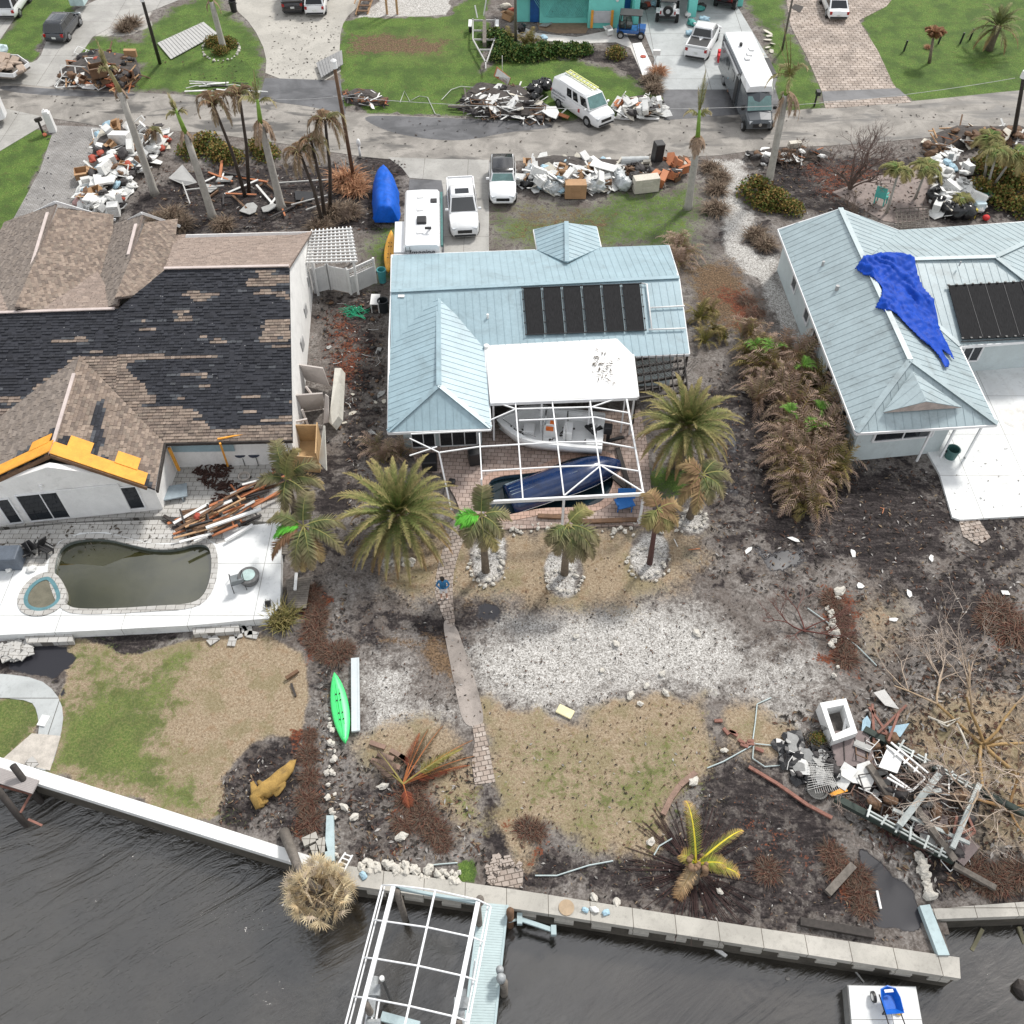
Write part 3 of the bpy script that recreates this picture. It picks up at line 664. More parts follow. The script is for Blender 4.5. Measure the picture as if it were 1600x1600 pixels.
# ---- right deck
mb=MB();mb.prism(W([(1480,560),(1700,540),(1700,800),(1600,806),(1500,812),(1488,808),(1468,740),(1440,690),(1500,640)],.12),-.1,.12);struct('pool_deck',mb,m_whitedeck)
mb=MB();mb.prism(W([(1560,640),(1600,632),(1640,640),(1640,680),(1600,676),(1570,662)],.13),.0,.126);struct('patio',mb,M('pale_sand_patch',(.70,.69,.66),.8))

# ---------------------------------------------------------------- sea walls (each is a thing)
def cap(name,poly,z,mat,label,depth=3.2,face=.35,wallmat=None,group=None):
    t=empty(name,P(*poly[0],0),0,label,'seawall',group)
    pts=[P(x,y,z) for x,y in poly]
    mb=MB();mb.prism(pts,z-face,z);mb.build('cap',mat,t,True)
    c=sum(pts,Vector()) /len(pts)
    inn=[p+(c-p).normalized() *.12 for p in pts]
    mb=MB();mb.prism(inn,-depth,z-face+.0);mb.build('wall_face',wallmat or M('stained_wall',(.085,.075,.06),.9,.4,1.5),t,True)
    return t
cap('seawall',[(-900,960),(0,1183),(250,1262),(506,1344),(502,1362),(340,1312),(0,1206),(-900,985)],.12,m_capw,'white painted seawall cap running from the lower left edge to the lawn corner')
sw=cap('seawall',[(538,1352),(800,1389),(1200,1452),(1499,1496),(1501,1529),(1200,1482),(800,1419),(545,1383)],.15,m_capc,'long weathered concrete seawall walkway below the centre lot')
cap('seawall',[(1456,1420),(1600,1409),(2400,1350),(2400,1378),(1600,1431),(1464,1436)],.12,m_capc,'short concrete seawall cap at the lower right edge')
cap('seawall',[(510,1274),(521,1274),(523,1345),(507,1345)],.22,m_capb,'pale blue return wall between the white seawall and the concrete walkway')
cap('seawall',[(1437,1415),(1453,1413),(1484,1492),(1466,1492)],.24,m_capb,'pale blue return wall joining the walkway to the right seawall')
# small footing blocks under the concrete walkway edge
for i in range(16):
    t_=(i+.5) /16;a=Vector((560,1386)).lerp(Vector((1495,1529)),t_)
    p=P(a.x,a.y,-.28);mb=MB();mb.box((p.x,p.y-.02,-.35),(.75,.25,.3),R(-8));mb.build('footing',m_capc,sw,True)
# ================================================================ HOUSES
class PL3:
    def __init__(s,a,b,c):s.o=a;s.n=(b-a).cross(c-a).normalized();s.n=s.n if s.n.z > 0 else -s.n
    def hit(s,px,py,lift=0):
        a=Vector((0,0,CAM_H));d=P(px,py,0) -a;t=(s.o-a).dot(s.n) /d.dot(s.n);return a+d*t+s.n*lift
    def z(s,x,y):return s.o.z-((x-s.o.x) *s.n.x+(y-s.o.y) *s.n.y) /s.n.z
def frame_of(pts):
    n=Vector((0,0,0))
    for i in range(len(pts)):n += pts[i].cross(pts[(i+1) % len(pts)])
    n.normalize();n=n if n.z > 0 else -n
    up=(Vector((0,0,1)) -n*n.z).normalized();e=up.cross(n).normalized();return n,up,e
def planar(pts):
    A=np.array([[p.x,p.y,1] for p in pts]);z=np.array([p.z for p in pts]);k,*_=np.linalg.lstsq(A,z,rcond=None);return [Vector((p.x,p.y,float(k[0] *p.x+k[1] *p.y+k[2]))) for p in pts]
def roofpoly(mb,pts,rib=.41,th=.12,ribw=.030,ribh=.022):
    pts=planar(pts)
    n,up,e=frame_of(pts);mb.slab(pts,n,th)
    if not rib:return
    o=pts[0];uv=[((p-o).dot(e),(p-o).dot(up)) for p in pts];lo=min(u for u,_ in uv);hi=max(u for u,_ in uv)
    u=lo+rib*.5
    while u < hi:
        xs=[]
        for i in range(len(uv)):
            (a,b),(c,d) =uv[i],uv[(i+1) % len(uv)]
            if (a > u) != (c > u):xs.append(b+(d-b) *(u-a) /(c-a))
        xs.sort()
        for i in range(0,len(xs) -1,2):
            if xs[i+1] -xs[i] > .15:
                a=o+e*u+up*(xs[i] +.03) +n*ribh*.4;b=o+e*u+up*(xs[i+1] -.03) +n*ribh*.4
                mb.bar(a,b,ribw,ribh,up=n)
        u += rib
def clip(poly,cl):
    """Sutherland-Hodgman, both lists of (u,v); cl counter-clockwise convex"""
    out_=poly
    for i in range(len(cl)):
        ax,ay=cl[i];bx,by=cl[(i+1) % len(cl)];inp=out_;out_=[]
        if not inp:return []
        f=lambda p:(bx-ax) *(p[1] -ay) -(by-ay) *(p[0] -ax)
        for j in range(len(inp)):
            p,q_=inp[j],inp[(j+1) % len(inp)];fp,fq=f(p),f(q_)
            if fp >= 0:out_.append(p)
            if (fp >= 0) != (fq >= 0):t=fp/(fp-fq);out_.append((p[0] +(q_[0] -p[0]) *t,p[1] +(q_[1] -p[1]) *t))
    return out_
SH_BROWN=[(.27,.21,.17),(.31,.245,.20),(.23,.18,.15),(.34,.27,.22),(.27,.22,.18),(.20,.16,.135)]
SH_PALE=[(.33,.26,.22),(.37,.295,.25),(.30,.24,.205),(.35,.28,.24)]
SH_GREY=[(.23,.195,.17),(.27,.23,.20),(.20,.17,.15),(.25,.21,.18)]
def shingles(mb,pts,keep=None,pal=SH_BROWN,w=.30,h=.17,th=.025):
    n,up,e=frame_of(pts);o=pts[0]
    uv=[((p-o).dot(e),(p-o).dot(up)) for p in pts]
    ar=sum(uv[i][0] *uv[(i+1) % len(uv)][1] -uv[(i+1) % len(uv)][0] *uv[i][1] for i in range(len(uv)))
    if ar < 0:uv=uv[::-1]
    u0,u1=min(a for a,_ in uv),max(a for a,_ in uv);v0,v1=min(b for _,b in uv),max(b for _,b in uv)
    r=0;v=v0
    while v < v1:
        u=u0-rnd.random() *w-(w*.5 if r % 2 else 0)
        while u < u1:
            ww=w*rnd.choice((.7,1,1,1.3))
            c=o+e*(u+ww/2) +up*(v+h/2)
            k=keep(c,r,u) if keep else 1
            if k:
                cell=clip([(u,v),(u+ww-.012,v),(u+ww-.012,v+h),(u,v+h)],uv)
                if len(cell) >= 3:
                    hh=th*(1 if rnd.random() < .6 else 1.9)
                    vs=[o+e*a+up*b+n*(.004+hh*(1-(b-v) /h)) for a,b in cell]
                    if k == 1:col=rnd.choice(pal);f=rnd.uniform(.85,1.12)
                    elif k == 2:col=(.085,.09,.10);f=rnd.uniform(.8,1.25)
                    else:col=(.035,.037,.045);f=rnd.uniform(.8,1.3)
                    col=tuple(x*f for x in col)
                    m_=len(vs);base=[o+e*a+up*b for a,b in cell]
                    mb.add(vs+base,[tuple(range(m_))] +[(i,(i+1) % m_,m_+(i+1) % m_,m_+i)[::-1] for i in range(m_) if cell[i][1] < v+.01 and cell[(i+1) % m_][1] < v+.01],col)
            u += ww
        v += h;r += 1
def capline(mb,a,b,w=.16,h=.05,lift=.04):mb.bar(a+Vector((0,0,lift)),b+Vector((0,0,lift)),w,h)
m_metal=M('pale_blue_metal_roof',(.30,.415,.465),.36,.14,.8,.18,metal=0,spec=.6)
m_metal2=M('silvery_blue_metal_roof',(.34,.42,.445),.42,.15,.8,.25,metal=0,spec=.7)
m_white=M('white_paint',(.78,.78,.77),.55,.08,2,.05)
m_whitewall=M('white_stucco',(.82,.81,.79),.8,.08,1.2,.12)
m_glass=M('dark_window_glass',(.02,.024,.03),.08,.3,1,spec=.8)
m_trim=M('white_aluminium',(.80,.81,.82),.4,.06,3,.08,spec=.6)
m_black=M('black_plastic',(.02,.02,.022),.5,.3,4)
m_shg=VC('asphalt_shingles',.9,.30,14)
m_orangeply=M('orange_plywood',(.80,.36,.045),.7,.18,2.5,.15)
m_brownwood=M('brown_wood',(.16,.09,.05),.8,.35,5,.3)
m_tanwood=M('raw_lumber',(.50,.31,.17),.8,.3,5,.15)
m_greywood=M('grey_weathered_wood',(.17,.15,.13),.9,.35,5,.3)
m_blackwood=M('soaked_dark_wood',(.045,.038,.034),.8,.4,5,0)
m_rust=M('rusty_steel',(.26,.12,.09),.8,.4,6,.2)

def window(par,a,b,z0,z1,frame=m_trim,glass=m_glass,name='window',mull=1,proud=.04,fw=.07,nrm=None):
    """window on a vertical wall between plan points a, b"""
    a,b=Vector((a[0],a[1],0)),Vector((b[0],b[1],0));d=(b-a).normalized();n=Vector((d.y,-d.x,0)) if nrm is None else Vector(nrm)
    mb=MB();f=n*proud;Z0,Z1=Vector((0,0,z0)),Vector((0,0,z1))
    mb.bar(a+f+Z0,b+f+Z0,fw,fw);mb.bar(a+f+Z1,b+f+Z1,fw,fw);mb.bar(a+f+Z0,a+f+Z1,fw,fw,up=n);mb.bar(b+f+Z0,b+f+Z1,fw,fw,up=n)
    for i in range(mull):
        t=(i+1) /(mull+1);c=a.lerp(b,t);mb.bar(c+f+Z0,c+f+Z1,fw*.7,fw*.7,up=n)
    fr=mb.build(name,frame,par,True)
    g=MB();g.box((a+b) /2+f*.4+Vector((0,0,(z0+z1) /2)),((b-a).length,.03,z1-z0),Matrix((d,n,Vector((0,0,1)))).transposed())
    off=Vector(par.location);o=g.build('pane',glass);o.parent=fr;o.location=-off;return fr
def V(px,py,z):return P(px,py,z)

# ---------------------------------------------------------------- centre blue house
bh=empty('house',P(840,520,0),R(0),'pale blue metal roofed house in the centre with a white flat lanai roof','house')
RL,RR=V(611,456,4.1),V(1061,434,4.1);FLc,FRc=V(612,398,2.8),V(1045,383,2.8);BR=V(1077,552,2.7)
BL=RL+(BR-RR) *1.0;BL.z=2.7
mb=MB()
roofpoly(mb,[FLc,FRc,RR,RL]);roofpoly(mb,[RL,RR,BR,BL])
rear_pl=PL3(RL,RR,BR)
W1=rear_pl.hit(685,468);W2=V(686,603,W1.z);wl=V(606,675,2.66);wr=V(767,669,2.66)
wlf=rear_pl.hit(608,527,-.05);wrf=rear_pl.hit(757,530,-.05)
roofpoly(mb,[W1,W2,wl,wlf]);roofpoly(mb,[W1,wrf,wr,W2]);roofpoly(mb,[W2,wr,wl],.40)
pk=V(885,347,3.65);pkr=V(886,410,3.6)
roofpoly(mb,[pk,pkr,V(840,391,2.85),V(834,358,2.8)]);roofpoly(mb,[pk,V(932,355,2.8),V(939,385,2.85),pkr])
for a,b in ((RL,RR),(W1,W2),(W2,wl),(W2,wr),(pk,pkr)):capline(mb,a,b,.26,.04,.06)
mb.build('roof',m_metal,bh,True)
mb=MB()     # fascia and gutters
for a,b in ((wl,wr),(wr,wrf),(wl,wlf),(FLc,V(836,390,2.8)),(BR,V(990,556,2.7)),(FRc,RR),(RR,BR),(V(834,358,2.8),V(840,391,2.8)),(V(932,355,2.8),V(939,385,2.8)),(FLc,RL),(RL,wlf)):
    mb=MB();mb.bar(a-Vector((0,0,.10)),b-Vector((0,0,.10)),.10,.16);mb.build('fascia',m_trim,bh,True)
def inset(pts,k):
    c=sum(pts,Vector()) /len(pts);return [p+(c-p).normalized() *k for p in pts]
mb=MB();fp=inset([Vector((p.x,p.y,0)) for p in (FLc,FRc,BR,BL)],.8);mb.prism(fp,0,2.62)
wf=[Vector((wl.x+.55,wl.y+1.3,0)),Vector((wr.x-.55,wr.y+1.3,0)),Vector((wrf.x-.5,wrf.y+.5,0)),Vector((wlf.x+.6,wlf.y+.5,0))];mb.prism(wf,0,2.60)
mb.prism(inset([Vector((p.x,p.y,0)) for p in (V(838,358,2.8),V(930,356,2.8),V(937,386,2.8),V(842,390,2.8))],.3),0,2.55)
for a,b in ((FLc,BL),(FRc,BR)):     # gable ends
    k=.45 if a is FLc else -.45;r_=RL if a is FLc else RR
    q1,q2,q3=a+Vector((k,-.4,-.15)),b+Vector((k,.4,-.15)),r_+Vector((k,0,-.2))
    mb.add([q1,q2,q3,q1+Vector((k*.3,0,0)),q2+Vector((k*.3,0,0)),q3+Vector((k*.3,0,0))],[(0,1,2),(3,5,4),(0,2,5,3),(2,1,4,5)])
mb.build('wall',M('pale_blue_stucco',(.48,.55,.56),.8,.1,1.2,.1),bh,True)
a,b=wf[0],wf[1]
window(bh,a.lerp(b,.10),a.lerp(b,.40),.1,2.15,name='sliding_door',mull=1);window(bh,a.lerp(b,.46),a.lerp(b,.94),.1,2.2,name='sliding_door',mull=2)
# lanai flat roof and its posts
lan=[(757,528),(955,520),(988,553),(996,619),(766,628)]
mb=MB();lp=[V(x,y,2.96 if y > 600 else 3.04) for x,y in lan];n_,_,_=frame_of(lp);mb.slab(lp,n_,.14);mb.build('flat_roof',M('white_roof_membrane',(.78,.78,.77),.6,.08,.5,.14),bh,True)
mb=MB();mb.bar(lp[3] -Vector((0,.02,.12)),lp[4] -Vector((0,.02,.12)),.12,.2);mb.bar(lp[2] -Vector((-.04,0,.12)),lp[3] -Vector((-.04,0,.12)),.12,.2)
for t_ in (.02,.35,.68,.98):p=lp[4].lerp(lp[3],t_);mb.bar(Vector((p.x,p.y,.05)),Vector((p.x,p.y,2.8)),.10)
mb.build('lanai_frame',m_trim,bh,True)
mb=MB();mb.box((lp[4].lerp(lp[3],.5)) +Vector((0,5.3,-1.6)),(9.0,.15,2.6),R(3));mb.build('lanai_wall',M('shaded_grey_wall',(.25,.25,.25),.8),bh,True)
# vents and debris on the roof
mb=MB();p=rear_pl.hit(762,496,.1);mb.cyl(p,.07,.3,8);p=V(760,541,3.1);mb.cyl(p,.14,.16,10);p=rear_pl.hit(627,463,.03);mb.box(p,(.35,.2,.04));mb.build('roof_vent',m_whitewall,bh,True)
# solar pool heater: six mats with white rails, each its own part of the array
arr=empty('solar_heater',rear_pl.hit(915,490,.05));HP=[(arr,bh)]
c00,c10,c11,c01=(816,452),(1001,445),(1009,518),(822,525)
def arrp(u,v):return ((c00[0] *(1-u) +c10[0] *u) *(1-v) +(c01[0] *(1-u) +c11[0] *u) *v,(c00[1] *(1-u) +c10[1] *u) *(1-v) +(c01[1] *(1-u) +c11[1] *u) *v)
m_mat,mbs,q=newmat('black_heater_mat',.8,0,.2);v=q.map(q.tc(),(14,1,1));q.L(q.ramp(q.noise(v,4,3),[(.35,(.007,.007,.008)),(.7,(.026,.026,.028))]),mbs.inputs['Base Color'])
for i in range(6):
    u0,u1=i/6+.008,(i+1) /6-.012
    pts=[rear_pl.hit(*arrp(u,v_),.12) for u,v_ in ((u0,0),(u1,0),(u1,1),(u0,1))]
    mb=MB();mb.slab(pts,rear_pl.n,.03);mb.build('mat',m_mat,arr,True)
mb=MB()
for i in range(7):
    u=i/6-.003;mb.bar(rear_pl.hit(*arrp(u,0),.14),rear_pl.hit(*arrp(u,1),.14),.035,.03)
for v_ in (0.0,1.0):mb.tube([rear_pl.hit(*arrp(u,v_),.13) for u in (0,.5,1)],.03)
for i in range(7):
    for v_ in (0,.25,.5,.75,1.0):mb.box(rear_pl.hit(*arrp(i/6-.003,v_),.16),(.09,.07,.05))
mb.build('header_pipe',m_black,arr,True)
mb=MB()
for pth in ([(1002,445),(1010,446),(1018,517)],[(1015,483),(1069,480)],[(1013,517),(1070,515)]):
    mb.tube([rear_pl.hit(x,y,.13) for x,y in pth],.045,6)
one('pipe_run',mb,m_white,'white pvc pipes running over the right end of the centre blue roof','pipe',smooth=True)
# black pergola beside the lanai
pg=empty('pergola',P(1030,590),0,'black slatted pergola at the right end of the white lanai roof','pergola')
mb=MB()
for i in range(6):a=(988+i*1.5,563+i*12);mb.bar(V(a[0],a[1],2.5),V(1062+i*3,a[1] -12,2.5),.10,.14)
mb.build('beam',m_blackwood,pg,True)
mb=MB()
for i in range(8):x=990+i*11;mb.bar(V(x,541,2.62),V(x+8,612,2.62),.05,.14)
mb.build('slat',m_blackwood,pg,True)
mb=MB()
for x,y in ((995,612),(1072,598),(1075,550)):mb=MB();p=V(x,y,2.5);mb.bar(Vector((p.x,p.y,0)),p,.12);mb.build('post',m_blackwood,pg,True)
mb=MB();c_=V(1035,575,2.72)
for i in range(14):
    for s_ in (1,-1):a=c_+Vector((-1.2+i*.18,-.7,0));mb.bar(a,a+Vector((s_*.9,1.3,0)),.018,.02)
mb.build('lattice',M('black_lattice',(.03,.028,.028),.7),pg,True)

# ---------------------------------------------------------------- left brown shingle house
lh=empty('house',P(280,560),0,'brown shingled house at the left with black felt bared where shingles tore off','house')
E1,E2=V(255,692,2.7),V(457,687,2.7);RRl=V(452,418,6.2);LRP=PL3(E1,E2,RRl)
H_=LRP.hit
E1=V(255,692,2.7)
wallL_end=V(488,362,2.7)
present=[  # areas of the torn slope that kept their shingles (photo survey), the rest follows the gusts
    ([(60,600),(105,565),(125,556),(255,550),(258,558),(200,566),(245,630),(310,642),(340,672),(460,655),(460,700),(200,720),(-60,760),(-60,640),(30,640)],.9),
    ([(-60,612),(60,600),(50,632),(20,650),(-60,650)],.25),([(258,445),(300,450),(345,466),(320,470),(300,468),(280,452)],.8),([(262,482),(300,480),(312,505),(275,503)],.9),
    ([(410,425),(455,420),(455,470),(400,460)],.35),([(420,500),(455,495),(455,540),(400,536)],.75),([(410,660),(456,655),(456,690),(410,690)],.8),
    ([(230,580),(330,572),(328,590),(240,592)],.5),([(270,600),(330,600),(325,622),(270,620)],.35),([(215,515),(260,515),(250,530),(215,530)],.4),([(80,520),(150,525),(150,545),(90,545)],.45),([(265,555),(430,548),(430,556),(265,560)],.25),([(380,430),(456,424),(456,448),(380,452)],.5)]
def lh_keep(c,r,u):
    px,py=proj(c);b=-.26
    for poly,wgt in present:
        sd=inpoly(np.array([px]),np.array([py]),poly)[0]
        if sd > -14:b=max(b,-.26+wgt*min(1,.5+sd/14))
    nz_=-.07+mnoise.noise(Vector((c.x*.34,r*.5,3.3))) *.72+mnoise.noise(Vector((c.x*1.3,r*.8,9.3))) *.28
    if b+nz_ > .12:return 1
    if b+nz_ > .05:return 2
    return 3 if rnd.random() < .75 else 0
def split_shingle(mb,pts,keep=None,pal=SH_BROWN):shingles(mb,pts,keep,pal)
felt=M('black_roof_felt',(.022,.023,.03),.75,.4,5,spec=.4)
m_felt,fb_,q=newmat('nail_dotted_felt',.7,0,.4);v=q.map(q.tc(),(1,1,0));q.L(q.mix(q.step(q.vor(v,3.4,'Distance'),.10,.07),q.ramp(q.noise(q.map(v,(.4,3,1)),2,4),[(.35,(.012,.013,.018)),(.65,(.034,.036,.046))]),(.28,.28,.28)),fb_.inputs['Base Color'])
mb=MB();slope=[H_(452,418),H_(257,422),H_(185,482),H_(0,490),H_(-260,500),H_(-260,712),E1,E2]
n_,_,_=frame_of(slope);mb.m=0;mb.slab(slope,n_,.12);mb.build('roof_deck',m_felt,lh,True)
mb=MB()
for poly in ([(452,418),(257,422),(255,555),(255,692),(457,687)],[(257,422),(185,482),(180,694),(255,692)],[(185,482),(0,490),(-260,500),(-260,712),(180,694)]):
    split_shingle(mb,[H_(x,y) for x,y in poly],lh_keep)
mb.build('rear_shingles',m_shg,lh,True)
# rear gable
G0=H_(125,557);G1=V(79,711,G0.z);GR=V(243,766,2.62);GL=V(-110,800,2.62);vr=H_(256,692);vl=H_(-70,708)
def gr_keep(c,r,u):
    px,py=proj(c);sd=max(inpoly(np.array([px]),np.array([py]),pl)[0] -o_ for pl,o_ in (([(80,690),(100,690),(150,700),(180,720),(220,735),(245,768),(80,716)],0),([(143,640),(160,625),(165,680),(160,720),(135,715)],0),([(90,682),(120,690),(120,712),(85,712)],0)))
    k=sd/10+mnoise.noise(Vector((r*.35,c.y*.9,1.3))) *1.1
    return 3 if k > .35 else (2 if k > .15 else 1)
def gl_keep(c,r,u):
    px,py=proj(c);sd=inpoly(np.array([px]),np.array([py]),[(90,665),(84,712),(0,745),(-60,765),(20,720)])[0]
    k=sd/10+mnoise.noise(Vector((r*.35,c.y*.8,5.3))) *.8;return 3 if k > .4 else (2 if k > .1 else 1)
Gu=Vector((0,0,.05))
mb=MB();pr=planar([p+Gu for p in (G0,vr,GR,G1)]);plft=planar([p+Gu for p in (G0,G1,GL,vl)])
mb.slab(pr,frame_of(pr)[0],.1);mb.slab(plft,frame_of(plft)[0],.1);mb.build('gable_deck',felt,lh,True)
mb=MB();shingles(mb,pr,gr_keep,SH_BROWN);shingles(mb,plft,gl_keep,SH_GREY);mb.build('gable_shingles',m_shg,lh,True)
# front roofs
mb=MB()
def sh(pts3,pal):pts3=planar(pts3);mb.slab(pts3,frame_of(pts3)[0],.1,(.2,.16,.14));shingles(mb,pts3,None,pal)
ZF=4.75
r1a,r1b=V(86,314,ZF),H_(28,489);r2a,r2b=V(221,331,ZF),H_(186,482)
sh([H_(452,418),wallL_end,V(276,367,2.9),H_(257,422)],SH_PALE)
sh([H_(186,482),H_(0,490),H_(-260,500),V(-260,420,3.6),V(150,420,3.6),],SH_PALE)
sh([r1a,V(180,342,2.7),V(176,420,3.2),V(140,484,4.8),r1b],SH_BROWN)
sh([r1a,r1b,V(-70,480,3.6),V(10,352,2.7)],SH_GREY)
sh([r2a,V(281,352,2.7),V(276,392,3.4),H_(240,436),r2b],SH_BROWN)
sh([r2a,r2b,V(142,478,4.7),V(160,410,3.4),V(176,356,2.7)],SH_GREY)
mb.build('front_shingles',m_shg,lh,True)
mb=MB()
for a,b in ((H_(452,417),H_(257,421)),(H_(180,484),H_(-200,497)),(V(75,334,ZF+.02),V(48,425,ZF+.2)),(V(213,352,ZF+.02),V(201,400,ZF+.2)),(G0+(G1-G0) *.20,G1)):capline(mb,a,b,.17,.06,.09)
mb.build('ridge_cap',M('pinkish_metal_cap',(.55,.47,.44),.5,.15,2),lh,True)
mb=MB()
for a,b in ((wallL_end,H_(290,367)),(r1a,V(10,352,2.7)),(V(10,352,2.7),V(-30,420,2.7)),(r1a,V(180,342,2.7)),(r2a,V(281,352,2.7)),(r2a,V(176,356,2.7))):
    mb=MB();mb.bar(a-Vector((0,0,.08)),b-Vector((0,0,.08)),.06,.16);mb.build('gutter',m_trim,lh,True)
mb=MB();mb.bar(E1-Vector((0,.03,.08)),E2-Vector((0,.03,.08)),.1,.18);mb.bar(vr+Vector((.05,0,-.1)),GR+Vector((.05,0,-.1)),.1,.2);mb.build('eave_board',m_blackwood,lh,True)
mb=MB()
gx0=Vector((wallL_end.x-.25,wallL_end.y,0));gx1=Vector((E2.x-.25,E2.y+.5,0));rz=Vector((RRl.x-.25,RRl.y,RRl.z-.12))
th_=Vector((-.25,0,0))
side=[gx0,gx1,Vector((gx1.x,gx1.y,2.62)),rz,Vector((gx0.x,gx0.y,2.62))]
mb.add([*side,*[p+th_ for p in side]],[(0,1,2,3,4),(9,8,7,6,5),(0,5,6,1),(1,6,7,2),(2,7,8,3),(3,8,9,4),(4,9,5,0)])
fpl=[Vector((gx1.x-.3,gx1.y,0)),Vector((E1.x,E1.y+.5,0)),Vector((GR.x-.45,GR.y+.7,0)),Vector((GL.x,GL.y+.7,0)),Vector((-30,48,0)),Vector((gx0.x-.3,gx0.y-.3,0))]
mb.prism(fpl,0,2.58)
ga,gb2=fpl[2],fpl[3];gp=Vector((G1.x,ga.y+.05,G1.z-.15))
mb.add([Vector((ga.x,ga.y,2.5)),Vector((gb2.x,gb2.y,2.5)),Vector((gp.x,(ga.y+gb2.y) /2,gp.z)),Vector((ga.x,ga.y+.3,2.5)),Vector((gb2.x,gb2.y+.3,2.5)),Vector((gp.x,(ga.y+gb2.y) /2+.3,gp.z))],[(0,2,1),(3,4,5),(0,3,5,2),(2,5,4,1)])
mb.build('wall',m_whitewall,lh,True)
# plywood patch boards along the gable rake
mb=MB()
def strip(a,b,wd,lift=.12):
    d=(b-a).normalized();back=Vector((0,1,0));pts=[a,b,b+back*wd,a+back*wd];pts=[p+Vector((0,0,lift)) for p in pts]
    mb.slab(pts,frame_of(pts)[0],.05)
rk=lambda t_:G1.lerp(GR,t_);lk=lambda t_:G1.lerp(GL,t_)
strip(rk(0),rk(.9),.75,.16);strip(lk(0),lk(1),.75,.28)
strip(rk(.12) +Vector((0,.7,0)),rk(.34) +Vector((0,.7,0)),.75,.14);strip(rk(.58) +Vector((0,.7,0)),rk(.80) +Vector((0,.7,0)),.75,.2);strip(lk(.04) +Vector((0,.7,0)),lk(.20) +Vector((0,.7,0)),.6,.30)
mb.build('plywood_patch',m_orangeply,lh,True)
mb=MB();mb.bar(G1-Vector((0,.05,.02)),rk(.92) -Vector((0,.05,.02)),.06,.22);mb.bar(G1-Vector((0,.05,.02)),GL-Vector((0,.05,.02)),.06,.22);mb.build('rake_board',m_brownwood,lh,True)
a,b=fpl[3],fpl[2]
def wt(px): # parameter on the rear gable wall for a photo column at mid height
    pa,pb_=proj((a.x,a.y,1.2)),proj((b.x,b.y,1.2));return (px-pa[0]) /(pb_[0] -pa[0])
window(lh,a.lerp(b,wt(5)),a.lerp(b,wt(26)),.45,2.3,name='sliding_door',mull=0);window(lh,a.lerp(b,wt(38)),a.lerp(b,wt(112)),.45,2.45,name='sliding_door',mull=1)
mb=MB();c_=a.lerp(b,wt(150));mb.box(c_+Vector((0,-.06,1.5)),(3.0,.08,2.1),R(8));mb.build('shutter_panel',m_white,lh,True)
window(lh,a.lerp(b,wt(192)),a.lerp(b,wt(222)),.6,2.3,name='window',mull=0)
mb=MB();c_=a.lerp(b,wt(85));mb.box(c_+Vector((0,-.1,3.0)),(.18,.12,.16));mb.cyl(c_+Vector((0,-.2,2.9)),.05,.1,8);mb.build('wall_lamp',m_white,lh,True)
mb=MB();a,b=fpl[1],fpl[0];mb.box(a.lerp(b,.28) +Vector((0,-.04,2.0)),(3.2,.05,1.0),R(1));mb.build('metal_siding_patch',m_metal,lh,True)
# gutters and rafters torn loose on the wall
for a,b,w_ in ((H_(345,688) -Vector((0,.2,0)),P(356,728,.5),.10),(V(264,700,2.3),V(280,735,.6),.12),(V(340,686,2.8),V(385,678,2.8),.08)):mb=MB();mb.bar(a,b,w_);mb.build('hanging_rafter',m_orangeply,lh,True)
for i in range(3):mb=MB();mb.box((gx0.x+(gx1.x-gx0.x) *(.2+.17*i) +.04,gx0.y+(gx1.y-gx0.y) *(.2+.17*i),1.7),(.06,.6,.7));mb.build('wall_vent',M('grey_vent',(.4,.4,.4),.6),lh,True)

# ---------------------------------------------------------------- right blue house
rh=empty('house',P(1450,480),0,'pale blue metal roofed house at the right draped with a blue tarp','house')
ZR=4.6
NP,NW,SW,RE,SE,NE=V(1313,326,ZR),V(1216,358,2.8),V(1338,676,2.8),V(1422,563,ZR),V(1558,663,2.8),V(1406,360,2.8)
J=V(1351,408,ZR);EH=V(1555,402,ZR);NEc,SEc=V(1688,340,2.8),V(1712,524,2.8);VS=V(1500,541,2.8)
mb=MB()
polys_r=[[NW,NP,RE,SW],[SW,RE,SE],[RE,J,VS,SE],[NP,NE,J],[NE,NEc,EH,J],[J,EH,SEc,VS],[EH,NEc,SEc]]
for pl in polys_r:roofpoly(mb,pl,.46)
for a,b in ((NP,RE),(RE,SW),(RE,SE),(J,EH),(J,VS),(EH,NEc),(EH,SEc)):capline(mb,a,b,.30,.04,.06)
mb.build('roof',m_metal2,rh,True)
D0,D1,DL,DR=V(1426,580,4.45),V(1448,627,4.15),V(1380,644,3.45),V(1503,636,3.45)
mb=MB();roofpoly(mb,[D0,D1,DL],.46,.08);roofpoly(mb,[D0,DR,D1],.46,.08);mb.build('dormer',m_metal2,rh,True)
mb=MB();mb.add([D1-Vector((0,.0,.05)),DL-Vector((0,0,.05)),DR-Vector((0,0,.05)),D1+Vector((0,.3,-.08)),DL+Vector((.3,.3,-.1)),DR+Vector((-.3,.3,-.1))],[(0,1,2),(3,5,4),(0,3,4,1),(0,2,5,3)]);mb.build('dormer_face',M('pinkish_board',(.5,.42,.38),.7),rh,True)
mb=MB()
for a,b in ((NW,SW),(SW,SE),(SE,VS),(NW,NP),(NP,NE),(VS,SEc),(NE,NEc)):mb=MB();mb.bar(a-Vector((0,0,.09)),b-Vector((0,0,.09)),.09,.16);mb.build('fascia',m_trim,rh,True)
m_bluewall=M('pale_aqua_stucco',(.56,.63,.64),.8,.08,1.0,.1)
mb=MB()
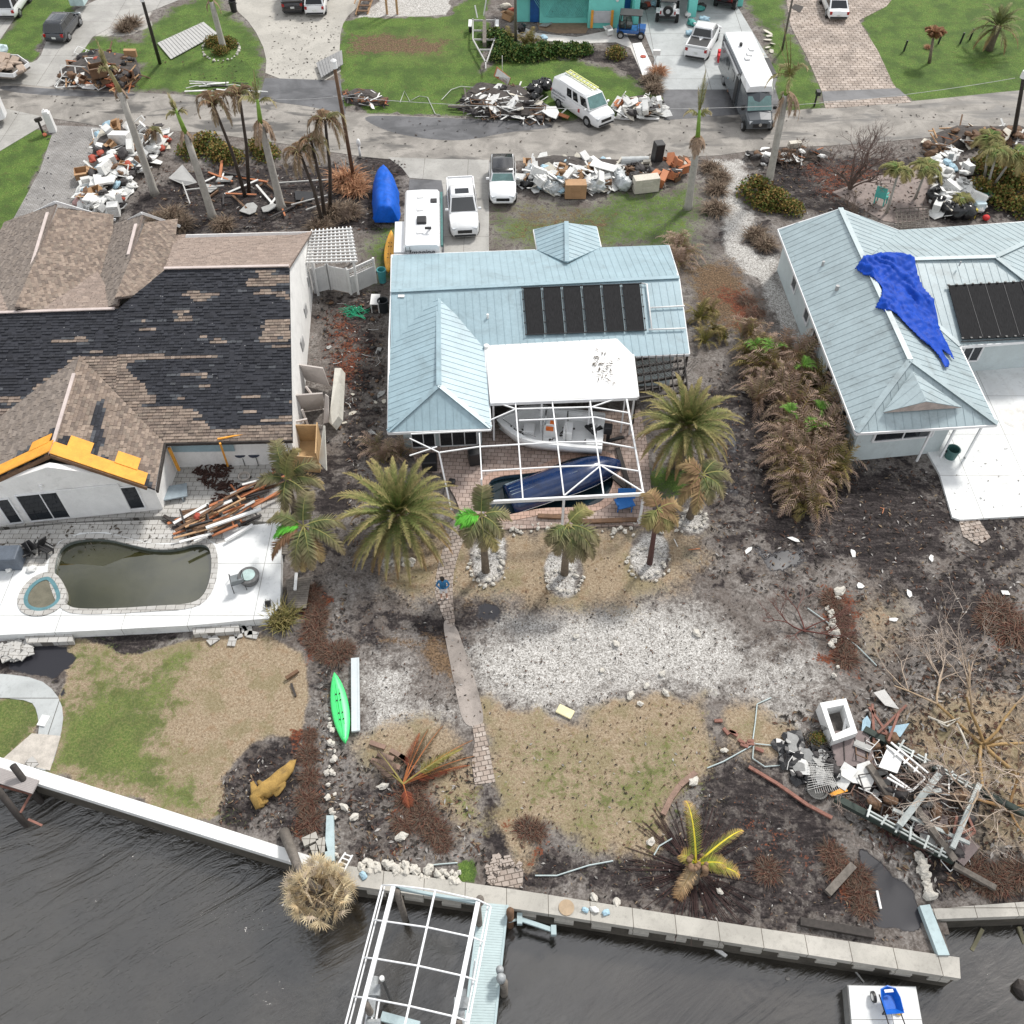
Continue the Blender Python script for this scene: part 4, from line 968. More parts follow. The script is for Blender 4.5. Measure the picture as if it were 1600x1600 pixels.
w1=[Vector((NW.x+.45,NW.y-.4,0)),Vector((NE.x-.4,NE.y-.4,0)),Vector((VS.x-.4,VS.y,0)),Vector((SE.x-1.9,SE.y+.6,0)),Vector((SW.x+.45,SW.y+.55,0))];mb.prism(w1,0,2.66)
w2=[Vector((J.x,NE.y-.5,0)),Vector((NEc.x-.5,NEc.y-.5,0)),Vector((SEc.x-.5,SEc.y+.6,0)),Vector((VS.x-.6,VS.y+.6,0))];mb.prism(w2,0,2.64)
a_,b_,c2=Vector((NW.x+.5,NW.y-.35,2.6)),Vector((NE.x-.5,NE.y-.35,2.6)),Vector((NP.x,NP.y-.35,ZR-.15))
mb.add([a_,b_,c2,a_+Vector((0,-.2,0)),b_+Vector((0,-.2,0)),c2+Vector((0,-.2,0))],[(0,1,2),(3,5,4),(0,2,5,3),(1,4,5,2)])
mb.build('wall',m_bluewall,rh,True)
a,b=w1[0],w1[4]
for t0,t1 in ((.18,.23),(.36,.41),(.48,.55),(.66,.73),(.86,.90)):window(rh,a.lerp(b,t0),a.lerp(b,t1),1.1,2.15,nrm=(-1,0,0),mull=0,fw=.09)
a,b=w1[4],w1[3];window(rh,a.lerp(b,.18),a.lerp(b,.82),1.45,2.35,mull=1,fw=.10)
window(rh,w2[3].lerp(w2[2],.17),w2[3].lerp(w2[2],.31),1.0,2.2,mull=1,fw=.10);window(rh,w2[3].lerp(w2[2],.02),w2[3].lerp(w2[2],.10),.3,2.2,name='louvre_door',mull=0,glass=m_bluewall)
mb=MB()     # posts of the open corner porch, and its low walls
for x,y in ((1540,668),(1462,672),(1500,668)):p=V(x,y,2.7);mb=MB();mb.bar(Vector((p.x,p.y+.3,0)),Vector((p.x,p.y+.3,2.7)),.10);mb.build('porch_post',m_trim,rh,True)
mb=MB();mb.box(P(1395,694,.03) +Vector((.2,-.15,.06)),(4.6,.9,.14),R(3));mb.box(P(1400,690,.6) +Vector((0,-.1,-.3)),(2.2,.08,.5),R(10));mb.build('porch_slab',m_white,rh,True)
mb=MB();pw=PL3(NW,NP,RE)
for x,y,s_ in ((1287,414,1),(1309,452,1.4),(1500,412,.5)):mb.cyl(pw.hit(x,y,.12) if x < 1400 else V(x,y,4.7),.08*s_,.3,8)
mb.build('roof_vent',M('grey_vent',(.4,.4,.4),.6),rh,True)
PSr=PL3(J,EH,VS)
sp_=empty('solar_heater',PSr.hit(1545,490,.05));HP.append((sp_,rh))
mb=MB();pts=[PSr.hit(x,y,.14) for x,y in ((1480,448),(1594,442),(1660,441),(1700,524),(1502,532))];mb.slab(pts,PSr.n,.04);mb.build('mat',m_mat,sp_,True)
mb=MB()
for k in range(10):
    for (ax,ay),(bx,by) in (((1480,448),(1594,442)),((1502,531),(1625,526))):t_=k/9;mb.box(PSr.hit(ax+(bx-ax) *t_,ay+(by-ay) *t_,.17),(.12,.10,.06))
mb.tube([PSr.hit(x,y,.15) for x,y in ((1592,442),(1606,480),(1622,526))],.035);mb.tube([PSr.hit(1500,536,.12),PSr.hit(1640,529,.12)],.035)
mb.build('clamp',m_black,sp_,True)
mb=MB()
for k in (1,2,3):
    u=k/4;x=1480+114*u;mb=MB();mb.bar(PSr.hit(x,448-6*u,.15),PSr.hit(x+25,530-6*u,.15),.018,.012);mb.build('seam',M('grey_line',(.12,.12,.12),.6),sp_,True)
# the tarp, lying in folds over the ridge
def roof_h(x,y):
    best=0
    for pl in polys_r:
        if inpoly(np.array([x]),np.array([y]),[(p.x,p.y) for p in pl])[0] > -.05:best=max(best,PL3(*planar(pl)[:3]).z(x,y))
    return best
tp=[(1334,424),(1345,412),(1362,403),(1388,397),(1408,403),(1424,413),(1432,432),(1442,446),(1462,460),(1472,482),(1482,508),(1502,546),(1478,532),(1482,545),(1490,556),(1487,565),(1480,566),(1473,552),(1462,540),(1440,530),(1418,514),(1393,497),(1378,496),(1364,487),(1372,474),(1374,458),(1360,446),(1345,437)]
tw=[P(x,y,4.2) for x,y in tp];tpl=[(p.x,p.y) for p in tw]
x0,x1=min(p[0] for p in tpl),max(p[0] for p in tpl);y0,y1=min(p[1] for p in tpl),max(p[1] for p in tpl);st=.075
gxs=np.arange(x0,x1,st);gys=np.arange(y0,y1,st);GX,GY=np.meshgrid(gxs,gys);SD=inpoly(GX,GY,tpl);ids={};mb=MB();vs=[]
for j in range(len(gys)):
    for i in range(len(gxs)):
        if SD[j,i] > -.03:
            x,y=GX[j,i],GY[j,i];hz=roof_h(x,y)
            u=(x*.75+y*.45);vv=(-x*.45+y*.75)
            f=abs(mnoise.noise(Vector((u*2.6+mnoise.noise(Vector((x,y,0))) *1.2,vv*.7,0)))) *.30+abs(mnoise.noise(Vector((u*1.0,vv*2.4,5)))) *.16+abs(mnoise.noise(Vector((u*6,vv*3,8)))) *.09
            edge=min(1,max(0,SD[j,i] /.3));ids[(i,j)] =len(vs);vs.append((x,y,max(hz,2.85) +.13+f*(.35+.65*edge)))
fs=[(ids[(i,j)],ids[(i+1,j)],ids[(i+1,j+1)],ids[(i,j+1)]) for (i,j) in ids if (i+1,j) in ids and (i,j+1) in ids and (i+1,j+1) in ids]
mb.add(vs,fs);m_tarp=M('blue_tarp',(.001,.055,.42),.62,.2,3,spec=.22)
o=one('tarp',mb,m_tarp,'crumpled bright blue tarp draped over the ridge of the right blue roof','tarp',smooth=True);sdm=o.modifiers.new('thick','SOLIDIFY');sdm.thickness=.02

# ---------------------------------------------------------------- turquoise house at the top
th=empty('house',P(900,10),0,'turquoise house with open garage at the top edge','house')
m_teal=M('turquoise_stucco',(.20,.68,.61),.75,.08,1.2)
def wbox(mb,x0,x1,ybase,z0,z1,depth=.3):
    a,b=P(x0,ybase),P(x1,ybase);d=(b-a).normalized();n=Vector((-d.y,d.x,0));mb.prism([a,b,b+n*depth,a+n*depth],z0,z1)
for a_w in ((806,843,34,0,3.0),(843,918,36,0,3.0,.25),(918,972,44,0,3.4,1.8),(989,997,38,0,3.4,6),(972,989,20,0,3.4,.2),(1074,1087,27,0,3.4,.8),(1150,1160,10,0,3.4,3),(985,1160,-30,0,3.4,.3)):mb=MB();wbox(mb,*a_w);mb.build('wall',m_teal,th,True)
mb=MB()
for i in range(22):
    for s_ in (1,-1):
        a=P(852+i*3,36) +Vector((0,-.05,.5));b=a+Vector((s_*1.1,0,1.6));mb.bar(a,b,.035,.03)
mb.build('lattice',M('teal_lattice',(.22,.66,.62),.7),th,True)
mb=MB();a,b=P(800,34,0),P(921,36,0);mb.prism([a+Vector((-.5,-.9,0)),b+Vector((.2,-.9,0)),b+Vector((.2,3,0)),a+Vector((-.5,3,0))],2.55,2.75)
for i in range(40):t_=i/39;c_=a.lerp(b,t_);mb.box(c_+Vector((-.3,-.95,2.62)),(.10,.1,.3))
mb.build('porch_roof',m_white,th,True)
for x0,x1,y in ((828,842,35.5),(975,984,21)):mb=MB();wbox(mb,x0,x1,y,.05,2.1,.05);mb.build('door',M('navy_blue_door',(.01,.09,.30),.5),th,True)
mb=MB();wbox(mb,926,953,45,.5,1.5,.05);mb.build('hurricane_shutter',M('grey_corrugated_sheet',(.52,.53,.55),.5,.15,2),th,True)
for x in (922,953):mb=MB();wbox(mb,x,x+4,46,.1,1.6,.05);mb.build('shutter_board',m_orangeply,th,True)
mb=MB();p=P(961,44) +Vector((0,-.1,2.4));mb.blob(p,(.14,.14,.18),1,.05,2);mb.build('wall_lamp',m_white,th,True)
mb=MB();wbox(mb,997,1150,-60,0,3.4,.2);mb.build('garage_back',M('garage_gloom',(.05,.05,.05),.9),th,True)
mb=MB();a,b=P(985,20,0),P(1165,12,0);mb.prism([a,b,b+Vector((0,9,0)),a+Vector((0,9,0))],3.4,3.6);mb.build('roof',m_whitewall,th,True)

for c_o,p_o in HP:c_o.parent=p_o;c_o.location=c_o.location-p_o.location
# ================================================================ SCREEN CAGE, DOCKS, FENCES, POLES
def zc(y):return 2.86-(y-620) /155*.45
def ray(px,py,z):return P(px,py,z)
cage=empty('screen_cage',P(880,720,.08),0,'bent white aluminium pool screen frame without its mesh behind the centre house','screen cage')
CG=[([(805,625),(817,779)],.09),([(862,621),(881,774)],.09),([(921,620),(943,772)],.09),([(978,618),(1005,770)],.12),([(749,677),(753,750)],.08),
      ([(806,639),(925,636),(982,645)],.08),([(811,657),(930,652),(985,663)],.08),([(687,707),(749,698),(873,691),(935,690),(991,700)],.08),([(753,736),(877,729),(940,727),(997,736)],.08),
      ([(767,626),(806,639)],.08),([(925,636),(977,618)],.08),([(882,774),(938,728)],.08),([(940,728),(1004,768)],.08),([(640,685),(686,707)],.07),([(640,712),(683,698)],.07),([(767,656),(804,640)],.07),([(642,678),(767,672)],.08)]
for pts,wd in CG:
    mb=MB();pp=[P(x,y,zc(y)) for x,y in pts]
    for a,b in zip(pp[:-1],pp[1:]):mb.bar(a,b,wd*.72,wd*.8)
    mb.build('beam',m_trim,cage,True)
mb=MB();mb.bar(P(757,785,2.38),P(1007,772,2.40),.10,.20);mb.build('front_beam',m_trim,cage,True)
for x,y,top in ((881,781,2.3),(1006,773,2.3)):
    a=P(x,y,top);mb=MB();mb.bar(a,Vector((a.x,a.y,.08)),.12);mb.build('post',m_trim,cage,True)
for x,y,dx,dy in ((977,619,0,0),(686,707,.55,-1.7),(752,748,.05,-.4)):
    a=P(x,y,zc(y));mb=MB();mb.bar(a,Vector((a.x+dx,a.y+dy,.12)),.08);mb.build('post',m_trim,cage,True)
mb=MB();mb.bar(P(973,815,.12),P(1002,814,.12),.1);mb.build('base_rail',m_trim,cage,True)

# boat lift canopy frame over the water
lift=empty('boat_lift',P(650,1500,WZ),0,'white curved canopy frame of the boat lift over dark water beside the dock','boat lift')
ZL=2.4
def fl(a,b,w_=.08,h_=None,z0=ZL,z1=ZL,name='frame_rail'):
    mb=MB();mb.bar(P(*a,z0),P(*b,z1),w_,h_);mb.build(name,m_trim,lift,True)
ext=lambda a,b:(a[0] +(b[0] -a[0]) *1.7,a[1] +(b[1] -a[1]) *1.7)
for a,b,w_,z in (((597,1383),(540,1600),.06,ZL-.1),((601,1385),(546,1600),.05,ZL-.25),((615,1386),(560,1600),.16,ZL),((680,1392),(633,1600),.07,ZL+.25),((747,1410),(708,1600),.16,ZL),((767,1417),(732,1600),.06,ZL-.1),((762,1416),(727,1600),.05,ZL-.25)):
    fl(a,ext(a,b),w_,None,z,z)
for row in ([(597,1383),(615,1383),(680,1391),(747,1406),(767,1416)],[(583,1437),(605,1440),(668,1449),(737,1464),(757,1472)],[(568,1496),(588,1498),(653,1509),(724,1525),(745,1532)],[(552,1557),(572,1559),(640,1572),(712,1589),(733,1597)]):
    mb=MB();mb.tube([P(x,y,ZL+dz) for (x,y),dz in zip(row,(-.1,.05,.25,.05,-.1))],.035,6);mb.build('bow',m_trim,lift,True,smooth=True)
mb=MB();mb.bar(P(617,1387,ZL-.1),P(747,1411,ZL-.1),.10,.20);mb.build('cross_beam',m_capb,lift,True)
for x,y in ((620,1392),(746,1416),(572,1570),(716,1596)):
    a=P(x,y,ZL);mb=MB();mb.tube([Vector((a.x,a.y,-3)),Vector((a.x,a.y,ZL))],.13,10);mb.build('piling',m_greywood,lift,True,smooth=True)
for x,y in ((583,1548),(721,1568)):
    mb=MB();c_=P(x,y,1.2);mb.box(c_,(.5,.35,.3));mb.cyl(c_+Vector((0,.3,0)),.16,.3,10,axis='Y');mb.box(c_+Vector((0,-.5,-.05)),(.25,.7,.2));mb.cyl(c_+Vector((.1,-1,0)),.12,.5,8,axis='X');mb.build('lift_motor',M('motor_grey',(.34,.36,.37),.5,.3,6,.3),lift,True)
    mb=MB()
    for dx in (-.25,-.1,.1,.25):mb.bar(c_+Vector((dx,-.3,0)),c_+Vector((dx-.3,-3.6,.1)),.06)
    mb.build('cable_rail',m_trim,lift,True)
mb=MB();mb.bar(P(596,1588,1.0),P(655,1604,1.0),.3,.2);mb.build('cradle_beam',m_capb,lift,True)
mb=MB();a=P(598,1530,1.6);mb.tube([a,Vector((a.x,a.y-.1,-2))],.06,8);mb.build('guide_pole',M('dark_guide',(.12,.12,.12),.5),lift,True)
mb=MB();a=P(597,1529,1.7);mb.cyl(a,.09,.2,8);mb.build('guide_cap',m_white,lift,True)
fl((590,1480),(600,1440),.04,.04,.4,2.3,'tie_rod');fl((733,1566),(742,1500),.04,.04,.4,2.3,'tie_rod')
dock=empty('dock',P(770,1500,.1),0,'pale blue planked dock walkway beside the boat lift canopy frame','dock')
mb=MB();q0,q1,q2,q3=[P(x,y,.22) for x,y in ((750,1410),(793,1414),(765,1680),(715,1680))]
n_=62
for i in range(n_):
    t0,t1=i/n_,(i+.93) /n_;mb.prism([q0.lerp(q3,t0),q1.lerp(q2,t0),q1.lerp(q2,t1),q0.lerp(q3,t1)],.14,.22)
mb.build('decking',M('pale_blue_composite_deck',(.46,.56,.57),.65,.08,3,.06),dock,True)
mb=MB();mb.bar(q1+Vector((0,0,-.1)),q2+Vector((0,0,-.1)),.08,.25);mb.bar(q0+Vector((0,0,-.1)),q3+Vector((0,0,-.1)),.08,.25);mb.build('edge_joist',m_capb,dock,True)
for x,y in ((797,1424),(750,1405),(787,1535)):
    a=P(x,y,.6);mb=MB();mb.tube([Vector((a.x,a.y,-3)),Vector((a.x,a.y,.65))],.15,10);mb.build('piling',m_brownwood if x == 797 else m_greywood,dock,True,smooth=True)
mb=MB();c_=P(783,1528,.9);mb.lathe([(.05,-.3),(.16,-.28),(.18,0),(.12,.1),(.03,.15)],c_,12);mb.lathe([(.05,-.3),(.14,-.25),(.14,.05),(.02,.1)],c_+Vector((-.05,.3,-.1)),12);mb.build('mooring_lamp',M('motor_grey',(.34,.36,.37)),dock,True,smooth=True)
mb=MB();a,b=P(812,1436,-.2),P(865,1454,-.3);mb.bar(a,b,.16,.14);mb.box(a,(.2,.4,.25));mb.box(b,(.2,.35,.25));mb.bar(a,P(795,1440,-.3),.08);one('bracket_arm',mb,m_capb,'pale blue steel arm sticking out over the water right of the dock','lift arm')
# floating dock with wheelbarrow
fz=WZ+.75
fd=empty('floating_dock',P(1385,1600,WZ),0,'white topped floating work platform at the bottom right','platform')
mb=MB();pts=[P(x,y,fz) for x,y in ((1326,1540),(1431,1542),(1455,1680),(1338,1680))];mb.prism(pts,fz-.06,fz);mb.build('deck',m_whitedeck,fd,True)
mb=MB();mb.prism([p+(p-sum(pts,Vector()) /4).normalized() *.05 for p in pts],WZ-.3,fz-.06);mb.build('float',M('grey_float',(.28,.28,.27),.7),fd,True)
wbx=empty('wheelbarrow',P(1385,1570,fz),R(4),'blue wheelbarrow standing on the white floating platform','wheelbarrow')
mb=MB();tb=[]
for z,k in ((.30,.60),(.62,1.0),(.63,.93),(.36,.56)):
    pts=[(-.33,-.42),(.33,-.42),(.36,.1),(.28,.42),(0,.52),(-.28,.42),(-.36,.1)];tb.append([(x*k,y*k*(.9 if k < .9 else 1) -(.0),z) for x,y in pts])
vs=sum(tb,[]);n_=7;fs=[(i*n_+j,i*n_+(j+1) % n_,(i+1) *n_+(j+1) % n_,(i+1) *n_+j) for i in range(3) for j in range(n_)] +[tuple(range(n_))[::-1],tuple(range(21,28))]
mb.add(vs,fs);mb.build('tray',M('blue_plastic',(.01,.13,.55),.35,.15,4),wbx)
mb=MB();mb.tube([(-.26,.3,.28),(-.28,-.45,.42),(-.30,-1.15,.50)],.025,6);mb.build('handle',m_blackwood,wbx)
mb=MB();mb.tube([(.26,.3,.28),(.28,-.45,.42),(.30,-1.15,.50)],.025,6);mb.build('handle',m_blackwood,wbx)
mb=MB();mb.cyl((-.46,.25,.2),.2,.09,16,axis='X');wh=mb.build('wheel',m_black,wbx);mb=MB();mb.cyl((-.46,.25,.2),.12,.11,12,axis='X');mb.build('rim',m_white,wh)
mb=MB();mb.bar((-.25,-.3,0),(-.2,-.2,.35),.03);mb.bar((.25,-.3,0),(.2,-.2,.35),.03);mb.bar((-.25,-.3,.02),(.25,-.3,.02),.03);mb.build('leg',m_black,wbx)
mb=MB();mb.box((0,.33,.635),(.32,.1,.004));mb.build('label_plate',m_white,wbx)
mb=MB();mb.blob(P(1403,1578,fz) +Vector((0,0,.07)),(.18,.2,.07),3,.4,2);one('glove',mb,M('yellow_cloth',(.75,.45,.05),.8),'yellow cloth glove beside the blue wheelbarrow','glove',smooth=True)
# far left dock with its leaning piles
ld=empty('dock',P(20,1215,.1),0,'grey planked dock corner at the lower left edge with dark leaning piles','dock')
mb=MB();a0,a1,a2,a3=P(-60,1180,.3),P(61,1219,.3),P(50,1240,.3),P(-70,1202,.3)
for i in range(9):t0,t1=i/9,(i+.92) /9;mb.prism([a0.lerp(a3,t0),a1.lerp(a2,t0),a1.lerp(a2,t1),a0.lerp(a3,t1)],.22,.3)
mb.build('decking',M('pinkish_grey_decking',(.36,.33,.32),.8,.1,3),ld,True)
for x,y in ((38,1224),(14,1261)):
    a=P(x,y,.5);mb=MB();mb.tube([a+Vector((-.45,.55,.5)),Vector((a.x,a.y,-.4)),Vector((a.x+.25,a.y-.3,-2.5))],.14,10);mb.build('piling',m_blackwood,ld,True,smooth=True)
for a,b in (((48,1241),(32,1270)),((0,1228),(50,1241)),((44,1280),(66,1290))):mb=MB();mb.bar(P(*a,-.1),P(*b,-.3),.09,.05);mb.build('tie_board',m_rust,ld,True)
# mailboxes, posts, bins
mb=MB();a=P(80,205);mb.box(a+Vector((.15,0,.75)),(.55,.5,1.5),R(10),taper=.9);mb.box(a+Vector((.1,0,1.55)),(.4,.4,.12),R(10));mb.blob(a+Vector((.05,0,1.68)),(.09,.09,.1),1,0,1);one('mailbox_pillar',mb,m_white,'white pillar mailbox beside the paved driveway','mailbox')
mb=MB();a=P(68,210);mb.bar(a,a+Vector((0,0,1.1)),.12);mb.bar(a+Vector((-.2,0,1.1)),a+Vector((.3,0,1.25)),.22,.25);one('mailbox',mb,m_blackwood,'black post mailbox left of the white mailbox pillar','mailbox')
mb=MB();mb.blob(P(71,213) +Vector((0,0,.14)),(.16,.16,.14),1,.1,2);one('buoy',mb,M('coral_buoy',(.75,.22,.12),.6),'small coral coloured buoy at the foot of the black mailbox','buoy',smooth=True)
mb=MB();a=P(563,246);mb.bar(a,a+Vector((0,0,.9)),.15);mb.blob(a+Vector((0,0,1.15)),(.17,.17,.32),2,.1,2);one('mailbox',mb,m_white,'white rounded mailbox by the road beside the dark flower bed','mailbox',smooth=True)
mb=MB();a=P(1272,166);mb.bar(a,a+Vector((0,0,1.0)),.12);mb.box(a+Vector((.05,0,1.1)),(.3,.5,.3));one('mailbox',mb,m_black,'black mailbox on the lawn strip left of the tan paver driveway','mailbox')
def bin_(px,py,r,h,col,label,name='trash_can',cat='bin',inner=True):
    t=empty(name,P(px,py),0,label,cat);mb=MB();mb.lathe([(r*.8,0),(r*.82,.02),(r,h),(r*1.08,h),(r*1.08,h+.04),(r*.9,h+.04),(r*.78,.06)],(0,0,0),16);mb.build('body',M('bin_' +name+str(px),col,.55,.2,3,.1),t,smooth=False)
    mb=MB();mb.box((r*1.1,0,h*.8),(.06,.14,.05));mb.box((-r*1.1,0,h*.8),(.06,.14,.05));mb.build('handle',m_black,t);return t
bin_(366,18,.32,.9,(.02,.02,.02),'black wheelie bin on the shell driveway')
bin_(598,440,.28,.9,(.08,.38,.40),'teal bin on the grass beside the centre house')
bin_(600,486,.33,.8,(.02,.025,.03),'black bin with a green lid against the centre house wall')
bin_(1483,716,.34,.7,(.05,.14,.13),'dark green tub on the corner porch of the right house')
bin_(343,750,.22,.1,(.6,.6,.58),'low white rimmed planter full of leaves on the left patio','planter','planter');bin_(384,752,.30,.4,(.55,.5,.45),'cream planter tub with debris near the wood heap','planter','planter')
for x,y in ((381,722),(402,722)):
    t=empty('bar_stool',P(x,y,.3),0,'black topped round %s under the left house eave' % ('stool nearest the brown tarp heap' if x == 381 else 'stool beside the palm'),'stool')
    mb=MB();mb.cyl((0,0,.75),.36,.07,18);mb.build('seat',M('navy_vinyl',(.03,.04,.07),.5),t)
    for k in range(4):an=k*math.pi/2+.4;mb=MB();mb.bar((.2*math.cos(an),.2*math.sin(an),.72),(.3*math.cos(an),.3*math.sin(an),0),.035);mb.build('leg',m_black,t)
# utility poles and their lines
def pole(base,top,h,r,mat,label,lean=None,arm=False):
    b=P(*base);t=P(*top,h);e=empty('utility_pole',b,0,label,'utility pole');mb=MB();mb.tube([b,b.lerp(t,.5),t],[r,r*.9,r*.75],10);mb.build('shaft',mat,e,True,smooth=True)
    mb=MB();mb.lathe([(.1,-.2),(.22,-.15),(.2,.3),(.05,.4)],t,10);mb.build('transformer' if arm else 'insulator',m_white,e,True);return t
poleA=pole((250,99),(222,-2),7.5,.15,m_blackwood,'dark leaning utility pole beside the fallen grey panel')
poleB=pole((553,280),(522,102),9.5,.14,m_brownwood,'tall brown utility pole behind the brown fallen shrub')
poleC=pole((1583,217),(1600,118),7,.16,m_blackwood,'dark utility pole at the right edge of the road',arm=True)
poleD=pole((1222,78),(1240,-10),6.5,.10,m_greywood,'thin grey utility pole between the motorhome and the tan driveway')
poleE=pole((806,72),(805,-20),6,.14,m_greywood,'weathered pole standing in front of the turquoise house')
def wire(a,b,sag,label,r=.016,mat=None):
    pts=[a.lerp(b,t_) -Vector((0,0,sag*4*t_*(1-t_))) for t_ in np.linspace(0,1,15)];mb=MB();mb.tube(pts,r,4);one('power_line',mb,mat or M('wire_grey',(.45,.45,.45),.5),label,'power line')
wire(P(370,152,4),P(562,146,4),.3,'thin power line crossing the wet driveway apron to the leaning pole');wire(P(520,150,6),P(1200,166,5),.5,'long sagging power line over the road past the white van')
wire(P(1200,166,4),P(1586,122,6),.3,'power line from the motorhome to the pole at the right edge')
mb=MB();mb.tube([P(x,y,.05) for x,y in ((625,160),(632,142),(640,158),(655,150),(668,152),(680,178),(688,180))],.03,5);mb.tube([P(x,y,.1) for x,y in ((690,156),(705,140),(720,135),(745,137))],.03,5);one('fallen_cable',mb,M('cable_pale',(.5,.52,.48),.6),'pale fallen cable looping over the roadside lawn','cable')
# lumber posts and stair at the top edge
for x,lab in ((605,'left'),(621,'right')):mb=MB();a=P(x,22);mb.bar(a,a+Vector((0,0,4)),.18);one('deck_post',mb,m_tanwood,'raw timber deck post, %s of the pair on the white gravel' % lab,'post','deck posts on the gravel')
st_=empty('stair',P(575,15),0,'raw timber stair with rail at the top edge','stair')
a,b=P(556,24),P(583,-10) +Vector((0,0,2.2))
mb=MB();mb.bar(a,b,.06,.3);mb.build('stringer',m_tanwood,st_,True);mb=MB();mb.bar(a+Vector((1,.2,0)),b+Vector((1,.2,0)),.06,.3);mb.build('stringer',m_tanwood,st_,True)
for i in range(9):mb=MB();c_=a.lerp(b,(i+.5) /9) +Vector((.5,.1,.12));mb.box(c_,(1.1,.28,.05));mb.build('step',m_brownwood,st_,True)
mb=MB();mb.bar(a+Vector((0,0,1)),b+Vector((0,0,1)),.09,.06);mb.build('handrail',m_tanwood,st_,True)
# ---- white pergola and vinyl fence beside the left house
wp=empty('pergola',P(520,400),0,'white lattice pergola between the left house and the centre driveway','pergola')
mb=MB();c4=[(487,362),(548,357),(556,408),(480,410)]
def bil(c,u,v):return ((c[0][0] *(1-u) +c[1][0] *u) *(1-v) +(c[3][0] *(1-u) +c[2][0] *u) *v,(c[0][1] *(1-u) +c[1][1] *u) *(1-v) +(c[3][1] *(1-u) +c[2][1] *u) *v)
for i in range(11):u=i/10;mb.bar(P(*bil(c4,u,-.05),2.55),P(*bil(c4,u,1.03),2.55),.07,.12)
mb.build('rafter',m_white,wp,True);mb=MB()
for i in range(11):v_=i/10;mb.bar(P(*bil(c4,-.03,v_),2.66),P(*bil(c4,1.04,v_),2.66),.05,.08)
mb.build('slat',m_white,wp,True)
for u,v_ in ((.95,0),(.95,1),(.1,1)):a=P(*bil(c4,u,v_),2.5);mb=MB();mb.bar(Vector((a.x,a.y,0)),a,.14);mb.build('post',m_white,wp,True)
def vfence(a,b,h,label,z=0,lattice=False,lean=0):
    e=empty('vinyl_fence',a,0,label,'fence');d=(b-a).normalized();n=Vector((-d.y,d.x,0));up=Vector((0,0,h)) +n*lean;L_=(b-a).length
    mb=MB();Mx=Matrix((d,up.normalized().cross(d),up.normalized())).transposed();k=.72 if lattice else 1
    mb.box((a+b) /2+up*k/2,(L_,.05,h*k-.1),Mx);n_b=int(L_/.18)
    for i in range(n_b):mb.box(a.lerp(b,(i+.5) /n_b) +up*k/2+n*-.03,(.012,.015,h*k-.15),Mx)
    mb.build('panel',m_white,e,True);mb=MB()
    for kk in (.06,k-.03,1.0) if lattice else (.06,.97):mb=MB();mb.bar(a+up*kk,b+up*kk,.08,.12);mb.build('rail',m_white,e,True)
    for p in (a,b):mb=MB();mb.bar(p,p+up*1.06,.13);mb.build('post',m_white,e,True)
    if lattice:
        mb=MB();nn=int(L_/.16)
        for i in range(nn):t_=(i+.5) /nn;mb.bar(a.lerp(b,t_) +up*k,a.lerp(b,t_) +up,.03)
        for kk in (.8,.9):mb.bar(a+up*kk,b+up*kk,.03)
        mb.build('lattice',m_white,e,True)
vfence(P(493,458),P(516,452),1.8,'white vinyl gate panel with a torn hole beside the left house');vfence(P(518,452),P(547,458),1.8,'white scalloped vinyl fence gate below the lattice pergola')
vfence(P(549,460),P(588,442),1.8,'white vinyl fence panel with lattice top swung toward the centre house',lattice=True)
# broken ac screen walls by the gable
def slabthing(name,pts,zs,th_,mat,label,cat,group=None):
    p3=[P(x,y,z) for (x,y),z in zip(pts,zs)];n,_,_=frame_of(p3);mb=MB();mb.slab(p3,n,th_);return one(name,mb,mat,label,cat,group)
m_beige=M('beige_panel',(.58,.53,.50),.8,.1,1.5,.2)
slabthing('fence_panel',[(465,568),(505,574),(515,602),(478,592)],[1.8,1.8,.3,.3],.08,m_beige,'beige fence panel collapsed beside the left gable wall','fence panel')
slabthing('fence_panel',[(461,616),(504,613),(506,636),(466,642)],[1.8,1.9,.1,.1],.08,m_beige,'upright beige fence panel above the dark mulch by the gable','fence panel')
slabthing('fence_panel',[(508,616),(513,620),(514,660),(505,662)],[1.6,1.6,.3,.3],.08,m_beige,'narrow beige panel leaning beside the long pale slab','fence panel')
slabthing('fence_panel',[(523,575),(533,575),(529,650),(519,664),(514,660),(516,640)],[1.2,1.2,1.0,.8,.6,.8],.5,M('cream_panel',(.58,.56,.50),.7,.1,2,.2),'long thick pale slab standing on edge in the side yard','wall section')
slabthing('fence_panel',[(505,665),(507,665),(510,735),(498,722)],[2,2,.8,.8],.06,M('cream_panel',(.58,.56,.50)),'tall cream board leaning on the wooden crate','fence panel')
for i,(a,b,z0,z1) in enumerate([((472,640),(484,672),1.5,.2),((478,604),(505,640),1.8,.1),((455,660),(480,655),1.2,1.2),((458,672),(475,660),1.0,1.0)]):
    mb=MB();mb.bar(P(*a,z0),P(*b,z1),.10);one('loose_rail',mb,m_beige,'pale broken fence rail leaning by the left gable wall','rail','broken fence rails by the gable')
cr=empty('wooden_crate',P(475,710),0,'open tan plywood crate box at the corner of the left patio','crate');m_ply=M('tan_plywood',(.52,.34,.17),.75,.15,2,.1)
ca,cb,cc,cd=P(452,735),P(500,738),P(502,690),P(455,690)
for nm,p,q_,h in (('side_panel',ca,cb,1.2),('side_panel',cb,cc,1.5),('side_panel',cc,cd,1.3),('side_panel',cd,ca,1.3)):mb=MB();mb.bar(p+Vector((0,0,h/2)),q_+Vector((0,0,h/2)),.06,h);mb.build(nm,m_ply,cr,True)
mb=MB();mb.prism([ca,cb,cc,cd],.02,.08);mb.build('floor_panel',m_ply,cr,True)
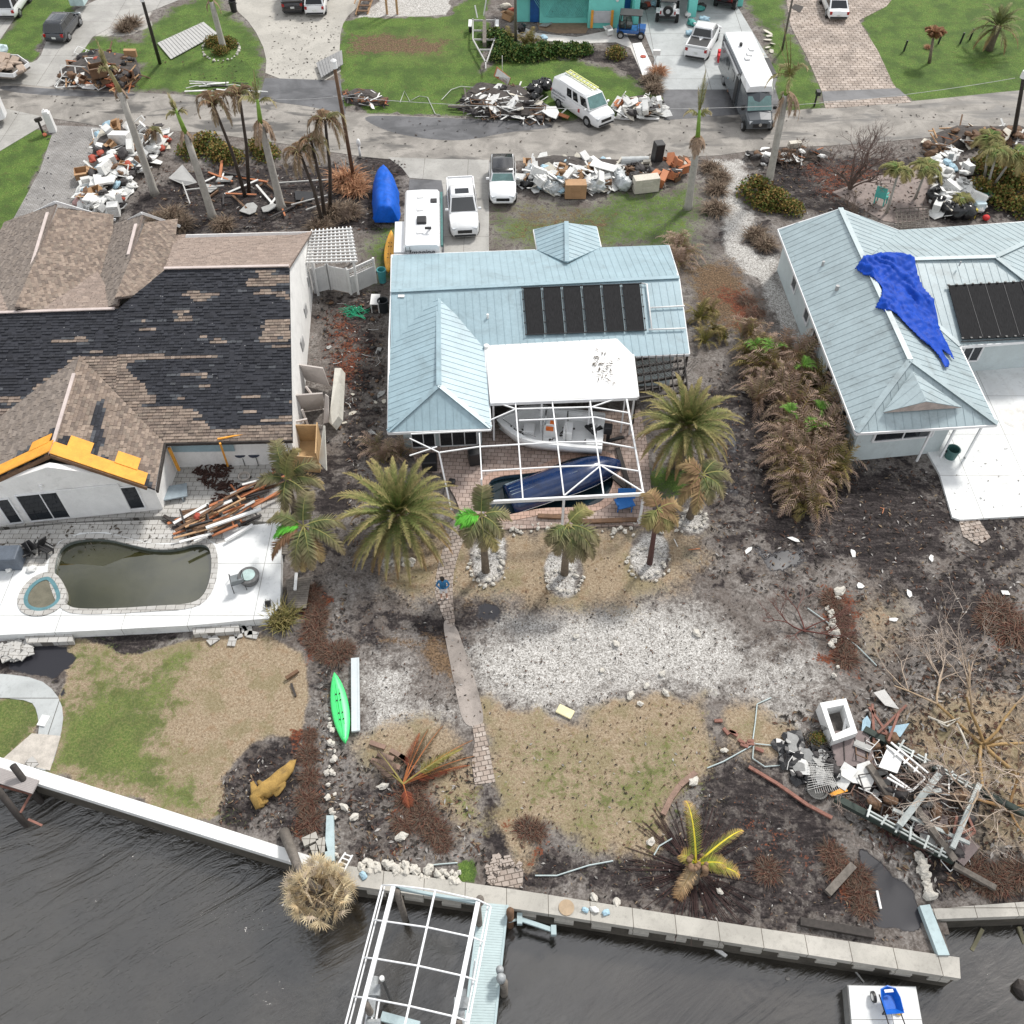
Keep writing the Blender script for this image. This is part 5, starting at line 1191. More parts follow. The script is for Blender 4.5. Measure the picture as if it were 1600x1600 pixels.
# sheets of fallen roofing on the lawns
m_galv=M('galvanised_sheet',(.46,.455,.44),.5,.12,1.5,.15)
def sheet(pts,label,mat=m_galv,z=.12,rib=.3,name='metal_sheet',cat='roof panel'):
    p3=[P(x,y,z) for x,y in pts];mb=MB();roofpoly(mb,p3,None,.05);a,b=p3[0],p3[1];n=int((b-a).length/rib)
    for i in range(1,n):t_=i/n;mb.bar(a.lerp(b,t_) +Vector((0,0,.02)),p3[3].lerp(p3[2],t_) +Vector((0,0,.02)),.04,.04)
    return one(name,mb,mat,label,cat)
sheet([(246,67),(318,34),(340,52),(267,92)],'long grey ribbed roof panel fallen on the lawn beside the dark pole');sheet([(494,98),(534,78),(536,100),(502,121)],'tilted grey panel lying at the foot of the shell driveway',M('grey_tin',(.27,.27,.27),.6,.15,2),.35)
# palm rings of white stones, built as stones one can count
def stones(cx,cy,rx,ry,n,label,group,a0=0,a1=6.28,sz=.16,jit=.25):
    for i in range(n):
        an=a0+(a1-a0) *i/n+rr(-.05,.05);k=1+rr(-jit,jit);p=P(cx+rx*k*math.cos(an),cy+ry*k*math.sin(an));o=copy_tree(STONES[rnd.randrange(4)],p+Vector((0,0,.02)),rr(0,6),label,group,sz*.62*rr(.6,1.4))
STONES=[]
m_stone=M('bleached_limestone',(.60,.57,.51),.9,.25,3,.35,bump=.3)
for i in range(4):
    mb=MB();mb.blob((0,0,.4),(1,.8,.65),i+3,.75,2,freq=1.4);o=mb.build('limestone_rock',m_stone);tag(o,'pale limestone rock','rock');STONES.append(o)
# ================================================================ VEHICLES
PROTO=[]
m_tyre=M('tyre_rubber',(.018,.018,.018),.85,.3,8);m_rim=M('alloy_rim',(.45,.46,.47),.3,.15,8,metal=.7)
m_carglass=M('tinted_car_glass',(.012,.015,.018),.05,.2,1,spec=.9);m_lamp=M('clear_headlamp',(.62,.65,.68),.1,.1,8,spec=.9);m_tail=M('red_tail_lamp',(.35,.01,.01),.2,.2,8)
m_plate=M('number_plate',(.7,.72,.7),.5);m_chrome=M('chrome',(.6,.6,.6),.2,.1,5,metal=.9);m_sage=M('windscreen_shade',(.13,.25,.24),.12,.3,2,spec=.9)
def paint(name,col,rough=.25,coat=.6):return M(name,col,rough,.05,.8,.06,coat=coat)
p_white=paint('white_car_paint',(.80,.81,.82));p_black=paint('black_car_paint',(.012,.012,.014));p_grey=paint('graphite_car_paint',(.045,.05,.058));p_slate=paint('slate_car_paint',(.075,.085,.095))
def wheel(par,x,y,r,w_=.24,side=1):
    mb=MB();mb.lathe([(r*.6,-w_/2),(r*.93,-w_/2),(r,-w_*.36),(r,w_*.36),(r*.93,w_/2),(r*.6,w_/2)],(0,0,0),20);v=[(a,c,b) for a,b,c in mb.v];mb.v=v;o=mb.build('wheel',m_tyre,par);o.location=(x,y,r)
    mb=MB();mb.lathe([(r*.62,-.02),(r*.6,.03),(r*.2,.045),(.02,.05)],(0,0,0),16)
    mb.v=[(a,c*side,b) for a,b,c in mb.v];q_=mb.build('rim',m_rim,o);q_.location=(0,side*(w_/2-.015),0)
    mb=MB()
    for k in range(5):an=k*2*math.pi/5;mb.bar((.0,side*.045,0),(r*.5*math.cos(an),side*.035,r*.5*math.sin(an)),.05,.02)
    q2=mb.build('spokes',m_rim,q_)
def loft(mb,secs):
    """secs: list of (x, [(y,z)...]) half-sections mirrored"""
    rings=[]
    for x,hs in secs:rings.append([(x,y,z) for y,z in hs] +[(x,-y,z) for y,z in hs[::-1]])
    n=len(rings[0]);vs=sum(rings,[]);fs=[]
    for i in range(len(rings) -1):
        for j in range(n):k=(j+1) % n;fs.append((i*n+j,i*n+k,(i+1) *n+k,(i+1) *n+j))
    fs += [tuple(range(n))[::-1],tuple((len(rings) -1) *n+j for j in range(n))]
    mb.add(vs,fs)
def car(kind,loc,rz,mat,label,L_=4.7,W_=1.85,H_=1.65,roofmat=None,glassroof=False,bed=None,hoodz=1.0,cab=None,extra=None,name=None,cat='car',wr=.36,plate=True,group=None,grille=True,shade=None):
    """x forward, origin between the wheels on the ground"""
    t=empty(name or 'parked_car',loc,rz,label,cat,group);hw=W_/2;zb=.28 if kind != 'suv' else .32;bz=hoodz      # belt line
    mb=MB();st=[]
    for x,k,zt in ((-L_/2,.86,bz*.80),(-L_/2+.10,.95,bz*.93),(-L_/2+.5,1,bz),(-L_*.15,1,bz+.02),(L_*.18,1,bz),(L_/2-.75,.98,bz*.93),(L_/2-.28,.93,bz*.84),(L_/2-.05,.82,bz*.70),(L_/2,.74,bz*.55)):
        y=hw*k;st.append((x,[(0,zb),(y*.9,zb),(y,zb+.15),(y,zt*.72),(y*.96,zt*.93),(y*.80,zt),(0,zt+.03)]))
    loft(mb,st);b=mb.build('body',mat,t,smooth=True);b.modifiers.new('s','EDGE_SPLIT').split_angle=R(40)
    # cabin: x of base front/rear and roof front/rear
    fb,ft,rt,rb=cab or {'suv':(.30,.08,-.38,-.47),'sedan':(.24,.04,-.24,-.40),'pickup':(.26,.10,-.13,-.17),'van':(.33,.22,-.47,-.49)}[kind]
    fb,ft,rt,rb=[q_*L_ for q_ in (fb,ft,rt,rb)];cw,rw=hw*.94,hw*.80;z0,z1=bz-.02,H_-.05
    def lerp(a,c,u):return Vector(a).lerp(Vector(c),u)
    A,B,C,D=(fb,cw,z0),(ft,rw,z1),(rt,rw,z1),(rb,cw,z0);mir=lambda p:(p[0],-p[1],p[2])
    mb=MB();mb.add([A,B,C,D,mir(A),mir(B),mir(C),mir(D)],[(0,3,2,1),(4,5,6,7),(0,1,5,4),(2,3,7,6),(1,2,6,5)]);bev(mb.build('cabin',mat,t),.07,3,20)
    mb=MB();ln=ft-rt;loft(mb,[(rt+.02,[(0,z1-.02),(rw*.96,z1-.02),(rw*.9,z1+.01),(0,z1+.02)]),(rt+ln*.3,[(0,z1-.02),(rw*.99,z1-.02),(rw*.9,z1+.04),(0,z1+.055)]),(rt+ln*.75,[(0,z1-.02),(rw*.99,z1-.02),(rw*.9,z1+.04),(0,z1+.055)]),(ft-.02,[(0,z1-.02),(rw*.96,z1-.02),(rw*.9,z1+.01),(0,z1+.02)])])
    mb.build('roof',roofmat or mat,t,smooth=True)
    if glassroof:mb=MB();mb.box((rt+ln*.62,0,z1+.06),(ln*.38,rw*1.15,.02));mb.build('sunroof',m_carglass,t)
    def panel(q0,q1,q2,q3,ins,nm,mt,off=.015):
        q=[Vector(x) for x in (q0,q1,q2,q3)];c=sum(q,Vector()) /4;n=(q[1] -q[0]).cross(q[3] -q[0]).normalized()
        if n.dot(c-Vector((0,0,z0))) < 0:n=-n
        q=[p+(c-p) *ins for p in q];m2=MB();m2.slab([p+n*off for p in q],n,.012);return m2.build(nm,mt,t)
    panel(A,B,mir(B),mir(A),.13,'windshield',shade or m_carglass);panel(D,C,mir(C),mir(D),.17,'rear_window',m_carglass)
    cuts=(0,.36,.68,1) if kind in ('suv',) else ((0,.5,1) if kind != 'van' else (.0,.25))
    if kind == 'van':cuts=(.02,.22,.30,.46,.48,.64)
    for s in (1,-1):
        prs=list(zip(cuts[:-1],cuts[1:])) if kind != 'van' else [(.02,.20),(.27,.41),(.44,.58)]
        for u0,u1 in prs:
            g=lambda p:p if s == 1 else mir(p)
            lo0,lo1=lerp(A,D,u0),lerp(A,D,u1);hi0,hi1=lerp(B,C,u0),lerp(B,C,u1)
            q=[lo0.lerp(hi0,.12),lo0.lerp(hi0,.86),lo1.lerp(hi1,.86),lo1.lerp(hi1,.12)];q=[Vector(g(tuple(p))) for p in q]
            panel(*q,.08,'side_window',m_carglass)
    for sx in (L_*.305,-L_*.30):
        for s in (1,-1):
            wheel(t,sx,s*(hw-.11),wr,side=s)
            mb=MB();mb.cyl((sx,s*(hw-.04),wr),wr*1.18,.07,20,axis='Y');mb.build('wheel_arch',m_black,t)
    for s in (1,-1):
        mb=MB();mb.box((L_/2-.18,s*hw*.66,bz*.70),(.26,hw*.38,.16),R(-18*s));bev(mb.build('headlight',m_lamp,t),.03)
        mb=MB();mb.box((-L_/2+.06,s*hw*.80,bz*.80),(.14,hw*.22,.22));mb.build('taillight',m_tail,t)
        mb=MB();mb.box((fb-.25,s*(hw+.10),bz+.08),(.14,.22,.16));bev(mb.build('mirror',mat if mat is not p_white else p_white,t),.04)
    if grille:mb=MB();mb.box((L_/2-.035,0,bz*.56),(.10,hw*.95,.22));mb.build('grille',m_black,t)
    mb=MB();mb.box((L_/2-.03,0,zb+.1),(.16,W_*.72,.14));bev(mb.build('bumper',m_black if kind in ('van','pickup') else mat,t),.04)
    mb=MB();mb.box((-L_/2+.02,0,zb+.1),(.16,W_*.82,.16));bev(mb.build('bumper',m_black,t),.04)
    if plate:mb=MB();mb.box((-L_/2-.0,0,bz*.62),(.04,.34,.16));mb.build('number_plate',m_plate,t)
    if bed:
        x0,x1=-L_/2+.10,rb-.08;mb=MB();mb.box(((x0+x1) /2,0,bz+.03),(x1-x0,W_*.82,.02));mb.build('cargo_bed' if bed != 'cover' else 'bed_cover',m_black if bed != 'cover' else mat,t)
        mb=MB()
        for s in (1,-1):mb.box(((x0+x1) /2,s*hw*.90,bz+.03),(x1-x0+.1,.09,.09))
        mb.box((x0-.03,0,bz+.06),(.08,W_*.85,.13));mb.box((x1+.04,0,bz+.06),(.06,W_*.85,.1));mb.build('bed_rail',mat,t)
    return t
def at2(rear,front,back_off=0):
    a,b=P(*rear),P(*front);d=b-a;return (a+b) /2,math.atan2(d.y,d.x)
def place(kind,rear,front,*a,**k):c,rz=at2(rear,front);return car(kind,c,rz,*a,**k)
place('suv',(86,74),(119,30),p_grey,'graphite hatchback SUV parked on the concrete driveway at the upper left',L_=4.7)
place('suv',(8,38),(40,-8),p_white,'white SUV cut by the top left corner on its driveway',L_=4.9,W_=1.95,H_=1.8)
c_=place('pickup',(458,42),(462,-32),p_black,'black pickup with loaded bed at the top of the shell driveway',L_=5.6,W_=1.98,H_=1.9,bed='open',hoodz=1.15,cat='pickup')
place('suv',(491,40),(502,-18),p_white,'white SUV with red tail lamps beside the black pickup',L_=4.8,H_=1.8,hoodz=1.08)
place('pickup',(719,293),(728,384),p_white,'white crew cab pickup with sunroof and covered bed beside the travel trailer',L_=5.7,W_=2.0,H_=1.92,bed='cover',glassroof=True,hoodz=1.18,cat='pickup',cab=(.24,.10,-.16,-.20),wr=.40)
place('suv',(785,260),(786,330),p_white,'white crossover with black glass roof parked at the roadside',L_=4.75,W_=1.9,H_=1.52,hoodz=1.04,roofmat=p_black,shade=m_sage,wr=.36,cab=(.17,.09,-.43,-.48))
place('pickup',(1083,100),(1110,48),p_white,'white pickup with open black bed on the washed concrete driveway',L_=5.7,W_=2.0,H_=1.92,bed='open',hoodz=1.18,cat='pickup',wr=.40)
place('sedan',(1310,38),(1292,-5),p_white,'white sedan on the tan paver driveway',L_=4.75,H_=1.45,hoodz=.92)
# work van
c_,rz=at2((884,160),(936,194));van=car('van',c_,rz,p_white,'white work van with a yellow roof ladder and lettering on its side',L_=5.7,W_=2.02,H_=2.1,hoodz=1.25,name='work_van',cat='van',wr=.38,plate=False,shade=m_sage)
mb=MB()
for s in (-.2,.2):mb.bar((-2.5,.45+s,2.22),(1.0,.45+s,2.22),.07,.09)
for i in range(9):mb.bar((-2.4+i*.41,.25,2.22),(-2.4+i*.41,.65,2.22),.09,.05)
mb.build('roof_ladder',M('yellow_ladder',(.66,.68,.25),.5,.15,4),van)
def textobj(txt,size,par,loc,rot,mat,name='lettering',ext_=.004,font_shear=0):
    cu=bpy.data.curves.new(name,'FONT');cu.body=txt;cu.size=size;cu.extrude=ext_;cu.shear=font_shear;cu.align_x='CENTER';cu.align_y='CENTER';tmp=bpy.data.objects.new('t',cu);COL.objects.link(tmp)
    dg=bpy.context.evaluated_depsgraph_get();me=bpy.data.meshes.new_from_object(tmp.evaluated_get(dg));bpy.data.objects.remove(tmp);me.name=name;me.materials.clear();me.materials.append(mat)
    o=bpy.data.objects.new(name,me);COL.objects.link(o);o.parent=par;o.location=loc;o.rotation_euler=rot;return o
m_ink=M('dark_lettering',(.03,.035,.05),.6)
# right-hand flank faces the camera
for i,(txt,sz) in enumerate((('Home & Electric',.26),('Electrical Contractors',.17),('Service & Repair',.17))):textobj(txt,sz,van,(-1.75,-1.018,1.05-i*.25+.12),(R(90),0,0),m_ink)
mb=MB();mb.box((.75,-1.02,.85),(.22,.01,.3));mb.build('door_emblem',M('red_emblem',(.45,.08,.08),.6),van)
# RV travel trailer beside the centre drive
tz=3.25
ta,tb_,tc_,td=P(633,290,tz),P(686,290,tz),P(687,383,tz),P(630,382,tz)
c0=(ta+tc_) /2;hd=((ta+tb_) /2-(td+tc_) /2);rz=math.atan2(hd.y,hd.x);TL=hd.length;TW=((tb_-ta).length+(tc_-td).length) /2
tr=empty('travel_trailer',(c0.x,c0.y,0),rz,'white travel trailer with script lettering on its rear beside the blue tarped boat','trailer')
mb=MB();loft(mb,[(-TL/2,[(0,.7),(TW/2-.05,.7),(TW/2-.05,2.0),(TW/2-.06,3.1),(TW/2-.2,3.22),(0,3.25)]),(-TL/2+.12,[(0,.55),(TW/2,.55),(TW/2,2.0),(TW/2,3.1),(TW/2-.12,3.25),(0,3.29)]),(TL/2-.5,[(0,.55),(TW/2,.55),(TW/2,2.0),(TW/2,3.1),(TW/2-.12,3.25),(0,3.29)]),(TL/2,[(0,.9),(TW/2-.1,.9),(TW/2-.1,2.0),(TW/2-.15,2.7),(TW/2-.3,2.9),(0,2.95)])]);mb.build('body',p_white,tr)
mb=MB();mb.box((-TL*.25,TW/2+.3,1.6),(TL*.5,.65,2.4));bev(mb.build('slide_out',p_white,tr),.04)
mb=MB();mb.box((-TL*.12,0,3.34),(.7,.6,.22));bev(mb.build('air_conditioner',m_black,tr),.05)
for x in (.30,.08,-.30):mb=MB();mb.box((TL*x,.1,3.30),(.42,.42,.10));bev(mb.build('roof_vent',m_white,tr),.03)
mb=MB();mb.box((TL*.22,-.75,3.30),(.4,.4,.06));mb.build('roof_vent',m_black,tr)
mb=MB();mb.bar((-TL*.24,-.55,3.28),(-TL*.30,-.45,3.6),.10);mb.box((-TL*.31,-.42,3.6),(.12,.4,.12));mb.build('antenna',m_black,tr)
mb=MB();mb.box((-TL/2-.005,-.15,1.95),(.03,1.2,.55));bev(mb.build('rear_window',m_carglass,tr),.01)
mb=MB()
for s in (.72,.98):mb.bar((-TL/2-.12,s,.8),(-TL/2-.12,s,3.2),.03)
for i in range(7):mb.bar((-TL/2-.12,.72,.95+i*.33),(-TL/2-.12,.98,.95+i*.33),.03)
mb.build('ladder',m_black,tr);textobj('Imagine',.52,tr,(-TL/2-.02,.05,2.72),(R(90),0,R(-90)),m_ink,font_shear=.35)
mb=MB();mb.bar((-TL*.45,-TW/2-.12,2.9),(TL*.45,-TW/2-.12,2.9),.14);mb.build('awning',M('teal_awning',(.05,.16,.15),.5),tr)
for sx in (-.08,.06):
    for s in (1,-1):wheel(tr,TL*sx,s*(TW/2-.1),.36,side=s)
for s in (1,-1):mb=MB();mb.box((-TL/2-.01,s*.95,1.0),(.04,.14,.3));mb.build('taillight',m_tail,tr)
# tarped boat on the grass
mb=MB();a,b=P(605,352),P(602,288);d=(b-a);Lb=d.length+.3;n_=22
for i in range(n_+1):
    u=i/n_;hw_=.95*(math.sin(math.pi*min(1,(u*.35+.35))) ** .5) *(1 if u < .75 else max(.15,1-((u-.75) /.25) ** 3*.85));hw_=max(.12,hw_*(.9 if u < .05 else 1));zt=1.45+.25*math.sin(u*9) *.3
    for j in range(15):
        v_=-1+2*j/14;z_=zt*(1-abs(v_) ** 3.2*.85) +.10*mnoise.noise(Vector((u*9,v_*4,2)));
        mb.v.append(tuple(a+d*(u*1.02) +Vector((v_*hw_*(1+.1*mnoise.noise(Vector((u*8,v_*2,7)))),0,max(.03,z_)))));mb.c.append((1,1,1))
for i in range(n_):
    for j in range(14):mb.f.append([i*15+j,i*15+j+1,(i+1) *15+j+1,(i+1) *15+j]);mb.mi.append(0)
mb.f.append(list(range(15))[::-1]);mb.mi.append(0);mb.f.append([n_*15+j for j in range(15)]);mb.mi.append(0)
o=one('tarped_boat',mb,M('bright_blue_tarp',(.0,.10,.55),.6,.25,3,spec=.25),'small boat wrapped in bright blue tarp left of the travel trailer','tarped boat',smooth=True)
# motorhome
mz=3.2;ra,rb_,rc,rd=P(1133,52,mz),P(1177,50,mz),P(1212,128,mz),P(1172,131,mz)
c0=(ra+rc) /2;hd=(rd+rc) /2-(ra+rb_) /2;rz=math.atan2(hd.y,hd.x);ML=hd.length;MW=2.3
mh=empty('motorhome',(c0.x,c0.y,0),rz,'white and dark grey motorhome with slide out on the wet driveway apron','motorhome')
mb=MB();loft(mb,[(-ML/2,[(0,.5),(MW/2,.5),(MW/2,2.0),(MW/2,3.1),(MW/2-.15,3.2),(0,3.25)]),(ML*.28,[(0,.5),(MW/2,.5),(MW/2,2.0),(MW/2,3.1),(MW/2-.15,3.2),(0,3.25)])]);mb.build('body',p_slate,mh)
mb=MB();loft(mb,[(-ML/2+.1,[(0,3.15),(MW/2-.02,3.15),(MW/2-.08,3.27),(0,3.31)]),(ML*.40,[(0,2.7),(MW/2-.02,2.7),(MW/2-.10,3.22),(0,3.27)]),(ML*.50,[(0,2.5),(MW/2-.15,2.5),(MW/2-.35,2.9),(0,2.95)])]);mb.build('roof',p_white,mh,smooth=False)
mb=MB();ML2=ML/2;loft(mb,[(ML*.26,[(0,.45),(MW/2-.1,.45),(MW/2-.08,1.3),(MW/2-.12,2.5),(0,2.7)]),(ML2+.1,[(0,.45),(MW/2-.12,.45),(MW/2-.1,1.35),(MW/2-.22,2.3),(0,2.5)]),(ML2+.75,[(0,.45),(MW/2-.15,.45),(MW/2-.13,1.3),(MW/2-.25,1.38),(0,1.45)]),(ML2+1.5,[(0,.45),(MW/2-.2,.45),(MW/2-.22,.95),(MW/2-.35,1.1),(0,1.15)]),(ML2+1.65,[(0,.5),(MW/2-.35,.5),(MW/2-.35,.8),(MW/2-.45,.9),(0,.92)])]);mb.build('cab',p_slate,mh)
mb=MB();mb.slab([(ML2+.14,.86,2.25),(ML2+.14,-.86,2.25),(ML2+.78,-.93,1.46),(ML2+.78,.93,1.46)],(1,0,.9),.02);mb.v=[(x+.03,y,z+.03) for x,y,z in mb.v];mb.build('windshield',m_sage,mh)
for s in (1,-1):
    mb=MB();mb.box((ML2+1.42,s*.74,.93),(.36,.26,.22),R(-20*s));mb.build('headlight',m_lamp,mh);mb=MB();mb.box((ML2+.55,s*1.22,1.6),(.14,.25,.35));mb.build('mirror',m_black,mh)
    for x in (-ML*.25,ML2+.95):wheel(mh,x,s*(MW/2-.12),.38,side=s)
mb=MB();mb.box((ML2+1.62,0,.72),(.08,1.1,.3));mb.build('grille',m_black,mh);mb=MB();mb.cyl((ML2+1.67,0,.8),.12,.04,14,axis='X');mb.build('badge',m_chrome,mh)
mb=MB();mb.box((ML*.08,MW/2+.3,1.75),(ML*.36,.6,1.7));mb.build('slide_out',m_white,mh);mb=MB();mb.box((ML*.08,MW/2+.33,2.63),(ML*.38,.7,.05));mb.build('slide_awning',m_black,mh)
for x,s_ in ((-.18,-1),(.05,-1)):mb=MB();mb.box((ML*x,-MW/2-.01,2.0),(.9,.03,.6));mb.build('side_window',m_carglass,mh)
mb=MB();mb.box((ML*.22,-MW/2-.02,1.5),(.7,.04,1.9));mb.build('door',m_black,mh);mb=MB();mb.bar((-ML*.4,-MW/2-.1,2.85),(ML*.25,-MW/2-.1,2.85),.14);mb.build('awning',m_chrome,mh)
for x,y in ((-.12,.35),(-.02,.0),(.06,-.3)):mb=MB();mb.box((ML*x,y,3.34),(.5,.4,.08));bev(mb.build('roof_vent',m_white,mh),.03)
mb=MB();mb.box((-ML*.2,-.35,3.42),(.2,.2,.22));mb.build('antenna',m_black,mh)
# jeeps and the golf cart
def jeep(rear,front,bodym,label):
    c,rz=at2(rear,front);t=empty('off_road_jeep',c,rz,label,'jeep')
    mb=MB();mb.box((-.1,0,.95),(3.3,1.45,.6));mb.box((1.35,0,1.05),(1.0,1.2,.45));bev(mb.build('body',bodym,t),.06)
    mb=MB();mb.box((-.5,0,1.75),(2.0,1.4,.08));bev(mb.build('soft_top',m_black,t),.04);mb=MB()
    for x in (-1.5,-.5,.5):
        for s in (.68,-.68):mb.bar((x,s,1.2),(x,s,1.75),.07)
    mb.build('roll_cage',m_black,t)
    for s in (.85,-.85):
        mb=MB();mb.box((1.45,s,.95),(1.0,.35,.08));mb.box((-1.35,s,.95),(.9,.32,.08));mb.build('fender',bodym if bodym is p_white else m_black,t)
    for x in (1.35,-1.3):
        for s in (1,-1):wheel(t,x,s*.86,.45,.3,s)
    mb=MB();mb.lathe([(.2,-.12),(.42,-.12),(.45,0),(.42,.12),(.2,.12)],(0,0,0),18);mb.v=[(-1.98+c2,a,1.2+b) for a,b,c2 in mb.v];sp=mb.build('spare_wheel',m_tyre,t);mb=MB();mb.cyl((-2.08,0,1.2),.2,.06,12,axis='X');mb.build('rim',m_rim,sp)
    mb=MB();mb.bar((-1.85,-.75,.6),(-1.85,.75,.6),.16);mb.build('bumper',m_black,t)
    for s in (.62,-.62):mb=MB();mb.box((-1.78,s,.95),(.06,.12,.25));mb.build('taillight',m_tail,t)
    mb=MB();mb.box((.62,0,1.5),(.05,1.3,.5));mb.build('windshield',m_carglass,t);return t
jeep((1041,42),(1043,6),p_white,'white and black jeep with rear spare wheel in the turquoise garage mouth');jeep((1128,18),(1150,-12),M('dark_red_paint',(.10,.01,.012),.3,coat=.5),'dark red jeep with swung out spare wheel at the top edge')
c_=P(985,56);gc=empty('golf_cart',c_,R(-8),'blue and black off road buggy beside the turquoise house door','buggy')
mb=MB();mb.box((0,0,.55),(2.4,1.1,.3));mb.box((.9,0,.75),(.7,1.0,.25));bev(mb.build('body',M('metallic_blue',(.02,.12,.38),.3,coat=.5),gc),.05)
mb=MB();mb.box((-.1,0,1.95),(1.9,1.3,.08));bev(mb.build('roof',m_black,gc),.04);mb=MB()
for x in (-1,.75):
    for s in (.6,-.6):mb.bar((x,s,.6),(x*.85,s,1.95),.06)
mb.build('frame_bar',m_black,gc)
for x in (-.2,-.8):mb=MB();mb.box((x,0,.9),(.5,1.05,.12));mb.box((x-.25,0,1.2),(.1,1.05,.5));mb.build('seat',m_black,gc)
for x in (.9,-.85):
    for s in (1,-1):wheel(gc,x,s*.62,.3,.24,s)
# boat trailer and trailer of cushions
bt=empty('boat_trailer',P(755,60),0,'empty galvanised boat trailer on the lawn left of the weathered pole','boat trailer')
def tb(a,b,w_=.10,z0=.6,z1=.6,nm='frame_rail',mt=m_galv):mb=MB();mb.bar(P(*a,z0),P(*b,z1),w_,w_*1.3);mb.build(nm,mt,bt,True)
for a,b in (((739,30),(739,62)),((774,30),(773,62)),((739,62),(759,98)),((773,62),(760,98)),((759,96),(759,108)),((738,32),(775,32)),((739,48),(774,48)),((739,62),(773,62)),((748,78),(766,78))):tb(a,b)
tb((757,34),(757,70),.3,.75,.75,'bunk',m_greywood);tb((746,28),(742,8),.08,.7,1.6,'guide_post',m_white);tb((756,24),(760,-2),.08,.7,2.2,'guide_post',m_white)
for s,x in ((-1,735),(1,777)):
    p=P(x,50);wheel(bt,p.x-bt.location.x,p.y-bt.location.y,.33,.22,s);bt.children[-1].rotation_euler=(0,0,R(90));mb=MB();mb.box(p+Vector((0,0,.75)),(.28,1.3,.06));mb.build('fender',m_white,bt,True)
tcx=empty('utility_trailer',P(14,110),0,'flat trailer at the left edge of the road heaped with beige sofa cushions','trailer')
tp0=[P(x,y,.62) for x,y in ((-30,92),(30,92),(47,104),(22,122),(-30,118))]
mb=MB();mb.prism(tp0,.5,.62);mb.build('deck',m_greywood,tcx,True);mb=MB()
for i in range(5):mb.bar(tp0[i] +Vector((0,0,.2)),tp0[(i+1) % 5] +Vector((0,0,.2)),.06,.3)
mb.build('side_rail',m_trim,tcx,True)
for x,y in ((18,124),(-20,120)):p=P(x,y);wheel(tcx,p.x-tcx.location.x,p.y-tcx.location.y,.33,.2,-1)
cu_proto=[]
mb=MB();mb.box((0,0,.1),(.95,.62,.2));o=bev(mb.build('sofa_cushion',M('beige_upholstery',(.38,.30,.24),.9,.1,3,.15)),.07,3);tag(o,'beige cushion','cushion');PROTO.append(o)
for i in range(24):
    u,v_=rr(0,1),rr(0,1);p=P(-22+55*u+6*v_,96+20*v_,.64);p.z=.64+.55*(1-abs(u-.45) *1.4) *rr(.1,1) +.02*i/24
    copy_tree(o,p,(rr(-.35,.35),rr(-.35,.35),rr(0,3)),'beige sofa cushion heaped on the flat trailer at the left edge','beige cushions on the flat trailer')
mb=MB();mb.blob(P(2,84,.9) +Vector((0,0,.35)),(.7,.5,.35),5,.5,2);one('plastic_sheet',mb,M('crumpled_clear_plastic',(.55,.68,.70),.25,.2,4),'crumpled pale plastic sheet on top of the cushion trailer','plastic sheet')
mb=MB();a=[P(x,y,0) for x,y in ((-40,158),(2,160),(16,188),(14,196),(-40,214))];mb.prism(a,.5,2.2);bev(one('box_truck',mb,p_white,'white box body of a vehicle cut by the left edge below the road','truck'),.12,3)
mb=MB();a=P(121,16);mb.box(a+Vector((.2,.5,.9)),(1.3,1.4,1.0));t_=one('utility_cart',mb,M('pale_aqua_paint',(.48,.62,.62),.4),'small pale aqua utility vehicle at the top edge of the concrete driveway','cart');bev(t_,.1,2)
# ================================================================ BOATS, KAYAKS, PEOPLE
def hull(mb,Ln,B,D,n=20,bow=.42,m=9,flare=.82,sheer=.18):
    """boat hull skin: x forward, keel at z=0, gunwale at z=D; returns gunwale half widths"""
    rows=[]
    for i in range(n+1):
        u=i/n;x=-Ln/2+Ln*u;k=1 if u < 1-bow else max(.0,1-((u-(1-bow)) /bow) ** 2.1);hw=B/2*k*(.94+.06*min(1,u*4));zk=0 if u < .7 else ((u-.7) /.3) ** 2*D*.75;zt=D*(1+sheer*u*u)
        rows.append((x,hw,zk,zt))
    vs=[]
    for x,hw,zk,zt in rows:
        for j in range(m):
            v_=-1+2*j/(m-1);a=abs(v_);y=hw*(1 if v_ > 0 else -1) *(flare*min(1,a/.55) if a < .55 else flare+(1-flare) *(a-.55) /.45);z=zk+(zt-zk) *(.30*a/.55 if a < .55 else .30+.70*(a-.55) /.45)
            if a < 1e-6:y=0
            vs.append((x,y,z))
    fs=[(i*m+j,(i+1) *m+j,(i+1) *m+j+1,i*m+j+1) for i in range(n) for j in range(m-1)] +[tuple(range(m))]
    mb.add(vs,fs);return rows
m_gel=M('white_gelcoat',(.88,.89,.89),.3,.05,1.5,.12,coat=.4)
c_,rz=at2((936,690),(780,655));c_=(P(782,657,.8) +P(938,668,.8)) /2;hd=P(782,657,.8) -P(938,672,.8)
wb_=empty('motor_boat',(c_.x,c_.y-.45,.1),math.atan2(hd.y,hd.x),'white open centre console boat lying on the patio inside the screen frame','boat')
LB=hd.length+.2;mb=MB();rows=hull(mb,LB,2.75,1.0);o=mb.build('hull',m_gel,wb_,smooth=True);o.modifiers.new('t','SOLIDIFY').thickness=.07
mb=MB();n_=len(rows);vs=[(x,y,.45) for x,hw,_,_ in rows for y in (-hw*.80,hw*.80)];mb.add(vs,[(2*i,2*i+2,2*i+3,2*i+1) for i in range(n_-1)]);mb.build('deck',m_gel,wb_)
mb=MB()
for s in (1,-1):
    for a,b in zip(rows[:-1],rows[1:]):mb.bar((a[0],s*a[1] *.96,a[3] +.02),(b[0],s*b[1] *.96,b[3] +.02),.20 if a[0] < LB*.2 else .3,.05)
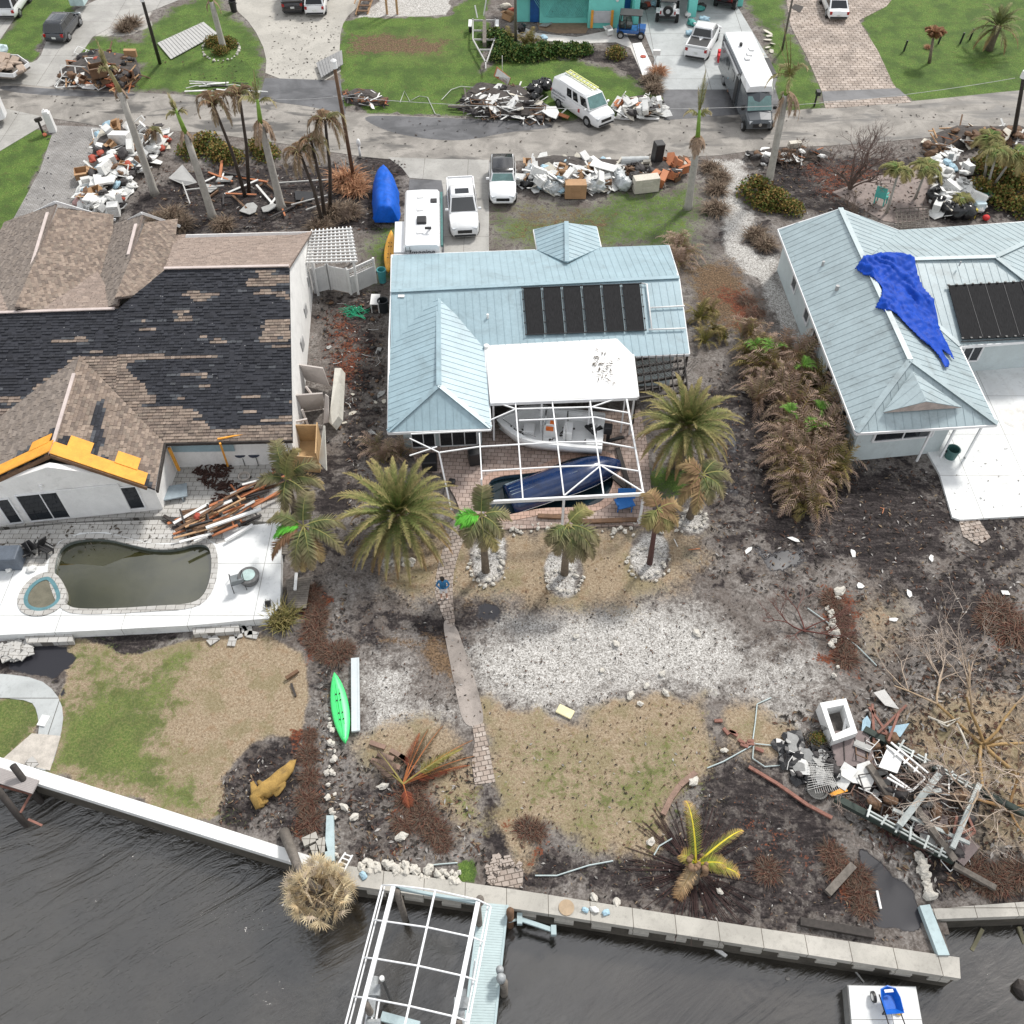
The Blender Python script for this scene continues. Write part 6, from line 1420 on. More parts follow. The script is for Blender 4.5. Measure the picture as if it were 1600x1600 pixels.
mb.box((-LB/2+.15,0,1.0),(.35,2.1,.08));mb.build('gunwale',m_gel,wb_)
mb=MB();mb.box((0,0,.85),(.75,.7,.85),taper=.85);mb.box((.05,0,1.32),(.45,.55,.12));bev(mb.build('console',m_gel,wb_),.05)
mb=MB();mb.box((.28,0,1.52),(.04,.6,.35));mb.build('windscreen',M('smoked_screen',(.25,.32,.35),.1),wb_)
mb=MB();mb.box((.02,.35,1.15),(.4,.04,.3));mb.box((-.1,.1,1.4),(.25,.25,.03));mb.build('life_jacket',M('orange_fabric',(.8,.18,.03),.7),wb_)
mb=MB();mb.box((-.95,0,.75),(.5,.9,.6));bev(mb.build('helm_seat',m_gel,wb_),.06);mb=MB();mb.box((1.15,0,.62),(.6,.7,.3));bev(mb.build('bow_seat',m_gel,wb_),.06)
for s in (1,-1):mb=MB();mb.box((-LB/2+.55,s*.75,.7),(.6,.45,.45));bev(mb.build('stern_seat',m_gel,wb_),.06)
mb=MB();mb.tube([(.35,.7,.5),(.35,.68,1.7),(.25,.45,1.95),(.25,-.45,1.95),(.35,-.68,1.7),(.35,-.7,.5)],.03,6);mb.build('grab_rail',m_chrome,wb_,smooth=True);mb=MB();mb.tube([(-.9,.6,.5),(-.85,.55,1.7),(-.85,-.55,1.7),(-.9,-.6,.5)],.03,6);mb.build('grab_rail',m_chrome,wb_,smooth=True)
mb=MB()
for s in (1,-1):mb.tube([(LB*.12,s*1.02,1.12),(LB*.3,s*.8,1.35),(LB*.45,s*.25,1.42)],.02,6)
mb.build('bow_rail',m_chrome,wb_,smooth=True)
mb=MB();mb.box((-LB/2-.25,0,1.2),(.45,.42,.5));mb.box((-LB/2-.3,0,.7),(.2,.14,1.0));mb.box((-LB/2-.75,.05,.55),(.9,.16,.18),R(25));bev(mb.build('outboard_engine',m_black,wb_),.05)
mb=MB()
for i in range(46):a=rr(0,6.28);x,y=rnd.choice([(1.6,.1),(-.4,.3),(-.9,-.2),(-.2,.2),(-2.2,.4),(2.2,0)]);mb.box((x+rr(-.35,.35),y+rr(-.3,.3),.47+rr(0,.01)),(rr(.06,.28),rr(.03,.12),.02),rr(0,3))
mb.build('leaf_litter',m_blackwood,wb_)
mb=MB();mb.tube([(-LB/2+.1,-.2,1.1),(-LB/2+.5,.1,.9),(-LB/2+.9,-.4,.8),(-LB/2+.4,-.7,.8)],.13,8);mb.build('black_cover',m_black,wb_,smooth=True)
# the sunken blue boat, keel up in the pool
a,b=P(786,790,.2),P(962,728,.9);hd=b-a;hd.z=0
bb=empty('capsized_boat',((a.x+b.x) /2+.1,(a.y+b.y) /2+1.05,.80),0,'navy blue capsized boat lying half sunk across the centre pool','boat')
bb.rotation_euler=(R(180),R(10),math.atan2(hd.y,hd.x));LB2=hd.length
m_navy=M('navy_hull',(.006,.026,.095),.25,.25,1.5,.1,coat=.5)
bb.rotation_euler=(R(152),R(-7),math.atan2(hd.y,hd.x) )
mb=MB();rows=hull(mb,LB2,2.5,1.05,bow=.5,flare=.88);o=mb.build('hull',m_navy,bb,smooth=True);o.modifiers.new('t','SOLIDIFY').thickness=.05
mb=MB()
for s in (1,-1):
    for y in (.25,.5,.75):mb.bar((-LB2/2+.1,s*y,y*.285-.02),(LB2*.10,s*y*.97,y*.285-.01),.05,.05)
mb.build('strake',M('grey_strake',(.34,.42,.48),.4),bb)
mb=MB()
for s in (1,-1):
    for p,q_ in zip(rows[:-1],rows[1:]):mb.bar((p[0],s*p[1],p[3]),(q_[0],s*q_[1],q_[3]),.06,.05)
mb.build('rub_rail',m_gel,bb)
mb=MB();mb.box((LB2*.3,-.76,.62),(.6,.02,.12),R(14));mb.build('registration_decal',m_white,bb)
mb=MB();mb.cyl((LB2*.46,0,1.0),.07,.06,10);mb.build('tow_ring',m_chrome,bb)
# kayaks
def kayak(p,q_,wd,mat,label,z=.02,deckcol=None,name='kayak'):
    a,b=P(*p,z),P(*q_,z);d=b-a;t=empty(name,(a+b) /2,math.atan2(d.y,d.x),label,'kayak');Lk=d.length;mb=MB();secs=[]
    for i in range(17):
        u=i/16;k=math.sin(math.pi*u) ** .62 if 0 < u < 1 else .02;secs.append((-Lk/2+Lk*u,[(0,.02+.14*(1-k)),(wd/2*k*.7,.03+.12*(1-k)),(wd/2*k,.18),(wd/2*k*.85,.27+.04*(1-k)),(0,.30+.05*(1-k))]))
    loft(mb,secs);mb.build('hull',mat,t,smooth=True);mb=MB();mb.bar((-Lk*.42,0,.335),(Lk*.42,0,.335),.05,.03)
    for s in (.09,-.09):mb.bar((-Lk*.25,s,.30),(Lk*.25,s,.30),.03,.05)
    mb.build('keel_strip',deckcol or mat,t);mb=MB()
    for x in (-.18,-.09,.09,.18):
        for s in (.07,-.07):mb.cyl((Lk*x,s*1.2,.315),.035,.06,8)
    mb.build('scupper_hole',m_black,t);return t
kayak((524,1056),(541,1165),.78,M('lime_green_plastic',(.08,.78,.22),.4,.08,1.5,.03),'bright lime green kayak on the gravel beside the long white plank')
kayak((612,366),(607,430),.75,M('mustard_plastic',(.80,.40,.04),.45,.1,2,.08),'mustard yellow kayak lying between the travel trailer and the blue tarped boat',z=.3)
mb=MB();a,b=P(555,1029,.15),P(556,1143,.15);mb.bar(a,b,.36,.14);mb.bar(a+Vector((.12,0,.04)),b+Vector((.12,0,.04)),.03,.1);one('white_plank',mb,m_capb if False else M('pale_grey_plank',(.55,.60,.62),.6,.08,2,.08),'long pale grey plank lying beside the lime green kayak','plank')
# ---- people
def person(loc,rz,joints,skin,top,bottom,shoe,hair,label,h=1.75,top_pat=None):
    t=empty('person',loc,rz,label,'person');me=bpy.data.meshes.new('body');J=joints;names=list(J)
    me.from_pydata([J[n][0] for n in names],[(names.index(a),names.index(J[a][2])) for a in names if J[a][2]],[]);o=bpy.data.objects.new('body',me);COL.objects.link(o);o.parent=t
    sk=o.modifiers.new('skin','SKIN');sk.use_smooth_shade=True
    for i,n in enumerate(names):me.skin_vertices[0].data[i].radius=(J[n][1],J[n][1] *(.8 if n in ('chest','hip','waist') else 1))
    me.skin_vertices[0].data[names.index('hip')].use_root=True
    o.modifiers.new('sub','SUBSURF').levels=1;o.modifiers['sub'].render_levels=1
    dg=bpy.context.evaluated_depsgraph_get();m2=bpy.data.meshes.new_from_object(o.evaluated_get(dg));o.modifiers.clear();o.data=m2;m2.name='body'
    m2.materials.clear()
    for m in (skin,top,bottom,shoe):m2.materials.append(m)
    for p in m2.polygons:
        c=p.center;arm=abs(c.x) > .24 and c.z > .8
        p.use_smooth=True
        if c.z > 1.47*h/1.75:p.material_index=0
        elif c.z > .86*h/1.75:p.material_index=0 if (c.y < -.30 or (arm and c.z < 1.10)) else 1
        elif c.z > .45:p.material_index=2
        elif c.z < .09:p.material_index=3
        else:p.material_index=0
    mb=MB();hp=Vector(J['head'][0]);mb.blob(hp+Vector((0,.015,.03)),(.105,.125,.115),2,.1,2);mb.build('hair',hair,t,smooth=True)
    mb=MB();f=hp+Vector((0,-.105,-.03));mb.blob(f,(.018,.025,.03),1,0,1);mb.blob(hp+Vector((.1,0,-.03)),(.015,.025,.035),1,0,1);mb.blob(hp+Vector((-.1,0,-.03)),(.015,.025,.035),1,0,1);mb.build('face',skin,t,smooth=True)
    for s in (1,-1):mb=MB();mb.blob(hp+Vector((s*.035,-.098,0)),(.012,.008,.008),1,0,1);mb.build('eye',m_black,t)
    for s,hn in ((1,'hand_r'),(-1,'hand_l')):
        if hn in J:
            hp2=Vector(J[hn][0]);el=Vector(J[J[hn][2]][0]);d=(hp2-el).normalized();mb=MB()
            for k in range(4):sd=Vector((s*.02*(k-1.5),0,.004*k));mb.tube([hp2+sd,hp2+sd+d*.05,hp2+sd+d*(.075+.008*(k % 2)) +Vector((0,0,-.02))],[.010,.009,.007],5)
            mb.tube([hp2,hp2+Vector((-s*.035,0,.01)) +d*.03],[.011,.008],5);mb.build('hand',skin,t,smooth=True)
    return t
skin1=M('tanned_skin',(.42,.24,.17),.6,.1,10);
JS={'hip':((0,0,.92),.16,None),'waist':((0,0,1.08),.145,'hip'),'chest':((0,-.01,1.28),.165,'waist'),'neck':((0,-.01,1.47),.058,'chest'),'head':((0,-.06,1.62),.095,'neck'),'crown':((0,-.05,1.70),.085,'head')}
for s,sd in ((1,'r'),(-1,'l')):
    JS['sh_' +sd] =((s*.19,0,1.40),.065,'chest');JS['el_' +sd] =((s*.30,-.05,1.14),.048,'sh_' +sd);JS['wr_' +sd] =((s*.13,-.26,1.13),.032,'el_' +sd);JS['hand_' +sd] =((s*.08,-.33,1.15),.036,'wr_' +sd)
    JS['th_' +sd] =((s*.10,0,.84),.095,'hip');JS['kn_' +sd] =((s*.12,-.03,.48),.065,'th_' +sd);JS['an_' +sd] =((s*.13,.02,.09),.045,'kn_' +sd);JS['toe_' +sd] =((s*.14,-.15,.05),.045,'an_' +sd)
person(P(694,934,.01),R(4),JS,skin1,M('blue_patterned_shirt',(.03,.17,.36),.8,.5,12),M('white_shorts',(.75,.74,.74),.8,.05),M('white_shoes',(.78,.78,.78),.7),M('dark_hair',(.02,.015,.012),.7),'person in blue patterned shirt and white shorts holding a controller on the paver path')
mb=MB();c_=P(694,934,.01) +Vector((0,-.37,1.17));mb.box(c_,(.20,.10,.03));mb.bar(c_+Vector((.08,0,0)),c_+Vector((.12,-.02,.08)),.015);mb.bar(c_+Vector((-.08,0,0)),c_+Vector((-.12,-.02,.08)),.015);bev(one('remote_controller',mb,M('controller_grey',(.4,.4,.42),.5),'small grey remote controller held by the person on the paver path','controller'),.008)
J2=dict(JS);J2={k:v for k,v in JS.items()}
for s,sd in ((1,'r'),(-1,'l')):J2['el_' +sd] =((s*.30,-.02,1.13),.048,'sh_' +sd);J2['wr_' +sd] =((s*.26,-.22,1.0),.032,'el_' +sd);J2['hand_' +sd] =((s*.24,-.29,.98),.036,'wr_' +sd)
person(P(1139,146,.02),R(150),J2,skin1,M('sky_blue_shirt',(.18,.52,.68),.8,.1,8),M('khaki_shorts',(.35,.32,.27),.8,.1),M('dark_shoes',(.04,.04,.04),.7),M('dark_hair',(.02,.015,.012)),'person in a sky blue shirt standing at the open side of the motorhome')
# ================================================================ PLANTS
m_leafm=VC('foliage',.75,.35,5,spec=.2);m_bark=M('palm_bark',(.20,.16,.12),.9,.4,5,.2,bump=.4);m_royal=M('grey_royal_trunk',(.42,.40,.36),.8,.18,3,.25,bump=.2);m_darkbark=M('dark_bark',(.06,.045,.035),.9,.4,6)
UPV=Vector((0,0,1))
def lerpc(a,b,t):return tuple(x+(y-x) *t for x,y in zip(a,b))
def jit(c,k=.18):f=1+rnd.uniform(-k,k);return tuple(max(0,x*f) for x in c)
def frond(mb,base,d,Ln,droop=.5,nl=26,ll=.45,c0=(.07,.11,.03),c1=(.30,.20,.11),seg=8,rib=.022,wleaf=.035,hang=.25,side=None,start=.12,ribcol=(.25,.22,.08),tipk=.35,wob=.0):
    d=Vector(d).normalized();p=Vector(base);pts=[p.copy()];dirs=[d.copy()];st=Ln/seg
    for i in range(seg):
        d=(d+Vector((rr(-wob,wob),rr(-wob,wob),-droop*(i+1) /seg*.5))).normalized();p=p+d*st;pts.append(p.copy());dirs.append(d.copy())
    mb.tube(pts,[rib*(1-.8*i/seg) for i in range(seg+1)],3,False,ribcol)
    for k in range(nl):
        t=start+(1-start) *(k+.5) /nl;f=t*seg;i=min(int(f),seg-1);q=pts[i].lerp(pts[i+1],f-i);dd=dirs[i];sd=dd.cross(UPV)
        if sd.length < .05:sd=Vector((1,0,0))
        sd.normalize();nrm=sd.cross(dd).normalized();L_=ll*(math.sin(math.pi*min(.98,t*.85+.12)) ** .7) *rr(.8,1.15)
        for s in (1,-1):
            v=(sd*s*(1-tipk*t) +dd*(.45+tipk*t) +nrm*rr(-.1,.25)).normalized();v=(v+Vector((0,0,-hang*rr(.4,1.3)))).normalized();e=q+v*L_;wv=dd*wleaf*.5
            ca=jit(lerpc(c0,c1,min(1,max(0,t*1.2-.35+rr(-.15,.15)))));cb=jit(lerpc(ca,c1,.55))
            mb.addc([q-wv,q+wv,q.lerp(e,.55) +wv*.9+Vector((0,0,.01)),e,q.lerp(e,.55) -wv*.9],[(0,1,2,4),(4,2,3)],[ca,ca,lerpc(ca,cb,.5),cb,lerpc(ca,cb,.5)])
def hgt_of(base,top):
    b=P(*base);lo,hi=0,25
    for _ in range(40):
        m=(lo+hi) /2
        if P(*top,m).y > b.y:lo=m
        else:hi=m
    return lo
GRN,OLV,TAN,BRN,STRAW=(.085,.165,.035),(.16,.19,.06),(.42,.32,.15),(.22,.125,.07),(.60,.47,.28)
def trunk(par,pts,r,mat,n=10,name='trunk'):
    mb=MB();mb.tube(pts,r,n);return mb.build(name,mat,par,True,smooth=True)
def royal(base,top,shaft,tip,label,nf=4,dead=6,r=.24,green=True,hangdir=None,dl=1.8,seed=0):
    b=P(*base);h=hgt_of(base,top);t0=P(*top,h);e=empty('royal_palm',b,0,label,'palm tree');h2=hgt_of(base,shaft);t1=P(*shaft,h2);h3=hgt_of(base,tip);t2=P(*tip,h3)
    pts=[b+Vector((0,0,-.1)),b.lerp(t0,.06),b.lerp(t0,.35),b.lerp(t0,.7),t0];trunk(e,pts,[r*1.5,r*1.15,r,r*.95,r*.8],m_royal,12)
    mb=MB();mb.tube([t0,t0.lerp(t1,.5),t1],[r*.7,r*.55,r*.35],10);mb.build('crownshaft',M('green_crownshaft' if green else 'tan_crownshaft',(.20,.34,.05) if green else (.30,.26,.12),.5,.35,2,.15),e,True,smooth=True)
    mb=MB();ax=(t2-t1).normalized();LT=max(.8,(t2-t1).length)
    frond(mb,t1,ax,LT*1.0,.05,26,.38,(.16,.24,.06),STRAW,seg=6,hang=.05,start=.1,rib=.06,tipk=.8,wleaf=.06);frond(mb,t1-ax*.3,(ax+Vector((.12,0,0))),LT*.8,.1,20,.35,(.22,.26,.09),STRAW,seg=6,hang=.05,start=.2,rib=.04,tipk=.8,wleaf=.06)
    frond(mb,t1-ax*.2,(ax+Vector((-.15,.1,0))),LT*.65,.15,18,.32,OLV,STRAW,seg=6,hang=.2,start=.1,rib=.03,tipk=.7,wleaf=.05)
    for i in range(nf):an=6.28*i/max(1,nf) +seed;frond(mb,t1.lerp(t0,.2),(ax*.9+Vector((math.cos(an),math.sin(an),.1)) *.6),dl*rr(.6,.9),1.6,30,.42,OLV,STRAW,seg=8,hang=.7,wob=.1,rib=.03,wleaf=.07)
    for i in range(dead):an=6.28*i/max(1,dead) +seed+rr(-.3,.3);hd=Vector((math.cos(an),math.sin(an),-.3)) *.5+(Vector(hangdir) *.8 if hangdir else Vector());frond(mb,t0+(t1-t0) *.15,hd,dl*rr(.6,1),2.4,34,.42,(.36,.25,.17),(.46,.34,.25),seg=8,hang=.95,wob=.12,rib=.035,wleaf=.08,ribcol=(.32,.22,.14))
    mb.build('crown',m_leafm,e,True);return e
royal((242,303),(188,143),(165,100),(150,62),'leaning royal palm with tattered top rising over the driveway debris pile',nf=2,dead=2,green=False,dl=1.1)
royal((333,340),(290,208),(274,170),(262,146),'royal palm with bright green shaft in the dark mulch bed',nf=2,dead=3,dl=1.3)
royal((440,325),(407,192),(402,155),(396,108),'royal palm with drooping dead skirt left of the dying palm trio',nf=2,dead=9,dl=2.0)
royal((1075,325),(1090,218),(1093,172),(1103,108),'royal palm on the grass right of the long debris pile',nf=2,dead=9,dl=1.8,hangdir=(.2,0,0))
royal((1198,300),(1228,148),(1234,115),(1225,30),'tall royal palm beside the white shell path with fronds hung to the right',nf=4,dead=9,dl=2.6,hangdir=(.55,.1,.1))
royal((350,78),(330,2),(326,-20),(322,-50),'royal palm rising from the ringed bed on the upper left lawn',nf=2,dead=2)
def drooper(base,top,label,n=9,Ln=2.4,r=.11,c=(BRN,(.36,.29,.20)),green=2,lean=0,bark=m_darkbark,bunch=.5,side=None):
    b=P(*base);h=hgt_of(base,top);t0=P(*top,h);e=empty('dying_palm',b,0,label,'palm tree');trunk(e,[b,b.lerp(t0,.5) +Vector((.15,0,0)),t0],[r*1.3,r,r*.8],bark)
    mb=MB()
    for i in range(n):
        an=6.28*i/n+rr(-.4,.4);d=Vector((math.cos(an) *bunch,math.sin(an) *bunch,.7)) +(Vector(side) if side else Vector());g=i < green
        frond(mb,t0,d,Ln*rr(.7,1.05),2.6,44,.42,(.15,.17,.06) if g else jit(c[0],.3),STRAW if g else jit(c[1],.25),seg=10,hang=.95,wob=.10,rib=.03,wleaf=.07,ribcol=(.30,.26,.13))
    mb.build('crown',m_leafm,e,True);return e
drooper((383,306),(335,168),'dead palm with brown fronds hanging in a bundle left of the second green shafted palm',9,3.2,bunch=.25,green=1)
drooper((389,300),(374,150),'thin dying palm with grey fronds close behind the bundled dead palm',7,2.2,bunch=.3,green=1)
drooper((505,352),(468,238),'dying palm with dull fronds at the left of the trio by the brown pole',10,2.6,bunch=.7)
drooper((508,345),(486,220),'dying palm with grey green fronds in the middle of the trio',9,2.4,bunch=.6)
drooper((516,332),(508,190),'dying palm with the tallest upright tuft at the right of the trio',12,2.9,bunch=.5,green=3)
drooper((235,235),(240,205),'small curled palm beside the road behind the driveway debris pile',6,1.2,r=.22,bark=m_royal,green=3)
def datepalm(c,hz,rad,label,n=70,seed=1,base=None,c0=GRN,c1=TAN,ll=.34,trunkh=None):
    top=P(*c,hz);b=Vector((top.x,top.y,0)) if base is None else P(*base);e=empty('date_palm',b,0,label,'palm tree');trunk(e,[b,b.lerp(top,.5),top],[.32,.30,.34],m_bark)
    mb=MB();g=2.399963
    for i in range(n):
        u=(i+.5) /n;el=math.radians(82-92*u ** .8);an=g*i+seed;d=Vector((math.cos(an) *math.cos(el),math.sin(an) *math.cos(el),math.sin(el)))
        L_=rad*(1.08 if u > .25 else .6+.48*u/.25) *rr(.88,1.08);a,b2=(jit(c0,.3),c1) if u < .75 else (jit(OLV,.3),jit((.36,.21,.11),.2))
        frond(mb,top+d*.15,d,L_,.50+.45*u,46,ll,a,b2,seg=8,hang=.12,rib=.025,wleaf=.062,tipk=.55,ribcol=(.24,.20,.08))
    mb.build('crown',m_leafm,e,True);return e
datepalm((622,805),1.9,3.25,'large date palm with grey green and rusty fronds left of the paver path',74,1)
datepalm((1072,668),3.0,2.85,'large date palm right of the screen frame beside the black pergola',70,2,ll=.32)
datepalm((1559,42),1.9,2.3,'pale green palm in the planting bed at the upper right',30,3,c0=(.12,.17,.06),c1=(.34,.33,.16),ll=.35)
def windpalm(base,top,label,fronds,r=.16,bark=m_bark,Ln=2.2,c0=(.075,.11,.035),c1=(.34,.26,.16),name='coconut_palm',shag=True):
    b=P(*base);h=hgt_of(base,top);t0=P(*top,h);e=empty(name,b,0,label,'palm tree');trunk(e,[b,b.lerp(t0,.4),t0],[r*1.3,r,r*.9],bark)
    mb=MB()
    for f in fronds:
        dx,dy,dz,k=f[:4];ca,cb=(f[4],f[5]) if len(f) > 4 else (jit(c0,.3),c1)
        frond(mb,t0,(dx,dy,dz),Ln*k,1.0 if dz > -.2 else .4,84,.58,ca,cb,seg=9,hang=.62,rib=.035,wleaf=.07,wob=.04,ribcol=(.30,.28,.10))
    mb.build('crown',m_leafm,e,True);return e
LIME=((.10,.42,.04),(.16,.50,.06))
windpalm((462,800),(447,748),'windblown palm with upright frond above the wooden crate by the left patio',[(-.25,.55,1,1.15),(.5,.3,.6,.9),(.8,.1,.25,.9),(.6,-.4,.2,.8),(-.5,0,.3,.8),(.1,.2,1,.8,OLV,TAN),(.9,.35,-.2,.8,BRN,TAN),(0,-.6,.2,.8)],Ln=2.5)
windpalm((488,880),(474,822),'windblown palm with a lime green tip over the narrow side dock',[(-.9,.45,.35,1.2),(0,.7,.9,1.0),(.8,.2,.4,1.0),(.9,-.25,.2,1.1),(.3,-.9,.2,1.0),(-.15,-.8,.1,1.0),(-.7,.05,.1,.9,*LIME),(-1,.1,.1,.8,*LIME),(.5,-.8,-.2,.8,BRN,TAN),(0,-.9,-.3,.9,BRN,TAN),(-.9,-.5,0,1.1,BRN,BRN)],Ln=2.4)
windpalm((759,892),(752,805),'small palm with one bright green frond at the pool corner and a white stone ring',[(.0,.5,1.2,.9),(-.8,0,.35,.75,*LIME),(-.6,-.2,.3,.6,*LIME),(.8,.2,.3,.9),(.7,-.5,.1,.8),(-.4,-.7,.1,.9),(.1,-.8,-.1,.9),(.4,-.8,-.3,.9,OLV,TAN),(-.7,-.3,0,.8)],Ln=2.0)
windpalm((882,896),(886,820),'coconut palm with yellow ribs bending right in front of the screen frame',[(.65,.6,.7,.9,OLV,TAN),(.9,-.3,.35,1.0),(.85,-.7,.2,1.1),(-.3,-.7,.2,.8),(.2,-.9,0,.9),(-.6,-.4,.3,.7),(.6,-.8,-.1,1.0)],Ln=2.1)
windpalm((1015,880),(1028,795),'thin dark trunked palm with browned crown right of the screen frame',[(-.4,.6,.8,.8,BRN,TAN),(.8,.3,.4,.9,BRN,TAN),(.9,-.2,.1,.9,BRN,TAN),(.6,-.6,0,.8,OLV,TAN),(-.5,-.5,.1,.7,OLV,TAN),(.1,-.8,0,.7,BRN,TAN)],Ln=1.6,bark=M('dark_red_trunk',(.10,.045,.04),.8),r=.12)
windpalm((1078,808),(1098,742),'shaggy brown and green palm just below the right date palm',[(.6,.7,.6,.9),(.9,.2,.4,1.0),(.8,-.5,.1,.9),(-.5,.4,.5,.8,BRN,TAN),(-.6,-.5,-.1,1.0,BRN,TAN),(-.2,-.8,-.2,1.0,BRN,TAN),(.3,-.9,0,.8),(-.8,.1,.1,.7,BRN,TAN)],Ln=2.0)
for base,top,lab,k in (((1385,333),(1406,262),'thin young palm with pale fronds behind the right house ridge',1.0),((1430,310),(1450,258),'young palm with a fresh green top beside the white debris heap',1.1),((1540,300),(1560,232),'young palm leaning over brown shrubs left of the fallen white boards',1.0),((1548,296),(1588,238),'young bright green palm at the right edge above the brown shrubs',1.2),((1537,285),(1548,212),'young palm with green tuft close under the roadside lumber',.9),((1500,330),(1503,308),'tiny straw coloured palm among black bags on the right patio',.6)):
    windpalm(base,top,lab,[(math.cos(a),math.sin(a),rr(.0,.7),rr(.6,1),(.09,.19,.04) if i % 2 else OLV,TAN) for i,a in enumerate(np.linspace(0,5.6,8))],Ln=1.7*k,r=.08,bark=m_royal,name='young_palm')
# the fan palm thrown over the sea wall
e=empty('fan_palm',P(446,1302),0,'fallen fan palm with a straw coloured head hanging over the dark water','palm tree')
tb_pts=[P(444,1300,.1),P(458,1335,.9),P(472,1372,1.0),P(500,1392,.8)];trunk(e,tb_pts,[.22,.19,.17,.2],m_greywood)
mb=MB();hc=P(498,1396,.6)
for i in range(230):
    an=rr(0,6.28);el=math.asin(rr(-.1,1.0));d=Vector((math.cos(an) *math.cos(el),math.sin(an) *math.cos(el),math.sin(el)));st_=hc+Vector((d.x*.25,d.y*.25,d.z*.15));L_=rr(.4,1.0);sd=d.cross(Vector((rr(-1,1),rr(-1,1),rr(-1,1)))).normalized()
    e2=st_+d*L_;c=jit(rnd.choice([(.74,.60,.38),(.80,.68,.45),(.66,.50,.30),(.56,.46,.36)]),.15)
    for k in range(9):q=e2+(sd*(k-4) *.16+d*(.42-abs(k-4) *.05) +Vector((0,0,-.10*abs(k-4) *.3))) *rr(.8,1.1);w_=sd*.04;mb.addc([e2-w_,e2+w_,q],[(0,1,2)],[c,c,lerpc(c,(.8,.68,.45),.5)])
    mb.tube([st_,e2],.012,3,False,(.3,.22,.14))
mb.build('crown',m_leafm,e,True)
# snapped coconut palm in the mud near the walkway, radial roots spread over the bed
e=empty('coconut_palm',P(1088,1352),0,'uprooted coconut palm with three yellow green fronds in the dark mud','palm tree')
c_=P(1088,1350,.7);trunk(e,[P(1080,1375,.05),P(1084,1362,.4),c_],[.30,.26,.30],m_bark);mb=MB()
YG=(.22,.34,.04)
for tgt,z_,k in (((1078,1235),2.0,.45),((1176,1278),1.3,.30),((1170,1362),.8,.40),((1140,1345),1.2,.42),((1052,1412),.2,.40),((1064,1330),.9,.3)):
    tg=P(*tgt,z_);d=tg-c_;frond(mb,c_,d.normalized() +Vector((0,0,.35)),d.length*1.04,.75,42,.42 if tgt != (1176,1278) else .26,YG if tgt[1] < 1370 else STRAW,(.55,.30,.14),seg=9,hang=.05,rib=.05,wleaf=.03,ribcol=(.75,.62,.06) if tgt[1] < 1370 else (.4,.28,.14),tipk=.2)
mb.build('crown',m_leafm,e,True);mb=MB()
for i in range(180):an=rr(0,6.28);r0,r1=rr(.3,.9),rr(1.4,2.9);dv=Vector((math.cos(an),math.sin(an),0));mb.bar(Vector((c_.x,c_.y,.03)) +dv*r0,Vector((c_.x,c_.y,.015)) +dv*r1+Vector((rr(-.1,.1),rr(-.1,.1),0)),.018,.02)
mb.build('root_fan',M('dark_roots',(.045,.022,.02),.9,.4,6),e,True)
mb=MB()
for i in range(34):p=c_+Vector((rr(-.35,.35),rr(-.35,.35),rr(-.4,.25)));mb.blob(p,(rr(.08,.17),) *3,i,.3,1)
mb.build('boot_fibre',M('fibrous_tan',(.24,.15,.09),.9,.4,6),e,True,smooth=True)

